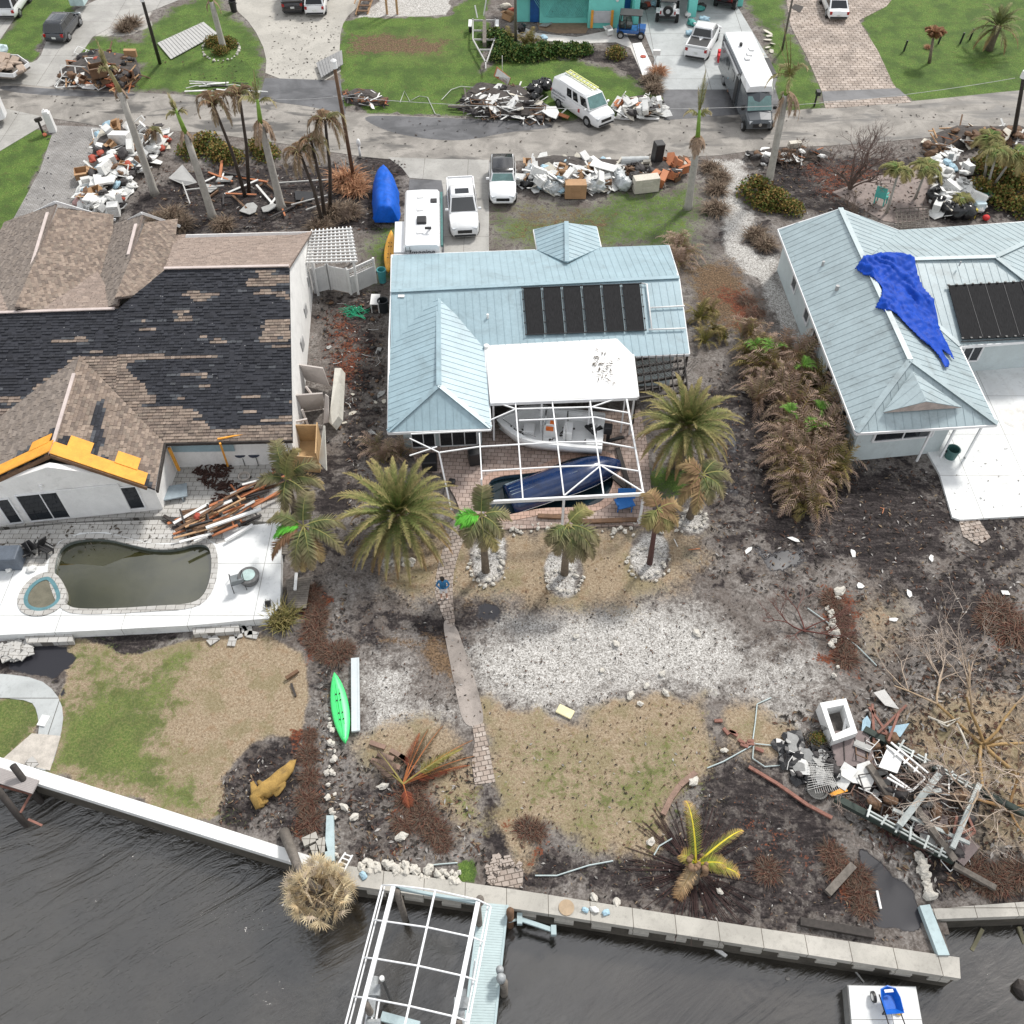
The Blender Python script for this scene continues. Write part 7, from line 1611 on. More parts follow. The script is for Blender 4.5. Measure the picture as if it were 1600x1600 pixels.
# ---- shrubs and brush clumps: a few kinds, copied
def brush_proto(kind,seed):
    rnd.seed(seed);mb=MB()
    if kind == 'areca':
        for i in range(20):an=rr(0,6.28);tl=rr(.15,.9);frond(mb,(rr(-.25,.25),rr(-.25,.25),0),(math.cos(an) *tl,math.sin(an) *tl,1),rr(1.5,2.5),rr(.9,2.0),17,.42,jit(rnd.choice([(.32,.23,.17),(.38,.27,.20),(.22,.22,.10),(.42,.30,.23)]),.25),jit((.54,.39,.31),.2),seg=7,hang=.45,rib=.022,wleaf=.045,wob=.06,ribcol=rnd.choice([(.34,.22,.10),(.28,.26,.08)]))
    if kind == 'areca_green':
        for i in range(15):an=rr(0,6.28);tl=rr(.2,.9);frond(mb,(rr(-.2,.2),rr(-.2,.2),0),(math.cos(an) *tl,math.sin(an) *tl,1),rr(1.2,1.9),rr(.9,1.7),17,.36,jit((.15,.17,.05),.3),jit((.42,.30,.15),.2),seg=7,hang=.35,rib=.022,wleaf=.045,wob=.05,ribcol=(.40,.36,.08))
    if kind == 'sprout':
        for i in range(6):an=rr(0,6.28);frond(mb,(rr(-.1,.1),rr(-.1,.1),0),(math.cos(an) *.7,math.sin(an) *.7,1),rr(.7,1.1),1.3,12,.3,(.13,.30,.05),(.22,.38,.08),seg=6,hang=.2,rib=.02,wleaf=.05,ribcol=(.2,.4,.05))
    if kind == 'bush':
        for i in range(900):a=rr(0,6.28);el=rr(.0,1.5);r_=rr(.45,1.0);p=Vector((math.cos(a) *math.cos(el),math.sin(a) *math.cos(el),.85*math.sin(el))) *r_;d=Vector((rr(-1,1),rr(-1,1),rr(-.2,1))).normalized() *.14;s_=d.cross(Vector((rr(-1,1),rr(-1,1),1))).normalized() *.05;c=jit(rnd.choice([(.10,.15,.03),(.16,.17,.04),(.20,.13,.04),(.30,.20,.06)]),.3);mb.addc([p-s_,p+d*.5-s_*1.4,p+d,p+d*.5+s_*1.4],[(0,1,2,3)],[c] *4)
    if kind == 'leafy':
        for i in range(900):a=rr(0,6.28);el=rr(.0,1.5);r_=rr(.45,1.0);p=Vector((math.cos(a) *math.cos(el),math.sin(a) *math.cos(el),.85*math.sin(el))) *r_;d=Vector((rr(-1,1),rr(-1,1),rr(-.2,1))).normalized() *.16;s_=d.cross(Vector((rr(-1,1),rr(-1,1),1))).normalized() *.06;c=jit(rnd.choice([(.04,.09,.02),(.06,.13,.03),(.10,.17,.04),(.20,.22,.06)]),.3);mb.addc([p-s_,p+d*.5-s_*1.4,p+d,p+d*.5+s_*1.4],[(0,1,2,3)],[c] *4)
    if kind in ('grass','redbrush','brownbrush','orange'):
        pal={'grass':[(.22,.20,.06),(.32,.26,.10),(.16,.15,.05)],'redbrush':[(.10,.032,.022),(.13,.06,.04),(.06,.028,.02),(.17,.10,.07),(.08,.06,.045),(.12,.09,.07)],'brownbrush':[(.16,.11,.08),(.24,.17,.12),(.10,.07,.05),(.32,.25,.18)],'orange':[(.42,.20,.10),(.50,.27,.15),(.34,.15,.08)]}[kind]
        for i in range(420):
            a=rr(0,6.28);tl=rr(.2,1.6) if kind == 'grass' else rr(.5,3);d=Vector((math.cos(a) *tl,math.sin(a) *tl,1)).normalized();L_=rr(.5,1.0);b0=Vector((rr(-.3,.3),rr(-.3,.3),0));s_=Vector((-math.sin(a),math.cos(a),0)) *.014;m_=b0+d*L_*.6;e_=b0+d*L_+Vector((rr(-.1,.1),rr(-.1,.1),-L_*.22));c=jit(rnd.choice(pal),.25)
            e_.z=max(e_.z,.01);mb.addc([b0-s_,b0+s_,m_+s_,m_-s_,e_],[(0,1,2,3),(3,2,4)],[c,c,c,c,lerpc(c,(.5,.4,.28),.25)])
    if kind == 'twigs':
        def br(p,d,L_,r_,dep):
            q=p+d*L_;mb.tube([p,p.lerp(q,.5) +Vector((rr(-.05,.05),) *3) *L_,q],[r_,r_*.85,r_*.65],4,False,jit((.20,.15,.12),.25))
            if dep:
                for k in range(3):br(q,(d+Vector((rr(-.8,.8),rr(-.8,.8),rr(-.2,.5)))).normalized(),L_*rr(.6,.85),r_*.6,dep-1)
        for i in range(7):a=rr(0,6.28);br(Vector((rr(-.1,.1),rr(-.1,.1),0)),Vector((math.cos(a),math.sin(a),.9)).normalized(),.42,.022,3)
    return tag(mb.build({'areca':'dead_areca_palm','areca_green':'areca_palm','sprout':'green_sprout','bush':'croton_bush','leafy':'green_shrub','grass':'grass_clump','redbrush':'red_brush','brownbrush':'dead_brush','orange':'orange_brush','twigs':'bare_shrub'}[kind],m_leafm),kind,'plant')
BP={}
for i,(k,n) in enumerate((('areca',3),('areca_green',2),('sprout',1),('bush',2),('leafy',2),('grass',1),('redbrush',2),('brownbrush',2),('orange',1),('twigs',2))):
    BP[k] =[brush_proto(k,40+i*7+j) for j in range(n)];PROTO.extend(BP[k])
rnd.seed(77)
def plant(kind,px,py,s,label,group=None,z=0,cat=None,rx=0):o=copy_tree(rnd.choice(BP[kind]),P(px,py,z),(rx,0,rr(0,6.28)),label,group,s);o['category'] =cat or 'shrub';return o
def inside(poly):
    xs=[p[0] for p in poly];ys=[p[1] for p in poly]
    while 1:
        x,y=rr(min(xs),max(xs)),rr(min(ys),max(ys))
        if inpoly(np.array([x]),np.array([y]),poly)[0] > 0:return x,y
hedge=[(1160,530),(1175,505),(1215,515),(1255,570),(1290,620),(1310,690),(1300,760),(1262,800),(1225,770),(1205,700),(1185,640),(1160,590)]
for i in range(66):x,y=inside(hedge);plant('areca' if i % 3 else 'areca_green',x,y,(lambda k:(k,k,k*1.3))(rr(.75,1.15)),'browned areca palm clump in the storm battered hedge left of the right house','browned areca clumps of the hedge',cat='palm clump')
for x,y in ((1250,790),(1262,800),(1240,770)):plant('areca_green',x,y,1.05,'greener clump at the bottom end of the browned hedge','greener clumps at the hedge end',cat='palm clump')
for x,y,s in ((1208,545,1.0),(1255,572,.9),(1235,645,.8),(1275,668,.9),(1282,640,.8),(1180,540,.8)):plant('sprout',x,y,s,'fresh lime green sprout poking out of the browned hedge','green sprouts in the browned hedge',z=1.5)
for x,y,s in ((1092,500,.9),(1115,520,.85),(1100,535,.75),(1130,530,.7),(1110,490,.7)):plant('areca_green',x,y,s,'yellow green palm clump at the right corner of the centre house','yellow green clumps by the centre house',cat='palm clump')
for x,y,s in ((1055,385,.8),(1068,400,.9),(1060,415,.8),(1050,410,.7)):plant('areca',x,y,s,'dried banana like clump behind the front right corner of the centre house','dried clumps behind the centre house',cat='palm clump')
for x,y,s in ((600,720,.8),(622,712,.75),(590,705,.7)):plant('areca',x,y,s,'reddish dry palm clump at the lower left corner of the centre house','dry clumps at the house corner',cat='palm clump')
for x,y,s,l in ((1180,305,1.5,'largest yellow croton bush beside the tall royal palm'),(1208,318,1.3,'yellow croton bush touching the tall royal palm base on its right'),(1196,322,1.1,'low croton bush below the tall royal palm'),(1236,330,1.0,'green shrub against the front corner of the right house')):plant('bush',x,y,s,l)
for x,y,s in ((1540,265,1.4),(1565,285,1.5),(1590,300,1.5),(1530,300,1.2),(1585,262,1.2),(1560,315,1.3),(1595,330,1.2)):plant('bush',x,y,s,'brown green shrub at the right edge beside the white debris heap','brown green shrubs at the right edge')
for x,y,s in ((325,230,1.3),(300,240,1.2),(345,245,1.2),(405,235,1.1),(418,245,1.1),(365,250,1.0)):plant('bush',x,y,s,'yellow green hedge shrub along the road above the mulch bed','hedge shrubs along the road')
for x,y,s in ((334,70,.9),(358,72,.9),(345,83,.8)):plant('bush',x,y,s,'yellow green shrub in the stone ringed bed on the upper left lawn','shrubs in the ringed bed')
for x,y,s in ((775,66,1.3),(790,80,1.3),(808,90,1.2),(830,90,1.2),(850,86,1.2),(872,84,1.1),(895,85,1.1),(913,82,.9),(780,92,1.0)):plant('leafy',x,y,s,'green hedge shrub in front of the turquoise house','green hedge before the turquoise house')
for x,y,s in ((832,68,1.1),(820,70,1.0),(798,64,1.0)):plant('areca_green',x,y,s*.8,'yellow green palm clump behind the turquoise house hedge','palm clumps behind the green hedge')
plant('bush',962,88,1.0,'round straw green shrub beside the buggy');plant('grass',442,972,1.35,'spiky ornamental grass clump at the corner of the white pool deck')
for x,y,s,l in ((542,285,1.9,'large orange brown dead shrub below the brown utility pole'),(555,300,1.5,'orange dead shrub beside the blue tarped boat'),(1028,115,1.2,'orange dead shrub at the end of the pale walk'),(1450,75,.5,'small orange tuft in the planting bed')):plant('orange',x,y,s,l)
for x,y,s in ((520,335,1.6),(545,335,1.4),(500,360,1.3),(270,340,1.4),(285,355,1.3),(350,355,1.2),(245,345,1.0),(205,40,1.6),(195,48,1.3),(1018,128,1.3),(1022,142,1.2),(1120,300,1.3),(1118,330,1.4),(1125,280,1.2),(1110,265,1.2),(1180,370,1.2),(1195,385,1.1)):plant('brownbrush',x,y,s,'low heap of dead brown brush among mulch','dead brown brush heaps')
for x,y,s in ((1242,255,1.7),(1228,262,1.4),(1340,345,1.2),(1330,330,1.3),(530,350,1.2),(555,345,1.1)):plant('twigs',x,y,s,'leafless twiggy shrub in the roadside bed','leafless shrubs in the roadside beds')
for x,y,s in ((492,945,.9),(496,965,1.0),(490,985,1.0),(494,1005,.9),(488,925,.8),(508,1020,.9),(525,1022,1.1),(540,1015,.8),(484,1150,.6),(482,1180,.8),(484,1215,.8),(480,1250,.9),(484,1285,.9),(640,1250,1.0),(662,1278,1.0),(630,1290,.8),(680,1300,.9),(692,1318,.7),(648,1226,.9),(1300,940,1.0),(1312,965,1.0),(1320,1000,1.0),(1322,1030,1.0),(1308,985,.8),(1560,955,1.5),(1580,985,1.6),(1545,970,1.1),(1300,1335,.9),(1308,1360,.9),(1345,1395,.9),(1340,1370,.9),(1350,1420,.8),(1200,1360,.9),(825,1295,.9),(840,1300,.7),(1520,1360,1.0),(1560,1375,1.1),(1590,1365,1.0),(1540,1385,.8),(1385,1280,1.0),(1470,1270,1.0),(1165,470,1.0),(1180,490,1.0)):plant('redbrush',x,y,(s*.85,s*.85,s*.35),'flattened heap of red brown needles and twigs on the ground','red brown brush heaps')
# ---- bare trees
def bare(base,label,limbs,r0,pal,dep=4,Lk=1.0,seedb=1,spread=.75,up=.3,name='bare_tree'):
    rnd.seed(seedb);b=P(*base);e=empty(name,b,0,label,'tree');mb=MB();tw=MB()
    def br(p,d,L_,r_,dep_,c):
        k=3;pts=[p];q=p;dd=d
        for i in range(k):dd=(dd+Vector((rr(-.22,.22),rr(-.22,.22),rr(-.12,.16)))).normalized();q=q+dd*L_/k;q.z=max(q.z,.1);pts.append(q)
        (mb if dep_ >= dep-1 else tw).tube(pts,[r_,r_*.9,r_*.8,r_*.68],6 if r_ > .04 else 4,False,jit(c,.2))
        if dep_ > 0:
            for i in range(rnd.choice((2,3,3))):br(pts[rnd.choice((2,3,3))],(dd+Vector((rr(-spread,spread),rr(-spread,spread),rr(-up,up+.2)))).normalized(),L_*rr(.6,.85),r_*rr(.5,.68),dep_-1,lerpc(c,pal[1],.4))
    for (d,L_,k) in limbs:br(b+Vector((rr(-.1,.1),rr(-.1,.1),.05)),Vector(d).normalized(),L_*Lk,r0*k,dep,pal[0])
    mb.build('trunk',m_leafm,e,True,smooth=True);tw.build('crown',m_leafm,e,True);return e
bare((1328,296),'large leafless tree with dark branches over the roadside debris',[((0,.1,1),1.6,1),((-.6,.2,1),1.5,.8),((.6,.1,1),1.6,.8),((.3,-.3,1),1.2,.6),((-.3,.3,1.2),1.6,.7)],.13,[(.17,.12,.10),(.22,.16,.14)],5,1.0,5)
bare((1535,1165),'sprawling leafless tree with orange limbs at the lower right',[((-.9,.9,.5),2.1,.8),((-.3,1,.6),1.9,.8),((.9,.9,.5),1.9,.7),((.4,-1,.3),2.2,1),((-.6,-1,.25),2.0,.9),((1,-.2,.3),2.0,.8),((.1,-.4,1),1.4,.7)],.10,[(.42,.28,.13),(.55,.47,.41)],6,1.15,9,.85)
bare((1575,1265),'second leafless tree with curling tan limbs at the lower right edge',[((-.8,.3,.3),1.8,.9),((.3,1,.4),1.6,.8),((.8,-.2,.3),1.6,.7),((-.3,-.9,.2),1.3,.7)],.085,[(.46,.28,.13),(.55,.47,.41)],5,1.0,12,.85)
bare((1255,985),'toppled red twigged sapling lying across the shell gravel',[((-1,.3,.15),1.3,1),((.8,.6,.2),1.2,.9),((-.2,1,.2),1.3,.9),((.9,-.3,.1),1.3,.9),((-.8,-.5,.1),.9,.7)],.045,[(.15,.06,.05),(.22,.12,.10)],4,.75,15,.7,.12)
bare((1340,1215),'tangle of thin leafless branches over the wrecked dock',[((1,.4,.2),1.5,1),((.6,-.5,.3),1.3,.8),((-.5,-.7,.2),1.1,.7),((1,-.1,.4),1.5,.8)],.05,[(.25,.16,.13),(.36,.28,.24)],4,1.0,19,.8,.1)
bare((1385,1300),'tangle of thin dark branches on the sandy strip',[((.8,.8,.1),1.0,1),((.9,-.4,.1),1.0,.9),((-.7,.5,.1),.9,.9),((0,-1,.1),1.0,.8)],.035,[(.07,.03,.03),(.12,.06,.05)],4,1.0,23,.8,.05)
# the fallen frond heap by the paver path, green log, mango driftwood
e=empty('fallen_fronds',P(655,1205),0,'heap of fallen dark palm fronds with orange stems beside the paver path','palm fronds');mb=MB();rnd.seed(5);b=P(630,1225,.25)
for tgt,z_,c in [((690,1130),1.2,0),((738,1150),.9,0),((742,1175),.6,0),((735,1190),.3,1),((668,1135),.9,0),((580,1185),.4,2),((590,1170),.5,2),((720,1165),1.2,3),((640,1260),.2,1),((655,1140),.4,1),((600,1200),.3,2),((700,1200),.2,1)]:
    d=P(*tgt,z_) -b;cc=[((.06,.045,.03),(.16,.11,.06)),((.20,.05,.03),(.30,.10,.05)),((.12,.08,.06),(.20,.15,.12)),((.16,.17,.04),(.45,.38,.08))][c];frond(mb,b,d.normalized() +Vector((0,0,.12)),d.length,.25,36,.38,cc[0],cc[1],seg=8,hang=.05,rib=.04,wleaf=.035,tipk=.6,ribcol=(.45,.16,.06) if c < 2 else (.35,.3,.1),start=.3)
mb.build('frond_leaves',m_leafm,e,True)
mb=MB()
pts_=[P(407,1262,.12),P(400,1245,.2),P(412,1236,.22),P(428,1225,.25),P(440,1212,.28),P(452,1200,.25),P(456,1190,.15)]
mb.tube(pts_,[.18,.26,.34,.36,.30,.22,.10],9);mb.tube([P(410,1258,.12),P(398,1238,.15),P(394,1222,.12)],[.22,.16,.08],7);mb.tube([P(418,1232,.2),P(404,1220,.15)],[.18,.08],7);mb.tube([P(430,1240,.2),P(445,1225,.2)],[.16,.10],7)
mb.v=[tuple(Vector(v) +Vector((1,.6,1)) *.17*mnoise.noise(Vector(v) *5)) for v in mb.v]
one('driftwood_stump',mb,M('ochre_driftwood',(.40,.25,.07),.85,.35,3,.35,bump=.5),'knotted ochre driftwood stump on the dark sand bed','driftwood',smooth=True)
windpalm((1452,98),(1458,60),'bundled brown dead palm standing in the upper right planting bed',[(math.cos(a) *.3,math.sin(a) *.3,1,.9,(.32,.15,.08),(.42,.24,.14)) for a in (0,1,2,3,4,5)],Ln=1.4,r=.12)
for x,y in ((1466,68),(1500,68),(1515,62),(1412,80)):mb=MB();a=P(x,y);mb.bar(a,a+Vector((.05,0,.9)),.12);one('bollard_light',mb,m_black,'black garden light post in the upper right planting bed','garden light','black garden lights in the bed')
# ================================================================ DEBRIS
rnd.seed(31)
def vmat(n,c,**k):return M(n,c,k.get('r',.75),k.get('v',.15),2.5,k.get('d',.25))
dm={'white':vmat('white_board',(.74,.74,.72)),'cream':vmat('cream_board',(.60,.56,.48)),'grey':vmat('grey_board',(.36,.36,.35)),'card':vmat('cardboard',(.42,.25,.13),d=.1),'dark':vmat('dark_fragment',(.05,.045,.045)),'wood':m_tanwood,'brown':m_brownwood,'bag':M('black_bin_bag',(.012,.012,.014),.28,.3,3,spec=.7),'clear':M('clear_bin_bag',(.52,.55,.56),.25,.25,4,.15,spec=.7),'red':vmat('red_fragment',(.38,.07,.04)),'blue':vmat('pale_blue_fragment',(.38,.55,.65)),'pink':vmat('pink_fabric',(.48,.30,.28)),'orange':vmat('terracotta_fragment',(.48,.18,.08)),'ply':m_greywood,'teal':vmat('teal_plastic',(.06,.30,.27)),'green':vmat('green_plastic',(.02,.13,.09))}
DP={}
def proto(key,nm,lab,cat,mb,mat,bv=0):
    o=mb.build(nm,mat);tag(o,lab,cat)
    if bv:bev(o,bv,2)
    PROTO.append(o);DP.setdefault(key,[]).append(o);return o
for c in ('white','cream','grey'):
    for k in range(3):
        n=6;pts=[(math.cos(6.28*i/n+rr(-.3,.3)) *rr(.45,.95),math.sin(6.28*i/n+rr(-.3,.3)) *rr(.3,.6)) for i in range(n)]
        mb=MB();mb.prism(pts,-.02,.025);proto('sheet_' +c,'board_fragment','x','board',mb,dm[c])
    mb=MB();mb.box((0,0,0),(2.0,.14,.05));proto('plank_' +c,'plank','x','plank',mb,dm[c])
    mb=MB();mb.box((0,0,0),(1.2,.7,.05));mb.box((0,.25,.04),(1.2,.04,.05));proto('sheet_' +c,'board_fragment','x','board',mb,dm[c])
for c in ('wood','brown','dark','ply','orange'):
    mb=MB();mb.box((0,0,0),(2.4,.13,.06));proto('plank_' +c,'plank','x','plank',mb,dm[c])
    mb=MB();mb.box((0,0,0),(1.4,.10,.10));mb.box((.5,.25,0),(.08,.6,.06));proto('plank_' +c,'plank','x','plank',mb,dm[c])
for c in ('card','white','cream','brown','orange'):
    t=MB();w_,d_,h_=.7,.5,.45
    for x in (-w_/2,w_/2):t.box((x,0,h_/2),(.025,d_,h_))
    for y in (-d_/2,d_/2):t.box((0,y,h_/2),(w_,.025,h_))
    t.box((0,0,.012),(w_,d_,.024));t.slab([(-w_/2,-d_/2,h_),(w_/2,-d_/2,h_),(w_/2,-d_/2-.22,h_+.06),(-w_/2,-d_/2-.22,h_+.06)],(0,0,1),.02)
    t.slab([(w_/2,-d_/2,h_),(w_/2,d_/2,h_),(w_/2+.2,d_/2,h_-.05),(w_/2+.2,-d_/2,h_-.05)],(0,0,1),.02);proto('box_' +c,'open_box','x','box',t,dm[c])
    t=MB();t.box((0,0,.35),(1.1,.5,.7));t.box((0,-.26,.5),(.45,.02,.18));t.box((0,-.26,.2),(.45,.02,.18));proto('cab_' +c,'cabinet','x','cabinet',t,dm[c],.02)
for c in ('bag','clear'):
    for k in range(3):
        t=MB();t.blob((0,0,.27),(.38,.34,.32),k+11,.5,3,freq=2.6);t.cyl((.05,0,.60),.04,.14,6,r2=.09);o=proto('bag_' +c,'rubbish_bag','x','bag',t,dm[c]);o.data.polygons.foreach_set('use_smooth',[True] *len(o.data.polygons))
for c in ('white','blue','pink','cream','red','teal','dark','brown'):
    t=MB();t.blob((0,0,.16),(.45,.32,.18),ord(c[0]),.55,3,freq=2);o=proto('soft_' +c,'crumpled_cloth','x','cloth',t,dm[c]);o.data.polygons.foreach_set('use_smooth',[True] *len(o.data.polygons))
t=MB();t.box((0,0,.12),(1.9,1.0,.22));proto('mattress','mattress','x','mattress',t,dm['white'],.08)
t=MB();t.box((0,0,.42),(.5,.5,.05));t.box((0,.24,.72),(.5,.05,.55),Matrix.Rotation(.15,3,'X'))
for x in (-.22,.22):
    for y in (-.22,.22):t.bar((x,y,0),(x,y,.42),.05)
    t.bar((x,-.24,.62),(x,.24,.64),.05)
proto('chair_white','plastic_chair','x','chair',t,dm['white'])
t2=MB();t2.v,t2.f,t2.mi,t2.c=list(t.v),list(t.f),list(t.mi),list(t.c);proto('chair_dark','patio_chair','x','chair',t2,m_black)
t2=MB();t2.v,t2.f,t2.mi,t2.c=list(t.v),list(t.f),list(t.mi),list(t.c);proto('chair_teal','adirondack_chair','x','chair',t2,vmat('seafoam_plastic',(.10,.48,.42)))
t=MB()
for a,b in (((-.8,-.4,0),(.8,-.4,0)),((.8,-.4,0),(.8,.4,0)),((.8,.4,0),(-.8,.4,0)),((-.8,.4,0),(-.8,-.4,0)),((0,-.4,0),(0,.4,0))):t.bar(a,b,.06,.05)
for c in ('white','brown','dark'):
    t2=MB();t2.v,t2.f,t2.mi,t2.c=list(t.v),list(t.f),list(t.mi),list(t.c);proto('frame_' +c,'window_frame','x','frame',t2,dm[c])
t=MB();t.tube([(-.9,0,0),(0,.12,.05),(.9,-.1,.02)],.04,6);proto('pipe_white','pipe','x','pipe',t,dm['white'])
t=MB();t.box((0,0,.4),(.62,.62,.8));t.box((0,-.32,.7),(.5,.02,.1));t.cyl((0,-.33,.36),.2,.04,16,axis='Y');proto('appliance','washing_machine','x','appliance',t,dm['white'],.03)
t=MB();t.box((0,0,.85),(.75,.7,1.7));t.box((0,-.36,1.2),(.72,.03,.95));t.box((0,-.36,.4),(.72,.03,.6));t.bar((.28,-.4,.8),(.28,-.4,1.5),.04);proto('fridge_white','refrigerator','x','refrigerator',t,dm['white'],.03)
t=MB();t.box((0,0,.85),(.75,.7,1.7));t.box((0,-.36,1.2),(.72,.03,.95));proto('fridge_dark','refrigerator','x','refrigerator',t,m_black,.03)
NICE={'sheet':('board_fragment','broken {c} board','board'),'plank':('plank','{c} plank','plank'),'box':('open_box','open {c} box','box'),'cab':('cabinet','{c} cabinet','cabinet'),'bag':('rubbish_bag','{c} rubbish bag','bag'),'soft':('crumpled_cloth','crumpled {c} cloth','cloth'),'mattress':('mattress','white mattress','mattress'),'chair':('chair','{c} chair','chair'),'frame':('window_frame','{c} frame','frame'),'pipe':('pipe','white pipe','pipe'),'appliance':('appliance','white square appliance','appliance'),'fridge':('refrigerator','{c} refrigerator','refrigerator')}
CN={'card':'cardboard','wood':'raw timber','ply':'weathered grey','bag':'black','clear':'pale see through','blue':'pale blue','orange':'terracotta','brown':'brown','dark':'blackened','white':'white','cream':'cream','grey':'grey','pink':'pink','red':'red','teal':'teal'}
def item(key,px,py,z,where,s=1,tilt=.5,rz=None,flat_=False,group=True):
    o0=rnd.choice(DP[key]);k,_,c=key.partition('_');nice=NICE[k][1].format(c=CN.get(c,c));tl=0 if flat_ else tilt
    o=copy_tree(o0,P(px,py,z),(rr(-tl,tl),rr(-tl,tl),rr(0,6.28) if rz is None else rz),nice+' ' +where,(nice+' pieces ' +where) if group else None,(s*rr(.8,1.2),s*rr(.8,1.2),s));return o
def pile(poly,mix,n,hmax,where,s=1.0,rimpow=1.0):
    keys=[k for k,w_ in mix for _ in range(w_)];sdm_=max(inpoly(np.array([p[0] for p in [inside(poly) for _ in range(60)]]),np.array([p[1] for p in [inside(poly) for _ in range(60)]]),poly));base_col=M('pile_core',(.07,.06,.055),.9,.5,3,.3)
    wp=W(poly);c=sum(wp,Vector()) /len(wp);mb=MB()
    rings_=[];
    for k,z in ((1.0,0),(.86,hmax*.28),(.6,hmax*.55),(.25,hmax*.72)):rings_.append([(c+(p-c) *k+Vector((0,0,max(0,z+rr(-.1,.1) *(k < 1))))) for p in wp])
    n_=len(wp);mb.add(sum(rings_,[]),[(i*n_+j,i*n_+(j+1) % n_,(i+1) *n_+(j+1) % n_,(i+1) *n_+j) for i in range(3) for j in range(n_)] +[tuple(3*n_+j for j in range(n_))])
    one('debris_heap',mb,base_col,'dark wet rubble core of the heap ' +where,'rubble',kind='stuff')
    for i in range(n):
        x,y=inside(poly);sd=inpoly(np.array([x]),np.array([y]),poly)[0];z=hmax*min(1,max(.03,sd/max(2,sdm_))) ** .8*.78+rr(.03,.16);item(rnd.choice(keys),x,y,z,where,s)
# P1 driveway pile at left
pile([(150,215),(165,195),(205,192),(245,200),(262,215),(250,240),(228,268),(200,300),(190,330),(150,338),(120,320),(128,290),(140,260),(145,235)],
     [('sheet_white',8),('sheet_cream',3),('soft_white',4),('box_white',1),('cab_white',1),('soft_dark',4),('box_card',1),('plank_white',2),('chair_white',1),('plank_wood',1),('soft_blue',2),('soft_brown',2),('soft_red',1),('frame_white',1),('sheet_grey',1)],170,1.0,'in the heap beside the grey paver driveway',.95)
item('box_card',130,278,.05,'standing alone at the driveway side of the left heap',1.4,.05,.3,True,False);item('mattress',161,285,.9,'lying on top of the left driveway heap',.8,.15,.1,False,False);item('mattress',150,312,.7,'stained and lowest in the left driveway heap',.85,.15,-.2,False,False);item('fridge_white',175,215,.9,'tipped on the road end of the left driveway heap',1,.2,0,False,False).rotation_euler=(R(80),0,R(70))
item('soft_pink',128,318,.15,'rolled beside the paver edge next to the shingle roof',1.3,.1,None,False,False);item('appliance',180,335,.2,'lying under the driveway heap by the roof',1,.1,.2,False,False);item('soft_red',192,312,.3,'bundled beside the driveway heap',.5,.2,None,False,False)
# P2 heap on the grass across the road
pile([(92,112),(120,98),(128,82),(165,80),(212,90),(222,120),(205,138),(150,138),(95,130)],[('plank_orange',3),('plank_brown',3),('plank_wood',3),('soft_dark',4),('frame_white',2),('sheet_white',1),('box_brown',2),('soft_red',1),('soft_brown',4),('bag_bag',1),('frame_brown',2)],90,1.1,'in the brown heap on the verge at the upper left',.85)
item('frame_white',118,112,.7,'standing up at the left of the upper left heap',1.25,.3,.9,False,False).rotation_euler=(R(60),R(20),.6);item('frame_white',110,130,.2,'lying flat at the road edge of the upper left heap',1.2,.1,.05,False,False);item('cab_card',205,88,.4,'upright behind the upper left heap',.8,.1,.1,False,False);item('box_brown',155,118,.9,'with a red lining on top of the upper left heap',1.8,.1,.4,False,False)
# P3 white slats
for i in range(20):item(rnd.choice(['frame_white','plank_white','plank_dark','pipe_white','plank_grey']),345+rr(-50,55),134+rr(-7,10),rr(.05,.35),'in the flat scatter along the road below the ringed palm bed',rr(.6,1.1),.15,rr(-.4,.3))
# P4 small heap by the leaning pole
pile([(535,148),(555,138),(585,142),(610,158),(600,165),(560,166),(540,160)],[('plank_orange',3),('plank_dark',3),('sheet_white',2),('soft_brown',3),('soft_dark',3),('plank_white',2),('soft_red',1)],36,.5,'in the small heap right of the brown leaning pole',.6)
# P5 long heap left of the van
pile([(722,150),(745,130),(790,132),(815,136),(835,150),(862,168),(880,184),(840,188),(760,184),(715,172)],[('plank_white',5),('plank_dark',4),('plank_ply',2),('pipe_white',5),('sheet_white',3),('frame_brown',1),('soft_dark',4),('plank_brown',2),('sheet_cream',1)],90,.8,'in the long heap left of the white van',.9)
for i in range(10):item('bag_bag',845+rr(-14,14),140+rr(-14,18),rr(.05,.5),'stacked against the long heap left of the white van',1.15,.3)
item('frame_brown',755,160,.9,'rusty and ladder like on the long heap left of the van',1.3,.3,.1,False,False);item('sheet_white',860,175,.6,'crumpled large and white at the van end of the long heap',1.5,.3,None,False,False);item('plank_orange',873,178,.35,'rust red and wide beside the rear wheel of the van',1.0,.2,-.4,False,False).scale=(.7,3.2,1)
mb=MB();mb.bar(P(738,176,.2),P(868,184,.2),.22,.3);one('dark_beam',mb,m_blackwood,'long dark beam along the kerb under the heap left of the van','beam');mb=MB();mb.bar(P(700,166,.2),P(830,168,.25),.18,.12);one('dark_beam',mb,m_greywood,'long grey gutter length running through the heap left of the van','beam')
sgn=empty('sign_board',P(785,135),0,'white sign board with orange edge leaning on the heap left of the van','sign');a,b,c4_,d4=P(776,104,1.3),P(798,122,1.3),P(794,133,.5),P(771,119,.5)
n_=(b-a).cross(d4-a).normalized();n_=n_ if n_.z > 0 else -n_;mb=MB();mb.slab([a,b,c4_,d4],n_,.03);mb.build('board',dm['orange'],sgn,True)
cc_=(a+b+c4_+d4) /4;mb=MB();mb.slab([cc_+(p-cc_) *k+n_*.012 for p,k in ((a,.82),(b,.96),(c4_,.96),(d4,.82))],n_,.012);mb.build('face',dm['white'],sgn,True)
xd=(b-a).normalized();yd=n_.cross(xd).normalized();Mx=Matrix((xd,yd,n_)).transposed();
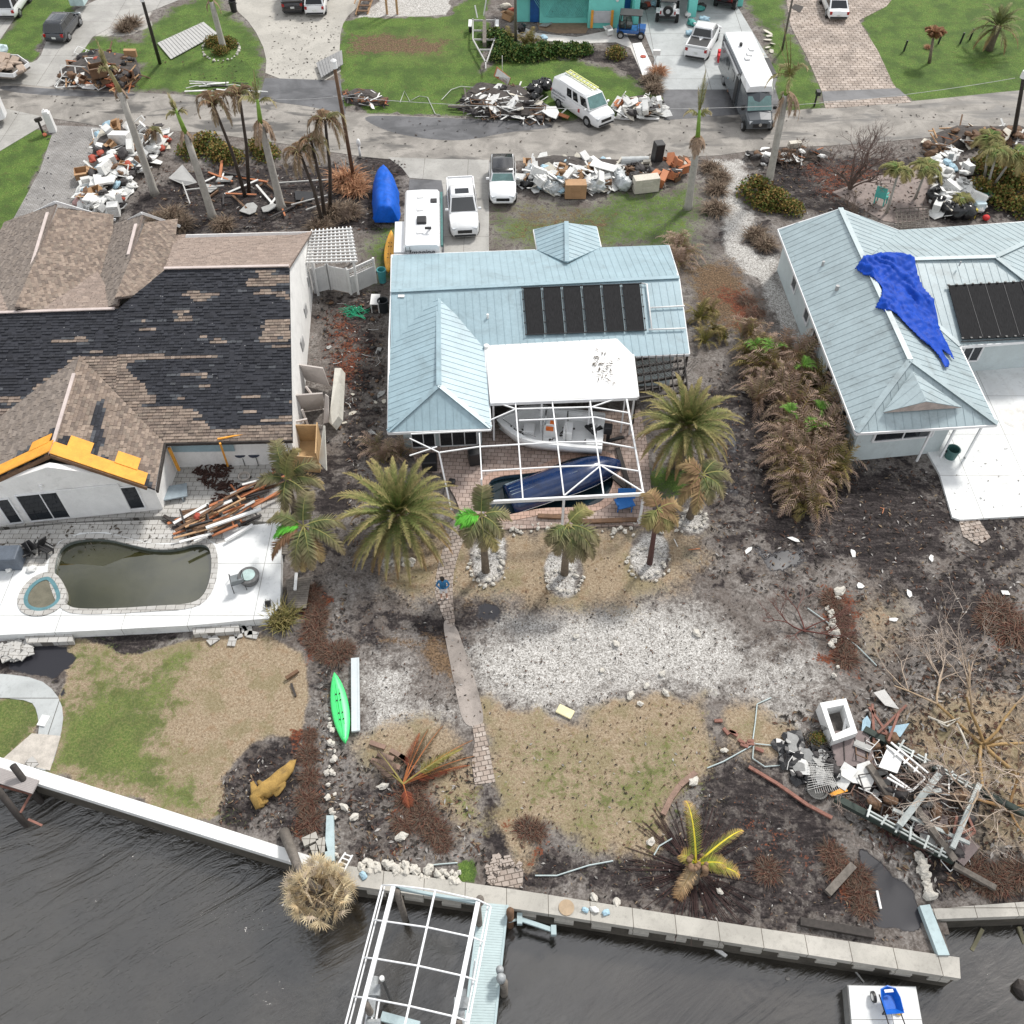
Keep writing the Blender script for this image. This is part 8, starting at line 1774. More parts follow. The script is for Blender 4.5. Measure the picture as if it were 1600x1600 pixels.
for i,(tx,sz) in enumerate((('LOCALS',.42),('WELCOME',.30))):o=textobj(tx,sz,sgn,(cc_+n_*.03+yd*(.16-i*.36)) -sgn.location,Mx.to_euler(),vmat('faded_sign_ink',(.42,.25,.22)),ext_=.003)
mb=MB();p=P(785,118);mb.bar(p,p+Vector((0,0,1.6)),.06);one('stake',mb,m_white,'thin white stake standing on the lawn behind the sign board','stake')
# P6 heap right of van
pile([(960,165),(975,155),(1005,152),(1032,160),(1040,178),(1010,186),(965,184)],[('sheet_white',5),('chair_white',2),('box_white',2),('soft_dark',3),('plank_white',2),('box_orange',1),('sheet_cream',2),('cab_white',1),('soft_brown',1)],52,.8,'in the heap in front of the white van',.8)
item('sheet_white',985,160,.9,'painted orange on the heap before the van',1.1,.3,None,False,False)
for k in range(2):mb=MB();mb.bar(P(958+k*40,184,.12),P(990+k*40,186,.12),.16,.12);one('white_post',mb,m_white,'white post lying on the kerb before the van heap, %s piece' % ('left' if k == 0 else 'right'),'post')
# P7 the long drywall heap by the road
H7=[(818,268),(828,252),(860,246),(900,246),(940,250),(975,252),(975,285),(950,296),(910,300),(870,302),(835,296),(815,288)]
pile(H7,[('sheet_white',9),('sheet_cream',5),('plank_white',5),('sheet_grey',2),('soft_white',2),('box_card',1),('soft_blue',1),('plank_cream',2),('cab_white',1)],150,1.15,'in the long drywall heap below the road',.85)
for i in range(9):item('bag_clear',838+i*4.2+rr(-2,2),287+i*1.9+rr(-2,2),.02,'along the lawn side of the long drywall heap',1.35,.15)
for x,y in ((925,298),(930,288),(936,298),(968,290),(974,294),(964,284),(828,276),(842,280)):item('bag_clear',x,y,.02,'along the lawn side of the long drywall heap',1.45,.15)
item('bag_bag',822,292,0,'alone at the left end of the long drywall heap',1.3,.1,None,False,False);item('cab_wood' if 'cab_wood' in DP else 'cab_card',898,306,.05,'wide and warm toned before the drywall heap',1.5,.05,.05,False,False);item('cab_brown',950,290,.05,'dark between pale bags at the drywall heap',1.1,.05,1.5,False,False)
for k in range(3):mb=MB();mb.bar(P(845+k*22,262-k*3,1.0),P(880+k*24,285-k*8,1.1),.16,.05);one('white_door_trim',mb,m_white,'long white trim board slanting on top of the drywall heap, number %s from the left' % ('one','two','three')[k],'trim board')
mb=MB();a,b=P(924,254,1.25),P(962,264,1.2);mb.bar(a,b,.8,.06);one('white_door',mb,m_white,'white door leaf lying across the right part of the drywall heap','door')
# P8 furniture end
pile([(975,262),(1000,252),(1030,255),(1065,250),(1072,262),(1060,278),(1030,288),(1000,292),(978,290)],[('box_orange',2),('box_brown',1),('cab_orange',1),('plank_brown',3),('soft_dark',3),('plank_ply',3),('box_cream',1),('frame_dark',2),('plank_white',1),('cab_dark' if 'cab_dark' in DP else 'cab_brown',1)],62,.85,'in the furniture heap next to the drywall heap',.85)
item('fridge_dark',1024,258,.25,'standing between drywall and furniture heaps',1.05,.05,.3,False,False);item('cab_cream',1008,297,.05,'standing on the lawn side of the furniture heap',1.5,.05,.2,False,False);item('box_orange',1062,268,.1,'largest at the palm end of the furniture heap',1.6,.1,.4,False,False);item('cab_orange',1033,285,.1,'lying at the lawn corner of the furniture heap',1.0,.3,1.2,False,False)
for k in range(3):mb=MB();c_=P(978+k*14,251-k*.4,.55);mb.cyl(c_,.28,.7,14,axis='X');one('tank',mb,vmat('silver_tank',(.5,.52,.52)),('left','middle','right')[k] +' of three silver tanks lying behind the furniture heap','tank',smooth=False)
# P9 right front heaps
pile([(1165,238),(1200,232),(1240,228),(1300,240),(1290,252),(1230,250),(1180,262)],[('sheet_white',3),('plank_white',2),('soft_brown',5),('plank_orange',2),('soft_white',2),('cab_cream',1),('soft_dark',3)],40,.5,'in the low heap at the roadside behind the leafless tree',.7)
pile([(1440,230),(1462,208),(1490,198),(1530,200),(1600,198),(1600,222),(1540,225),(1500,232),(1460,245)],[('plank_brown',5),('plank_wood',3),('plank_white',3),('soft_brown',5),('plank_orange',2),('sheet_cream',2)],66,.9,'in the timber heap at the right edge of the road',.9)
pile([(1455,248),(1490,238),(1508,255),(1512,290),(1532,305),(1545,325),(1500,335),(1462,335),(1455,310),(1462,290),(1445,275)],[('sheet_white',8),('box_white',3),('soft_white',4),('cab_white',2),('sheet_cream',2),('soft_blue',1),('plank_white',3)],85,.9,'in the white heap in front of the right house',.95)
for x,y in ((1458,312),(1462,325),(1468,306),(1480,335),(1492,338),(1505,338),(1474,330),(1497,330)):item('bag_bag',x,y,.1,'clustered at the patio end of the right house heap',1.5,.2)
item('chair_teal',1375,318,.02,'seafoam and empty behind the right house roof',1.3,.1,2.4,False,False);item('sheet_cream',1489,318,.75,'tan and torn beside the tiny straw palm',1.2,.2,1.3,False,False)
mb=MB();mb.cyl(P(1543,307,.25),.28,.7,14,axis=(1,.2,0));one('green_bin',mb,dm['green'],'dark green bin lying on its side at the right house heap','bin');mb=MB();mb.box(P(1519,333,.35),(.45,.4,.7),.3);one('toy_box',mb,vmat('yellow_toy',(.55,.45,.05)),'yellow and green toy box beside the black bags','toy box');mb=MB();mb.box(P(1511,326,.35),(.35,.4,.6),.3);one('toy_box',mb,vmat('green_toy',(.03,.35,.12)),'green plastic crate touching the yellow toy box','crate');mb=MB();mb.blob(P(1541,340,.2),(.25,.25,.2),1,.1,2);one('red_bucket',mb,vmat('red_plastic',(.6,.03,.03)),'red plastic bucket beside the white cooler','bucket',smooth=True);mb=MB();mb.box(P(1530,322,.4),(.7,.6,.7),.1);bev(one('cooler',mb,vmat('pale_blue_cooler',(.62,.75,.80)),'pale blue cooler at the right of the toy boxes','cooler'),.06)
gr_=empty('floor_grate',P(1425,345,.3),0,'pale lattice grid lying behind the right house roof edge','lattice');mb=MB()
for i in range(8):mb.bar(P(1400+i*7,325,.3),P(1404+i*7,356,.3),.05)
for i in range(6):mb.bar(P(1398,327+i*5.5,.3),P(1452,323+i*5.5,.3),.05)
mb.build('grid',m_greywood,gr_,True)
# side yard between left and centre houses
for i in range(60):item(rnd.choice(['sheet_cream','soft_brown','soft_dark','sheet_grey','soft_dark','pipe_white']),rr(492,600),rr(470,700),.03,'scattered in the muddy side yard left of the centre house',rr(.15,.4),.2)
mb=MB()
for i in range(40):a=P(555+rr(-12,12),487+rr(-6,6),.1);mb.tube([a,a+Vector((rr(-.5,.5),rr(-.4,.4),rr(0,.15))),a+Vector((rr(-.7,.7),rr(-.5,.5),0))],.018,4)
one('garden_hose',mb,vmat('green_hose',(.02,.38,.20)),'tangled green garden hose on the mud of the side yard','hose',smooth=True)
tbl=empty('side_table',P(588,482),0,'white plastic side table in the side yard by the centre house','table');mb=MB();mb.box((0,0,.7),(.55,1.0,.05));mb.build('table_top',m_white,tbl)
for x in (-.22,.22):
    for y in (-.42,.42):mb=MB();mb.bar((x,y,0),(x,y,.7),.05);mb.build('leg',m_white,tbl)
# left patio ruin
for i in range(48):x,y=inside([(268,830),(300,800),(380,765),(420,740),(440,760),(430,790),(380,820),(320,845)]);item(rnd.choice(['plank_orange','plank_brown','plank_wood','plank_white','plank_dark','plank_orange']),x,y,.35+rr(.0,.7),'in the timber heap between the left pool and patio',1.0,.15,rr(.35,.75))
rmp=empty('wooden_stair',P(300,820,.35),0,'dark brown slatted wooden stair lying by the left pool','stair');s0,s1,s2,s3=P(282,798,.75),P(325,790,.75),P(322,838,.6),P(298,846,.6)
for i in range(12):t0,t1=i/12,(i+.8) /12;mb=MB();mb.slab([s0.lerp(s3,t0),s1.lerp(s2,t0),s1.lerp(s2,t1),s0.lerp(s3,t1)],(0,0,1),.05);mb.build('slat',m_brownwood,rmp,True)
for a,b in ((s0,s3),(s1,s2)):mb=MB();mb.bar(a+Vector((0,0,.05)),b+Vector((0,0,.05)),.08,.2);mb.build('stringer',m_blackwood,rmp,True)
mb=MB();mb.bar(P(352,845,.7),P(395,820,.75),.14,.1);one('white_beam',mb,m_white,'long white beam on the pool deck side of the timber heap','beam');mb=MB();mb.bar(P(322,825,1.2),P(408,795,1.2),.16,.1);one('white_beam',mb,m_white,'long white beam on top of the timber heap','beam');mb=MB();mb.bar(P(256,806,.7),P(312,838,.7),.16,.1);one('dark_post',mb,m_blackwood,'dark post fallen between the patio and the wooden stair','post')
item('soft_red',309,808,.9,'bright orange red on the wooden stair',.5,.2,None,False,False)
mb=MB();p=P(266,770,.55);mb.box(p,(1.7,.9,.08),.25);
for dx in (-.7,.7):
    for dy in (-.35,.35):q_=p+Vector((dx,dy,0));mb.bar(q_,q_+Vector((0,0,-.25)),.05)
one('glass_table',mb,vmat('dusty_glass',(.30,.36,.40),r=.2),'dusty glass topped table tipped on the left patio','table')
mb=MB();rnd.seed(8)
for i in range(260):
    x,y=inside([(300,735),(345,718),(362,730),(350,750),(400,765),(375,782),(340,800),(325,795),(340,770),(320,758)]);a=P(x,y,.33);mb.box(a+Vector((0,0,rr(0,.12))),(rr(.15,.45),rr(.03,.08),.05),Matrix.Rotation(rr(0,3),3,'Z') @ Matrix.Rotation(rr(-.5,.5),3,'X'))
one('mulch_heap',mb,M('dark_mulch',(.05,.022,.016),.9,.4,6),'dark brown mulch washed over the left patio','mulch',kind='stuff')
for x,y,k in ((236,744,'chair_dark'),(64,862,'chair_dark'),(72,868,'chair_dark'),(36,868,'chair_dark')):item(k,x,y,.31 if x > 200 else .51,'overturned on the paving beside the left pool' if x < 200 else 'tipped against the left house corner',.95,.7,None,False,x < 200)
rt=empty('wicker_table',P(391,907,.5),0,'round dark wicker table on the white pool deck','table');mb=MB();mb.lathe([(.30,0),(.42,.05),(.52,.40),(.50,.45),(.30,.45)],(0,0,0),22);mb.build('base',M('grey_wicker',(.13,.13,.13),.8,.4,12),rt);mb=MB();mb.cyl((0,0,.47),.33,.03,20);mb.build('glass_top',M('pale_glass_top',(.45,.58,.56),.15),rt)
lc=empty('deck_chair',P(373,912,.5),R(200),'grey sling chair beside the round wicker table','chair');mb=MB();mb.box((0,0,.35),(.6,.6,.05));mb.box((0,.35,.6),(.6,.05,.5),Matrix.Rotation(-.3,3,'X'));mb.build('sling',M('grey_sling',(.2,.22,.23),.8),lc);mb=MB()
for x in (-.3,.3):mb.tube([(x,-.5,0),(x,-.3,.55),(x,.3,.55),(x,.5,0)],.02,5)
mb.build('frame',m_black,lc)
mb=MB();mb.box(P(10,872,.95),(1.4,.9,.9),.05);bev(one('grill_island',mb,M('slate_cover',(.10,.12,.15),.6),'slate coloured covered grill at the left edge of the pool deck','grill'),.06)
for x,y in ((18,888),(50,890)):item('soft_white',x,y,.52,'thin white plastic on the deck near the slate grill',.55,.2)
# steps and loose pavers below the left deck
for nm,pl,lab in (('step',[(38,992),(112,985),(114,1002),(42,1005)],'concrete step block below the left end of the white pool deck'),('step',[(300,976),(372,970),(374,986),(302,991)],'stone step block below the right part of the white pool deck')):mb=MB();mb.prism(W(pl,.3),0,.3);one(nm,mb,m_graypave,lab,'step')
for i in range(26):x,y=inside([(-5,1000),(40,1000),(52,1022),(-5,1032)]);mb=MB();mb.box(P(x,y,.06+rr(0,.2)),(.45,.32,.06),Matrix.Rotation(rr(0,3),3,'Z') @ Matrix.Rotation(rr(-.2,.2),3,'X'));one('loose_paver',mb,m_graypave,'loose pale paver heaped at the lower left below the pool deck','paver','loose pavers at the lower left')
for x,y in ((333,1000),(325,990),(363,1002),(68,1126),(50,1192),(378,982),(388,986),(395,992),(382,975),(372,990)):mb=MB();mb.box(P(x,y,.05),(.5,.36,.06),rr(0,3));one('loose_paver',mb,m_graypave if x != 68 else m_capw,'single pale paver lying on the lower left lawn or path','paver','stray pavers on the lower left lawn')
for i in range(22):x,y=inside([(764,1340),(800,1335),(818,1358),(800,1350),(770,1350)] if i < 12 else [(762,1355),(775,1345),(780,1380),(764,1384)]);mb=MB();mb.box(P(x,y,.06+rr(0,.06)),(.26,.2,.06),rr(0,3));one('loose_paver',mb,m_path,'loose pink grey paver at the walkway end of the garden path','paver','loose pavers at the walkway')
for x,y in ((744,850),(752,858)):pass
# narrow dock strip beside the pool deck
sdk=empty('side_dock',P(462,900),0,'narrow grey wooden boardwalk at the right side of the white pool deck','boardwalk')
for (x0,y0,x1,y1,x2,y2,x3,y3,n_) in ((438,832,450,832,449,866,440,866,9),(447,905,486,900,478,950,450,950,14)):
    for i in range(n_):t0,t1=i/n_,(i+.88) /n_;A_,B_,C_,D_=P(x0,y0,.35),P(x1,y1,.35),P(x2,y2,.35),P(x3,y3,.35);mb=MB();mb.prism([A_.lerp(D_,t0),B_.lerp(C_,t0),B_.lerp(C_,t1),A_.lerp(D_,t1)],.28,.35);mb.build('board',m_greywood,sdk,True)
mb=MB();mb.bar(P(463,895,.5),P(461,922,.5),.14,.05);one('white_plank',mb,m_white,'short white plank on the narrow grey boardwalk','plank');item('chair_dark',420,948,.3,'black and broken at the lower corner of the white pool deck',.6,.8,None,False,False)
# patio under the screen frame
def pot(px,py,w_,h_,mat,label,cat):mb=MB();mb.box(P(px,py,.08+h_/2),(w_,w_,h_),rr(-.3,.3));o=one(cat.replace(' ','_'),mb,mat,label,cat);bev(o,.06);return o
pot(671,722,.8,.7,m_black,'black covered cabinet tilted near the left screen posts','storage box');pot(742,712,.7,.9,m_black,'black grill under its cover outside the sliding door','grill');pot(706,753,.35,.25,m_black,'small black box on the centre patio pavers','small box');
mb=MB();p=P(975,793,.08);mb.box(p+Vector((0,0,.4)),(.9,.7,.06),.3);mb.box(p+Vector((.1,.35,.7)),(.9,.06,.6),Matrix.Rotation(-.3,3,'X'));
for dx in (-.35,.35):mb.bar(p+Vector((dx,-.3,0)),p+Vector((dx,-.3,.6)),.06);mb.bar(p+Vector((dx,.3,0)),p+Vector((dx,.3,.6)),.06)
one('blue_lounge_chair',mb,vmat('royal_blue_plastic',(.02,.14,.42)),'royal blue plastic chair at the right corner inside the screen frame','chair')
for a,b,l in (((840,806),(882,808),'dark brown board on the patio edge below the blue boat'),((905,815),(995,812),'long brown board lying on the stone edge below the screen frame'),((958,745),(978,762),'dark timber beside the bow of the blue boat'),((965,700),(985,770),'long dark timber between patio and right screen rail')):mb=MB();mb.bar(P(*a,.2),P(*b,.2),.25,.1);one('brown_board',mb,m_brownwood if 'brown' in l[:12] else m_blackwood,l,'board')
mb=MB();mb.tube([P(x,y,.12) for x,y in ((900,700),(910,706),(925,706),(932,698))],.025,5);one('hose',mb,m_black,'black hose curled below the stern of the white boat','hose');mb=MB();mb.tube([P(x,y,.12) for x,y in ((686,752),(695,762),(692,775),(682,776))],.025,5);one('hose',mb,m_black,'dark hose curled on the pavers left of the pool','hose')
# rocks
stones(905,828,105,8,56,'white rock in the loose strip below the patio edge','rocks below the patio edge',sz=.17,jit=.6)
stones(760,888,26,26,26,'pale rock ringing the small palm near the paver path','rocks ringing the small palm',sz=.16);stones(882,908,28,16,24,'pale rock ringing the coconut palm','rocks ringing the coconut palm',sz=.15);stones(1013,880,28,24,26,'pale rock ringing the thin dark palm','rocks ringing the thin dark palm',sz=.15);stones(1082,812,20,14,14,'pale rock ringing the shaggy palm','rocks ringing the shaggy palm',sz=.16);stones(345,78,29,18,26,'white edging rock of the bed on the upper left lawn','edging rocks of the ringed bed',sz=.2,jit=.04);stones(628,880,18,4,9,'pale rock below the left date palm','rocks below the date palm',sz=.2)
for i in range(40):t_=rr(0,1);x,y=560+160*t_+rr(-3,3),1352+20*t_+rr(-9,9);copy_tree(STONES[rnd.randrange(4)],P(x,y,.03),rr(0,6),'boulder along the inner edge of the concrete walkway','boulders along the walkway',rr(.10,.22))
for i in range(30):copy_tree(STONES[rnd.randrange(4)],P(518+rr(-7,7),rr(1120,1345),.02),rr(0,6),'pale rock in the broken border between the lower yards','rocks of the lower border',rr(.07,.16))
for i in range(20):x,y=inside([(1290,950),(1310,930),(1312,1060),(1298,1060)]);copy_tree(STONES[rnd.randrange(4)],P(x,y,.02),rr(0,6),'bleached rock in the curved border of the right yard','rocks of the right border',rr(.08,.2))
for i in range(14):copy_tree(STONES[rnd.randrange(4)],P(1436+i*1.3+rr(-2,2),1340+i*4.6,.02),rr(0,6),'pale rock in the short row above the right seawall','rocks above the right seawall',rr(.14,.26))
for x,y,s,l in ((963,1007,.28,'mossy rock high on the shell gravel'),(1035,1053,.24,'dark mossy rock in the shell gravel'),(1088,990,.30,'yellow lichened rock at the right of the gravel'),(985,1087,.30,'ochre rock at the edge of the dry lawn'),(1040,1083,.26,'orange brown rock right of the ochre rock'),(1000,1100,.24,'white rock below the ochre rock'),(1010,1072,.22,'pale rock above the ochre rock'),(900,995,.22,'small ochre stone left of the mossy rock'),(940,1048,.2,'tan stone in the middle gravel'),(598,1229,.3,'round pale boulder in the grey bed'),(628,1308,.35,'pinkish boulder near the red brush'),(553,1277,.3,'pale boulder below the grey bed centre'),(538,1262,.28,'white boulder next to the blue return wall'),(1017,1316,.3,'round beige rock beside the lawn tip'),(963,1411,.28,'orange rock on the inner walkway edge'),(928,1402,.26,'white rock on the inner walkway edge'),(1083,1222,.35,'pale rock beside the curved timber edging'),(1132,1173,.22,'white rock in the purple mud'),(1312,925,.45,'flat white slab rock at the top of the right border'),(1124,1393,.2,'ochre pebble by the walkway')):copy_tree(STONES[rnd.randrange(4)],P(x,y,.03),rr(0,6),l,None,(s*.7,s*.6,s*.5))
# timber edging
def seglog(pts,w_,h_,mat,label,grp,nm='timber_edging'):
    for a,b in zip(pts[:-1],pts[1:]):mb=MB();mb.bar(P(*a,h_/2+.03),P(*b,h_/2+.03),w_,h_);one(nm,mb,mat,label,'edging',grp)
m_pinkwood=M('pinkish_timber',(.26,.17,.13),.85,.3,4,.2)
seglog([(1036,1273),(1048,1248),(1062,1228),(1087,1207)],.22,.16,m_pinkwood,'brown timber block edging the dry lawn beside the mud','timber blocks edging the lawn');seglog([(580,1188),(600,1192),(625,1200)],.2,.1,m_pinkwood,'grey brown timber strip near the fallen fronds','timber strips near the fallen fronds');seglog([(578,1160),(602,1168)],.2,.1,m_pinkwood,'short timber strip above the fallen fronds',None)
for a,b in (((610,1172),(640,1190)),((625,1180),(650,1200)),((590,1178),(615,1186))):mb=MB();mb.bar(P(*a,.12),P(*b,.12),.2,.1);one('timber_strip',mb,m_pinkwood,'loose timber strip beside the fallen fronds','timber','loose timber strips by the fronds')
for i in range(9):x,y=1120+i*7+rr(-6,6),1132+i*5+rr(-6,6);mb=MB();mb.bar(P(x,y,.08),P(x+rr(8,16),y+rr(-6,10),.08),.14,.1);one('brick',mb,m_rust,'rust red brick length scattered at the corner of the dry lawn','brick','red brick lengths by the lawn corner')
seglog([(1170,1198),(1215,1225),(1262,1258),(1300,1278)],.14,.1,m_rust,'rusty rail along the edge of the purple mud bed','rusty rails by the mud bed','rusty_rail')
for nm,pts,lab in (('hose',[(836,1368),(870,1368),(920,1352),(958,1345)],'pale blue hose across the dark mud'),('hose',[(1022,1336),(1030,1322),(1050,1310)],'grey pipe piece left of the uprooted palm'),('cable',[(1105,1200),(1130,1190),(1175,1165),(1180,1130),(1183,1100),(1205,1090)],'white cable looping down the gravel to the mud'),('cable',[(1178,1160),(1176,1185),(1195,1198),(1230,1195),(1210,1165),(1180,1162)],'white cable loop on the mud bed corner'),('cable',[(1262,950),(1290,970),(1340,1010),(1370,1040)],'thin pale line crossing the right rock border'),('hose',[(672,1352),(690,1350),(715,1348)],'blue grey hose end near the walkway rocks')):
    mb=MB();mb.tube([P(x,y,.05) for x,y in pts],.03,5);one(nm,mb,vmat('pale_hose',(.48,.56,.56)),lab,nm)
ldr=empty('ladder',P(538,1355,.16),0,'white ladder lying at the corner of walkway and seawall','ladder')
for a,b in (((540,1332),(524,1356)),((551,1336),(537,1362))):mb=MB();mb.bar(P(*a,.25),P(*b,.25),.06);mb.build('rail',m_white,ldr,True)
for t_ in (.1,.35,.6,.85):mb=MB();mb.bar(P(540-16*t_,1332+24*t_,.25),P(551-14*t_,1336+26*t_,.25),.05);mb.build('rung',m_white,ldr,True)
for x,y,s in ((515,1322,.6),(505,1330,.5),(497,1312,.6)):mb=MB();mb.box(P(x-12,y,.12),(s,s*.6,.2),rr(0,3));one('concrete_chunk',mb,m_capc,'broken concrete chunk beside the blue return wall','rubble','concrete chunks by the blue wall')
for x,y in ((1036,0),):pass
mb=MB();mb.cyl(P(885,1418,.17),.3,.03,20);one('round_lid',mb,vmat('tan_lid',(.40,.30,.20)),'round tan lid on the concrete walkway','lid')
for x,y in ((914,1422),(929,1422),(946,1426),(568,1368)):item('soft_white' if x == 929 else 'soft_blue',x,y,.16,'small and pale on the concrete walkway',.35,.2)
mb=MB();mb.prism(W([(1112,1480),(1116,1476),(1137,1492),(1134,1495)],WZ+.1),WZ-.05,WZ+.1);one('floating_board',mb,m_white,'white board floating in the water by the walkway','board')
for a,b,l in (((1535,1452),(1518,1485),'pale submerged timber slanting in the right hand water'),((1592,1448),(1600,1475),'pale timber standing in the water at the right edge')):mb=MB();mb.bar(P(*a,WZ+.08),P(*b,WZ-.02),.14,.1);one('submerged_timber',mb,vmat('mossy_timber',(.26,.24,.15)),l,'timber')
mb=MB();a,b=P(1332,1540-28,WZ+.05),P(1350,1535,WZ+.05);mb.bar(a,b,.05);one('floating_pole',mb,m_galv,'thin pole floating above the white platform','pole');mb=MB();mb.blob(P(1231,1529,WZ+.03),(.09,.07,.06),1,.2,2);one('duck',mb,vmat('speckled_float',(.3,.28,.26)),'small float in the centre of ring ripples','float')
mb=MB();mb.blob(P(1596,1545,WZ+.1),(.3,.35,.3),4,.3,2);one('dark_piling_stub',mb,m_blackwood,'dark piling stub at the lower right edge in the water','piling')
# right yard wreck: box, dock pieces
bx_=empty('concrete_box',P(1310,1125),0,'open white rectangular concrete box on the gravel','planter box');q=[(1281,1098),(1322,1091),(1340,1145),(1302,1158)];z_=.75;qs=[P(x,y,z_) for x,y in q];inn=[p+(sum(qs,Vector()) /4-p).normalized() *.36 for p in qs]
mb=MB();lo=[Vector((p.x,p.y,0)) for p in qs];li=[Vector((p.x,p.y,0)) for p in inn];vs=qs+inn+lo+li;fs=[]
for i in range(4):j=(i+1) % 4;fs += [(i,j,4+j,4+i),(8+i,8+j,j,i),(4+i,4+j,12+j,12+i)]
mb.add(vs,fs);mb.build('shell',m_capw,bx_,True);mb=MB();mb.prism(li,.02,.1);mb.build('mud_fill',M('box_mud',(.12,.11,.10),.9,.4,4),bx_,True);mb=MB();mb.bar(P(1318,1145,.3),P(1322,1122,.5),.12);one('white_pipe_stub',mb,m_white,'white pipe standing in the open concrete box','pipe')
def wreck(a,b,z0,z1,w_,h_,mat,label,cat,nm,grp=None):mb=MB();mb.bar(P(*a,z0),P(*b,z1),w_,h_);return one(nm,mb,mat,label,cat,grp)
wreck((1300,1170),(1362,1170),.25,.25,1.6,.1,M('purple_grey_deck',(.20,.16,.155),.8,.2,3),'grey purple deck section below the concrete box','dock section','deck_section')
for x in (1318,1336,1352):wreck((x,1152),(x+2,1188),.34,.34,.03,.03,m_blackwood,'dark joint of the deck section below the concrete box','joint','deck_joint','dark joints of the deck section')
m_pal=M('pale_green_aluminium',(.42,.46,.45),.45,.15,3,.35)
m_gr=M('dark_green_timber',(.035,.05,.042),.8,.3,4)
wreck((1305,1247),(1490,1345),.35,.3,.28,.25,m_gr,'long dark green timber running down the wrecked boat lift','timber','dark_timber');wreck((1350,1140),(1520,1232),.3,.3,.28,.25,m_gr,'long dark green timber along the top of the wrecked boat lift','timber','dark_timber');wreck((1530,1235),(1602,1272),.2,.2,.25,.2,m_gr,'dark green timber running to the right edge','timber','dark_timber');wreck((1490,1352),(1555,1388),.2,.15,.22,.2,m_greywood,'dark grey timber below the wrecked boat lift','timber','dark_timber')
def lat(a,b,label):
    e=empty('lattice_rail',P(*a),0,label,'metal rail');A_,B_=P(*a,.65),P(*b,.6);d=B_-A_
    for off in (0,.18):mb=MB();mb.bar(A_+Vector((0,off,0)),B_+Vector((0,off,0)),.06);mb.build('chord',m_pal,e,True)
    for i in range(6):mb=MB();p=A_.lerp(B_,i/5.5+.02);mb.bar(p+Vector((-.15,-.1,.05)),p+Vector((rr(.0,.2),rr(.2,.45),rr(0,.15))),.08,.06);mb.build('bracket',m_pal,e,True)
lat((1357,1272),(1480,1340),'pale aluminium rail with brackets on the lower dark green timber');lat((1405,1168),(1520,1232),'pale aluminium rail with brackets on the upper dark green timber')
wreck((1405,1290),(1467,1210),.8,.95,.26,.2,m_pal,'broad pale aluminium beam crossing the wreck diagonally','beam','aluminium_beam');wreck((1488,1325),(1530,1225),.9,1.1,.20,.16,m_pal,'pale aluminium beam standing at the right of the wreck','beam','aluminium_beam');wreck((1395,1265),(1515,1318),.5,.6,.14,.12,m_pal,'thin pale rail crossing under the diagonal beam','rail','aluminium_rail');wreck((1438,1240),(1470,1235),.9,.95,.16,.14,m_pal,'short pale bracket near the diagonal beam','bracket','aluminium_bracket')
wreck((1425,1255),(1492,1345),.7,.4,.26,.2,m_greywood,'weathered grey post across the lower wreck','post','grey_post');wreck((1357,1195),(1390,1245),.5,.3,.26,.2,m_greywood,'weathered grey post left of the aluminium frame','post','grey_post');wreck((1418,1206),(1465,1190),.7,.8,.2,.12,m_greywood,'weathered grey board over the aluminium frame','board','grey_board');wreck((1430,1280),(1480,1295),.3,.3,1.0,.08,M('purple_grey_deck',(.2,.16,.15)),'torn deck section inside the wreck','dock section','deck_section');wreck((1490,1340),(1515,1310),.3,.3,.9,.08,M('purple_grey_deck',(.2,.16,.15)),'torn deck section at the lower right of the wreck','dock section','deck_section')
e=empty('boat_boarding_ladder',P(1410,1200),0,'white aluminium ladder frame with a flat white panel in the wreck','frame')
mb=MB();mb.slab([P(x,y,.85) for x,y in ((1388,1165),(1413,1180),(1402,1208),(1373,1198))],(0,0,1),.05);mb.build('panel',m_white,e,True)
for a,b in (((1385,1165),(1445,1215)),((1392,1160),(1450,1208)),((1390,1210),(1425,1235)),((1386,1215),(1424,1237)),((1425,1236),(1446,1216)),((1405,1172),(1398,1180)),((1420,1185),(1412,1193)),((1435,1196),(1428,1206))):mb=MB();mb.bar(P(*a,.9),P(*b,.95),.07);mb.build('rail',m_white,e,True)
for a,b,z0 in (((1358,1105),(1392,1155),.3),((1416,1102),(1372,1145),.6),((1405,1112),(1388,1158),.7),((1370,1143),(1395,1150),.4),((1363,1100),(1366,1170),.3),((1505,1260),(1523,1300),.5),((1523,1300),(1505,1315),.5),((1495,1275),(1490,1305),.5),((1480,1310),(1520,1295),.5)):wreck(a,b,z0,z0,.10,.08,m_rust,'rusty red angle frame piece in the lower right wreck','angle iron','rusty_angle','rusty frame pieces of the wreck')
slabthing('roof_sheet',[(1365,1082),(1382,1077),(1405,1108),(1383,1102)],[.2,.2,.15,.15],.03,m_galv,'dirty grey roof sheet right of the concrete box','roof sheet');slabthing('glass_sheet',[(1388,1135),(1421,1130),(1407,1151),(1392,1152)],[.3,.3,.25,.25],.03,dm['blue'],'pale green glass sheet under the rusty frame','glass sheet');slabthing('glass_sheet',[(1348,1125),(1355,1118),(1361,1128),(1358,1145),(1346,1142)],[.2,.3,.3,.2,.2],.03,dm['blue'],'upright pale glass piece right of the concrete box','glass sheet')
for x,y in ((1320,1213),(1335,1215),(1355,1213)):item('sheet_white',x,y,.3,'pale and crumpled below the purple grey deck section',.9,.3)
bin_(1276,1235,.42,.12,(.09,.09,.085),'flat dark round lid beside the black netting','drum_lid','lid');slabthing('plywood_scrap',[(1296,1240),(1320,1228),(1325,1236),(1300,1244)],[.15] *4,.04,m_orangeply,'orange plywood scrap on the sand beside the dark timber','plywood')
mb=MB();rnd.seed(3)
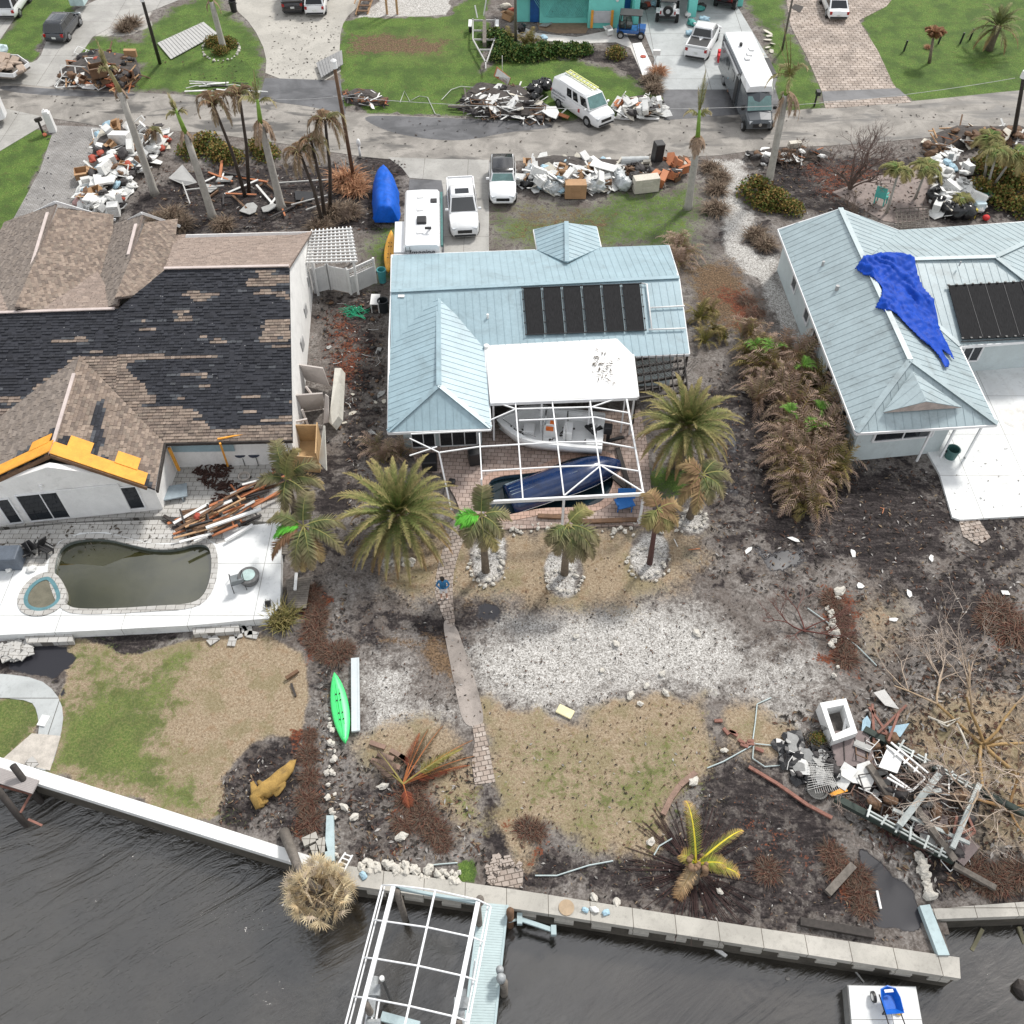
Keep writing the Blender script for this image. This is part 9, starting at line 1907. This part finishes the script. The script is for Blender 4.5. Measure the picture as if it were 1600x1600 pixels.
for i in range(30):
    x,y=inside([(1215,1165),(1250,1150),(1300,1180),(1310,1215),(1275,1225),(1235,1215)]);mb.blob(P(x,y,.1),(rr(.2,.5),rr(.15,.4),rr(.08,.22)),i,.8,2)
one('black_plastic_heap',mb,M('torn_black_plastic',(.018,.018,.02),.35,.4,4,spec=.6),'heap of torn black plastic and netting below the concrete box','plastic heap')
for i in range(26):x,y=inside([(1225,1150),(1300,1175),(1310,1225),(1240,1225)]);item(rnd.choice(['sheet_grey','soft_dark','frame_dark','sheet_grey','pipe_white','sheet_white','soft_dark']),x,y,.3,'caught in the black plastic heap',rr(.3,.6),.5)
for i in range(70):x,y=inside([(1345,1160),(1420,1150),(1530,1235),(1500,1350),(1400,1300),(1340,1240)]);item(rnd.choice(['soft_dark','frame_dark','frame_brown','sheet_grey','soft_dark','soft_brown','pipe_white','frame_white']),x,y,rr(.05,.5),'tangled in the wrecked boat lift',rr(.4,.85),.5)
e=empty('net_roll',P(1287,1215),0,'grey wire mesh roll on the black plastic heap','wire mesh');mb=MB()
for i in range(12):a=P(1262+i*3,1190+i,.5);b=P(1275+i*3.4,1240-i*.5,.45);mb.bar(a,b,.015);a2=P(1262,1190+i*4,.52);b2=P(1302,1195+i*2.6,.5);mb.bar(a2,b2,.015)
mb.build('mesh',m_galv,e,True)
e=empty('wire_cage',P(1277,1158),0,'round wire cage with moss left of the concrete box','wire cage');mb=MB()
for k in range(5):mb.tube([Vector((.55*math.cos(a) *(1-k*.06),.55*math.sin(a) *(1-k*.06),.1+k*.14)) for a in np.linspace(0,6.28,20)],.012,4)
for k in range(14):a=6.28*k/14;mb.bar((.55*math.cos(a),.55*math.sin(a),.05),(.4*math.cos(a),.4*math.sin(a),.7),.012)
mb.build('wire',m_blackwood,e);plant('bush',1277,1158,.45,'mossy remains inside the round wire cage')
for pts,l in (([(1450,1120),(1475,1130),(1500,1122),(1480,1135),(1465,1128)],'tangled white cable beside the sprawling tree'),([(1495,1130),(1505,1150),(1513,1170)],'white pipe bent down from the tangled cable')):mb=MB();mb.tube([P(x,y,.35) for x,y in pts],.05,5);one('white_cable',mb,dm['cream'],l,'cable',smooth=True)
wreck((1293,1400-4),(1333,1352),.15,.15,.3,.2,m_greywood,'thick grey green timber lying left of the dark puddle','timber','dark_timber');wreck((1250,1440),(1365,1460),.12,.12,.3,.2,m_blackwood,'half buried dark log above the concrete walkway','log','dark_log');wreck((1370,1392),(1376,1420),.1,.1,.08,.08,m_white,'thin white stick in the dark puddle','stick','white_stick')
for x,y,l in ((1571,926,'torn white plastic in the mud at the far right'),(1455,873,'white plastic strip lying diagonally in the mud'),(1345,915,'pale rubbish cluster at the top of the right border'),(1420,927,'white paper scrap in the right mud'),(1333,863,'small white scrap below the hedge end'),(1398,968,'round pale scrap on the right mud'),(1240,843,'white scraps below the browned hedge'),(1380,798,'orange brown board below the right house'),(1170,860,'white scrap near the dark puddle')):
    o=item('sheet_white' if 'board' not in l else 'plank_orange',x,y,.06,'',.34,.25,None,False,False);o['label'] =l
mb=MB();p=P(883,1112,.06);mb.box(p,(.75,.45,.1),-.5);cu_=bev(one('painted_box_lid',mb,vmat('pale_yellow_lid',(.75,.68,.42)),'pale yellow box lid with red marks on the dry lawn','box lid'),.04)
for dx,dy in ((-.22,.1),(.05,.0),(.2,-.1)):mb=MB();mb.cyl((dx,dy,.055),.07,.012,10);o=mb.build('red_mark',dm['red'],cu_)
wreck((455,1068),(462,1088),.05,.05,.10,.06,m_blackwood,'dark cross shaped stick on the sandy left lawn','stick','dark_stick');wreck((447,1060),(466,1048),.15,.15,.16,.12,m_brownwood,'brown stub of wood above the dark stick','wood','brown_stub')
for x,y,l in ((1056,848,'white strip on the grass near the thin dark palm'),(1085,858,'orange scrap on the grass near the thin dark palm')):o=item('plank_white' if 'white' in l else 'plank_orange',x,y,.04,'',.3,.1,None,True,False);o['label'] =l
# teal house yard clutter
for k,(x,y,c,s) in enumerate(((858,34,'blue',.8),(878,34,'teal',.8))):
    e=empty('bicycle',P(x,y),R(rr(-10,10)),('left' if k == 0 else 'right') +' of two bicycles against the turquoise lattice','bicycle')
    for dx in (-.5,.5):
        mb=MB();mb.tube([Vector((dx+.33*math.cos(a),0,.34+.33*math.sin(a))) for a in np.linspace(0,6.28,18)],.025,5);mb.build('wheel',m_black if k else m_chrome,e)
    mb=MB();mb.tube([(-.5,0,.34),(-.1,0,.34),(.35,0,.8),(-.15,0,.85),(-.1,0,.34)],.03,5);mb.tube([(.5,0,.34),(.35,0,.85),(.3,0,1.0)],.03,5);mb.build('frame',dm['blue'] if k == 0 else dm['teal'],e);mb=MB();mb.bar((.3,-.25,1.0),(.3,.25,1.0),.04);mb.build('handlebar',m_black,e);mb=MB();mb.box((-.17,0,.95),(.25,.14,.06));mb.build('saddle',m_black,e)
for x,y,k,l in ((853,38,'sheet_grey','leaning brown grey panel before the turquoise lattice'),(1005,12,'soft_dark','dark bundle at the garage mouth'),(1012,10,'soft_red','red bundle at the garage mouth'),(1022,8,'soft_blue','pale blue bundle at the garage mouth'),(1096,12,'soft_dark','dark bundle right of the turquoise pillar'),(1092,16,'soft_teal','green bundle right of the turquoise pillar'),(1080,38,'soft_teal','blue green bundle before the turquoise pillar'),(1100,32,'soft_blue','blue bundle right of the white pickup'),(1078,54,'soft_blue','pale blue bag beside the white pickup cab'),(1076,24,'soft_white','white bundle at the foot of the turquoise pillar'),(815,50,'bag_bag','black bag behind the green hedge'),(850,62,'soft_blue','grey blue cloth on the green hedge end'),(793,30,'box_card','cardboard box left of the turquoise house'),(790,12,'soft_cream','cream bundle left of the turquoise house'),(800,20,'soft_red','yellow red bundle left of the turquoise house'),(952,52,'box_white','small white box beside the pale walk')):
    o=item(k,x,y,.05,'',1.1,.15,None,False,False);o['label'] =l
mb=MB();
for dy in (0,14):mb.box(P(1126,84+dy*.5,.3),(.45,.45,.6))
one('fuel_cans',mb,vmat('red_fuel',(.65,.02,.03)),'stack of red fuel cans beside the motorhome','fuel can');e=empty('basketball_hoop',P(1020,112),0,'white pole with a small head beside the pale board','pole');mb=MB();mb.bar(P(1020,112),P(1026,84,.9),.09);mb.build('pole',m_white,e,True);mb=MB();mb.box(P(1026,82,1.1),(.6,.2,.4));mb.build('head',m_white,e,True)
slabthing('white_board',[(988,68),(1002,66),(1024,112),(1004,118)],[.08] *4,.05,m_white,'long white board with a red disc lying on the verge','board');mb=MB();mb.cyl(P(1005,88,.12),.25,.02,16);one('red_disc',mb,dm['red'],'red disc on the long white board','disc')
for x,y in ((1246,14),):slabthing('drain_grate',[(1236,12),(1242,6),(1256,10),(1250,20)],[.03] *4,.02,m_blackwood,'dark mat on the tan paver driveway','mat')
for i in range(8):item('sheet_cream',1185+rr(0,25),50+i*6,.1,'in the strip of rubble right of the motorhome',.5,.3)
for i in range(22):x,y=inside([(290,262),(330,255),(480,300),(470,330),(380,340),(300,300)]);item(rnd.choice(['plank_dark','plank_brown','plank_orange','sheet_grey','plank_white']),x,y,.12,'half buried in the dark mulch bed by the road',rr(.7,1.3),.15)
slabthing('grey_sheet',[(263,278),(285,257),(308,285),(290,290)],[.3,.7,.5,.2],.03,m_galv,'crumpled grey sheet between the two left royal palms','roof sheet');slabthing('tin_sheet',[(460,298),(490,300),(488,313),(462,312)],[.1] *4,.05,m_black,'flat dark panel among the dying palm trunks','panel')
for a,b in (((455,320),(512,305)),((478,328),(515,315)),((290,297),(350,290)),((430,286),(520,280)),((285,285),(297,318))):wreck(a,b,.3,.35,.09,.07,m_galv,'pale metal rail lying in the roadside mulch bed','rail','metal_rail','pale rails in the mulch bed')
# fine litter that nobody could count
rnd.seed(99);mb=MB();LIT=[((.04,.034,.03),6),((.12,.065,.045),4),((.42,.40,.38),1),((.24,.18,.12),2)]
lc_=[c for c,w_ in LIT for _ in range(w_)]
def litter(poly,n,s0=.05,s1=.30,pal=None,zz=.01,wk=.22):
    for i in range(n):
        x,y=inside(poly);a=P(x,y,zz);L_=rr(s0,s1);an=rr(0,3.14);dx=Vector((math.cos(an),math.sin(an),rr(-.1,.1))) *L_/2;dy=Vector((-math.sin(an),math.cos(an),0)) *L_*rr(.08,wk);up=Vector((0,0,rr(.01,.05)));mb.addc([a-dx,a+dy+up,a+dx,a-dy+up,a-dx*.9-Vector((0,0,.02))],[(0,3,2,1),(0,3,2,1)][:1],[jit(rnd.choice(pal or lc_),.25)] *5)
litter([(490,455),(600,455),(600,700),(545,900),(500,1010),(480,1340),(530,1340),(545,900),(540,700)],1500)
litter([(1110,560),(1330,690),(1600,800),(1600,1060),(1400,1180),(1300,960),(1100,900)],3400);litter([(560,890),(1100,860),(1340,1100),(1100,1110),(720,1120),(550,1180)],1800,.04,.18)
litter([(740,1140),(1100,1110),(1360,1440),(1440,1480),(815,1395)],1400,.04,.2);litter([(200,260),(640,250),(600,360),(280,360)],1200,.06,.4);litter([(1160,240),(1600,220),(1600,345),(1220,335)],1300,.06,.4)
litter([(1200,1120),(1600,1000),(1600,1400),(1440,1400),(1300,1260)],2200,.05,.4);litter([(340,1210),(470,1150),(500,1320),(340,1285)],500,.05,.25);litter([(520,1180),(740,1180),(760,1350),(560,1345)],900,.05,.3)
litter([(0,140),(400,155),(860,192),(1600,150),(1600,195),(1100,242),(600,245),(0,178)],320,.06,.35,[(.04,.035,.03),(.07,.05,.04)],.02);litter([(420,20),(530,20),(530,125),(420,122)],260,.06,.3,[(.05,.04,.03)],.02);litter([(1230,0),(1370,0),(1390,130),(1290,140)],160,.05,.25,[(.08,.06,.05)],.02)
litter([(80,205),(180,205),(120,330),(20,350)],60,.1,.4,[(.05,.05,.055)],.02);litter([(1480,700),(1600,700),(1600,800),(1490,805)],50,.05,.2,[(.3,.28,.25)],.135);litter([(0,820),(340,815),(340,845),(0,870)],110,.05,.3,[(.12,.1,.08)],.52);litter([(930,545),(970,560),(960,600),(920,590)],60,.08,.35,[(.16,.14,.12)],3.06)
litter([(820,720),(1090,700),(1100,830),(820,830)],160,.05,.2);litter([(215,60),(410,90),(410,145),(100,90)],200,.08,.3,[(.12,.07,.04),(.06,.05,.04)])
o=one('ground_litter',mb,m_leafm,'fine twigs, leaves and scraps strewn over the yards','litter',kind='stuff')
for o in PROTO+STONES:
    for ch in list(o.children):bpy.data.objects.remove(ch)
    bpy.data.objects.remove(o)
bpy.context.view_layer.update()
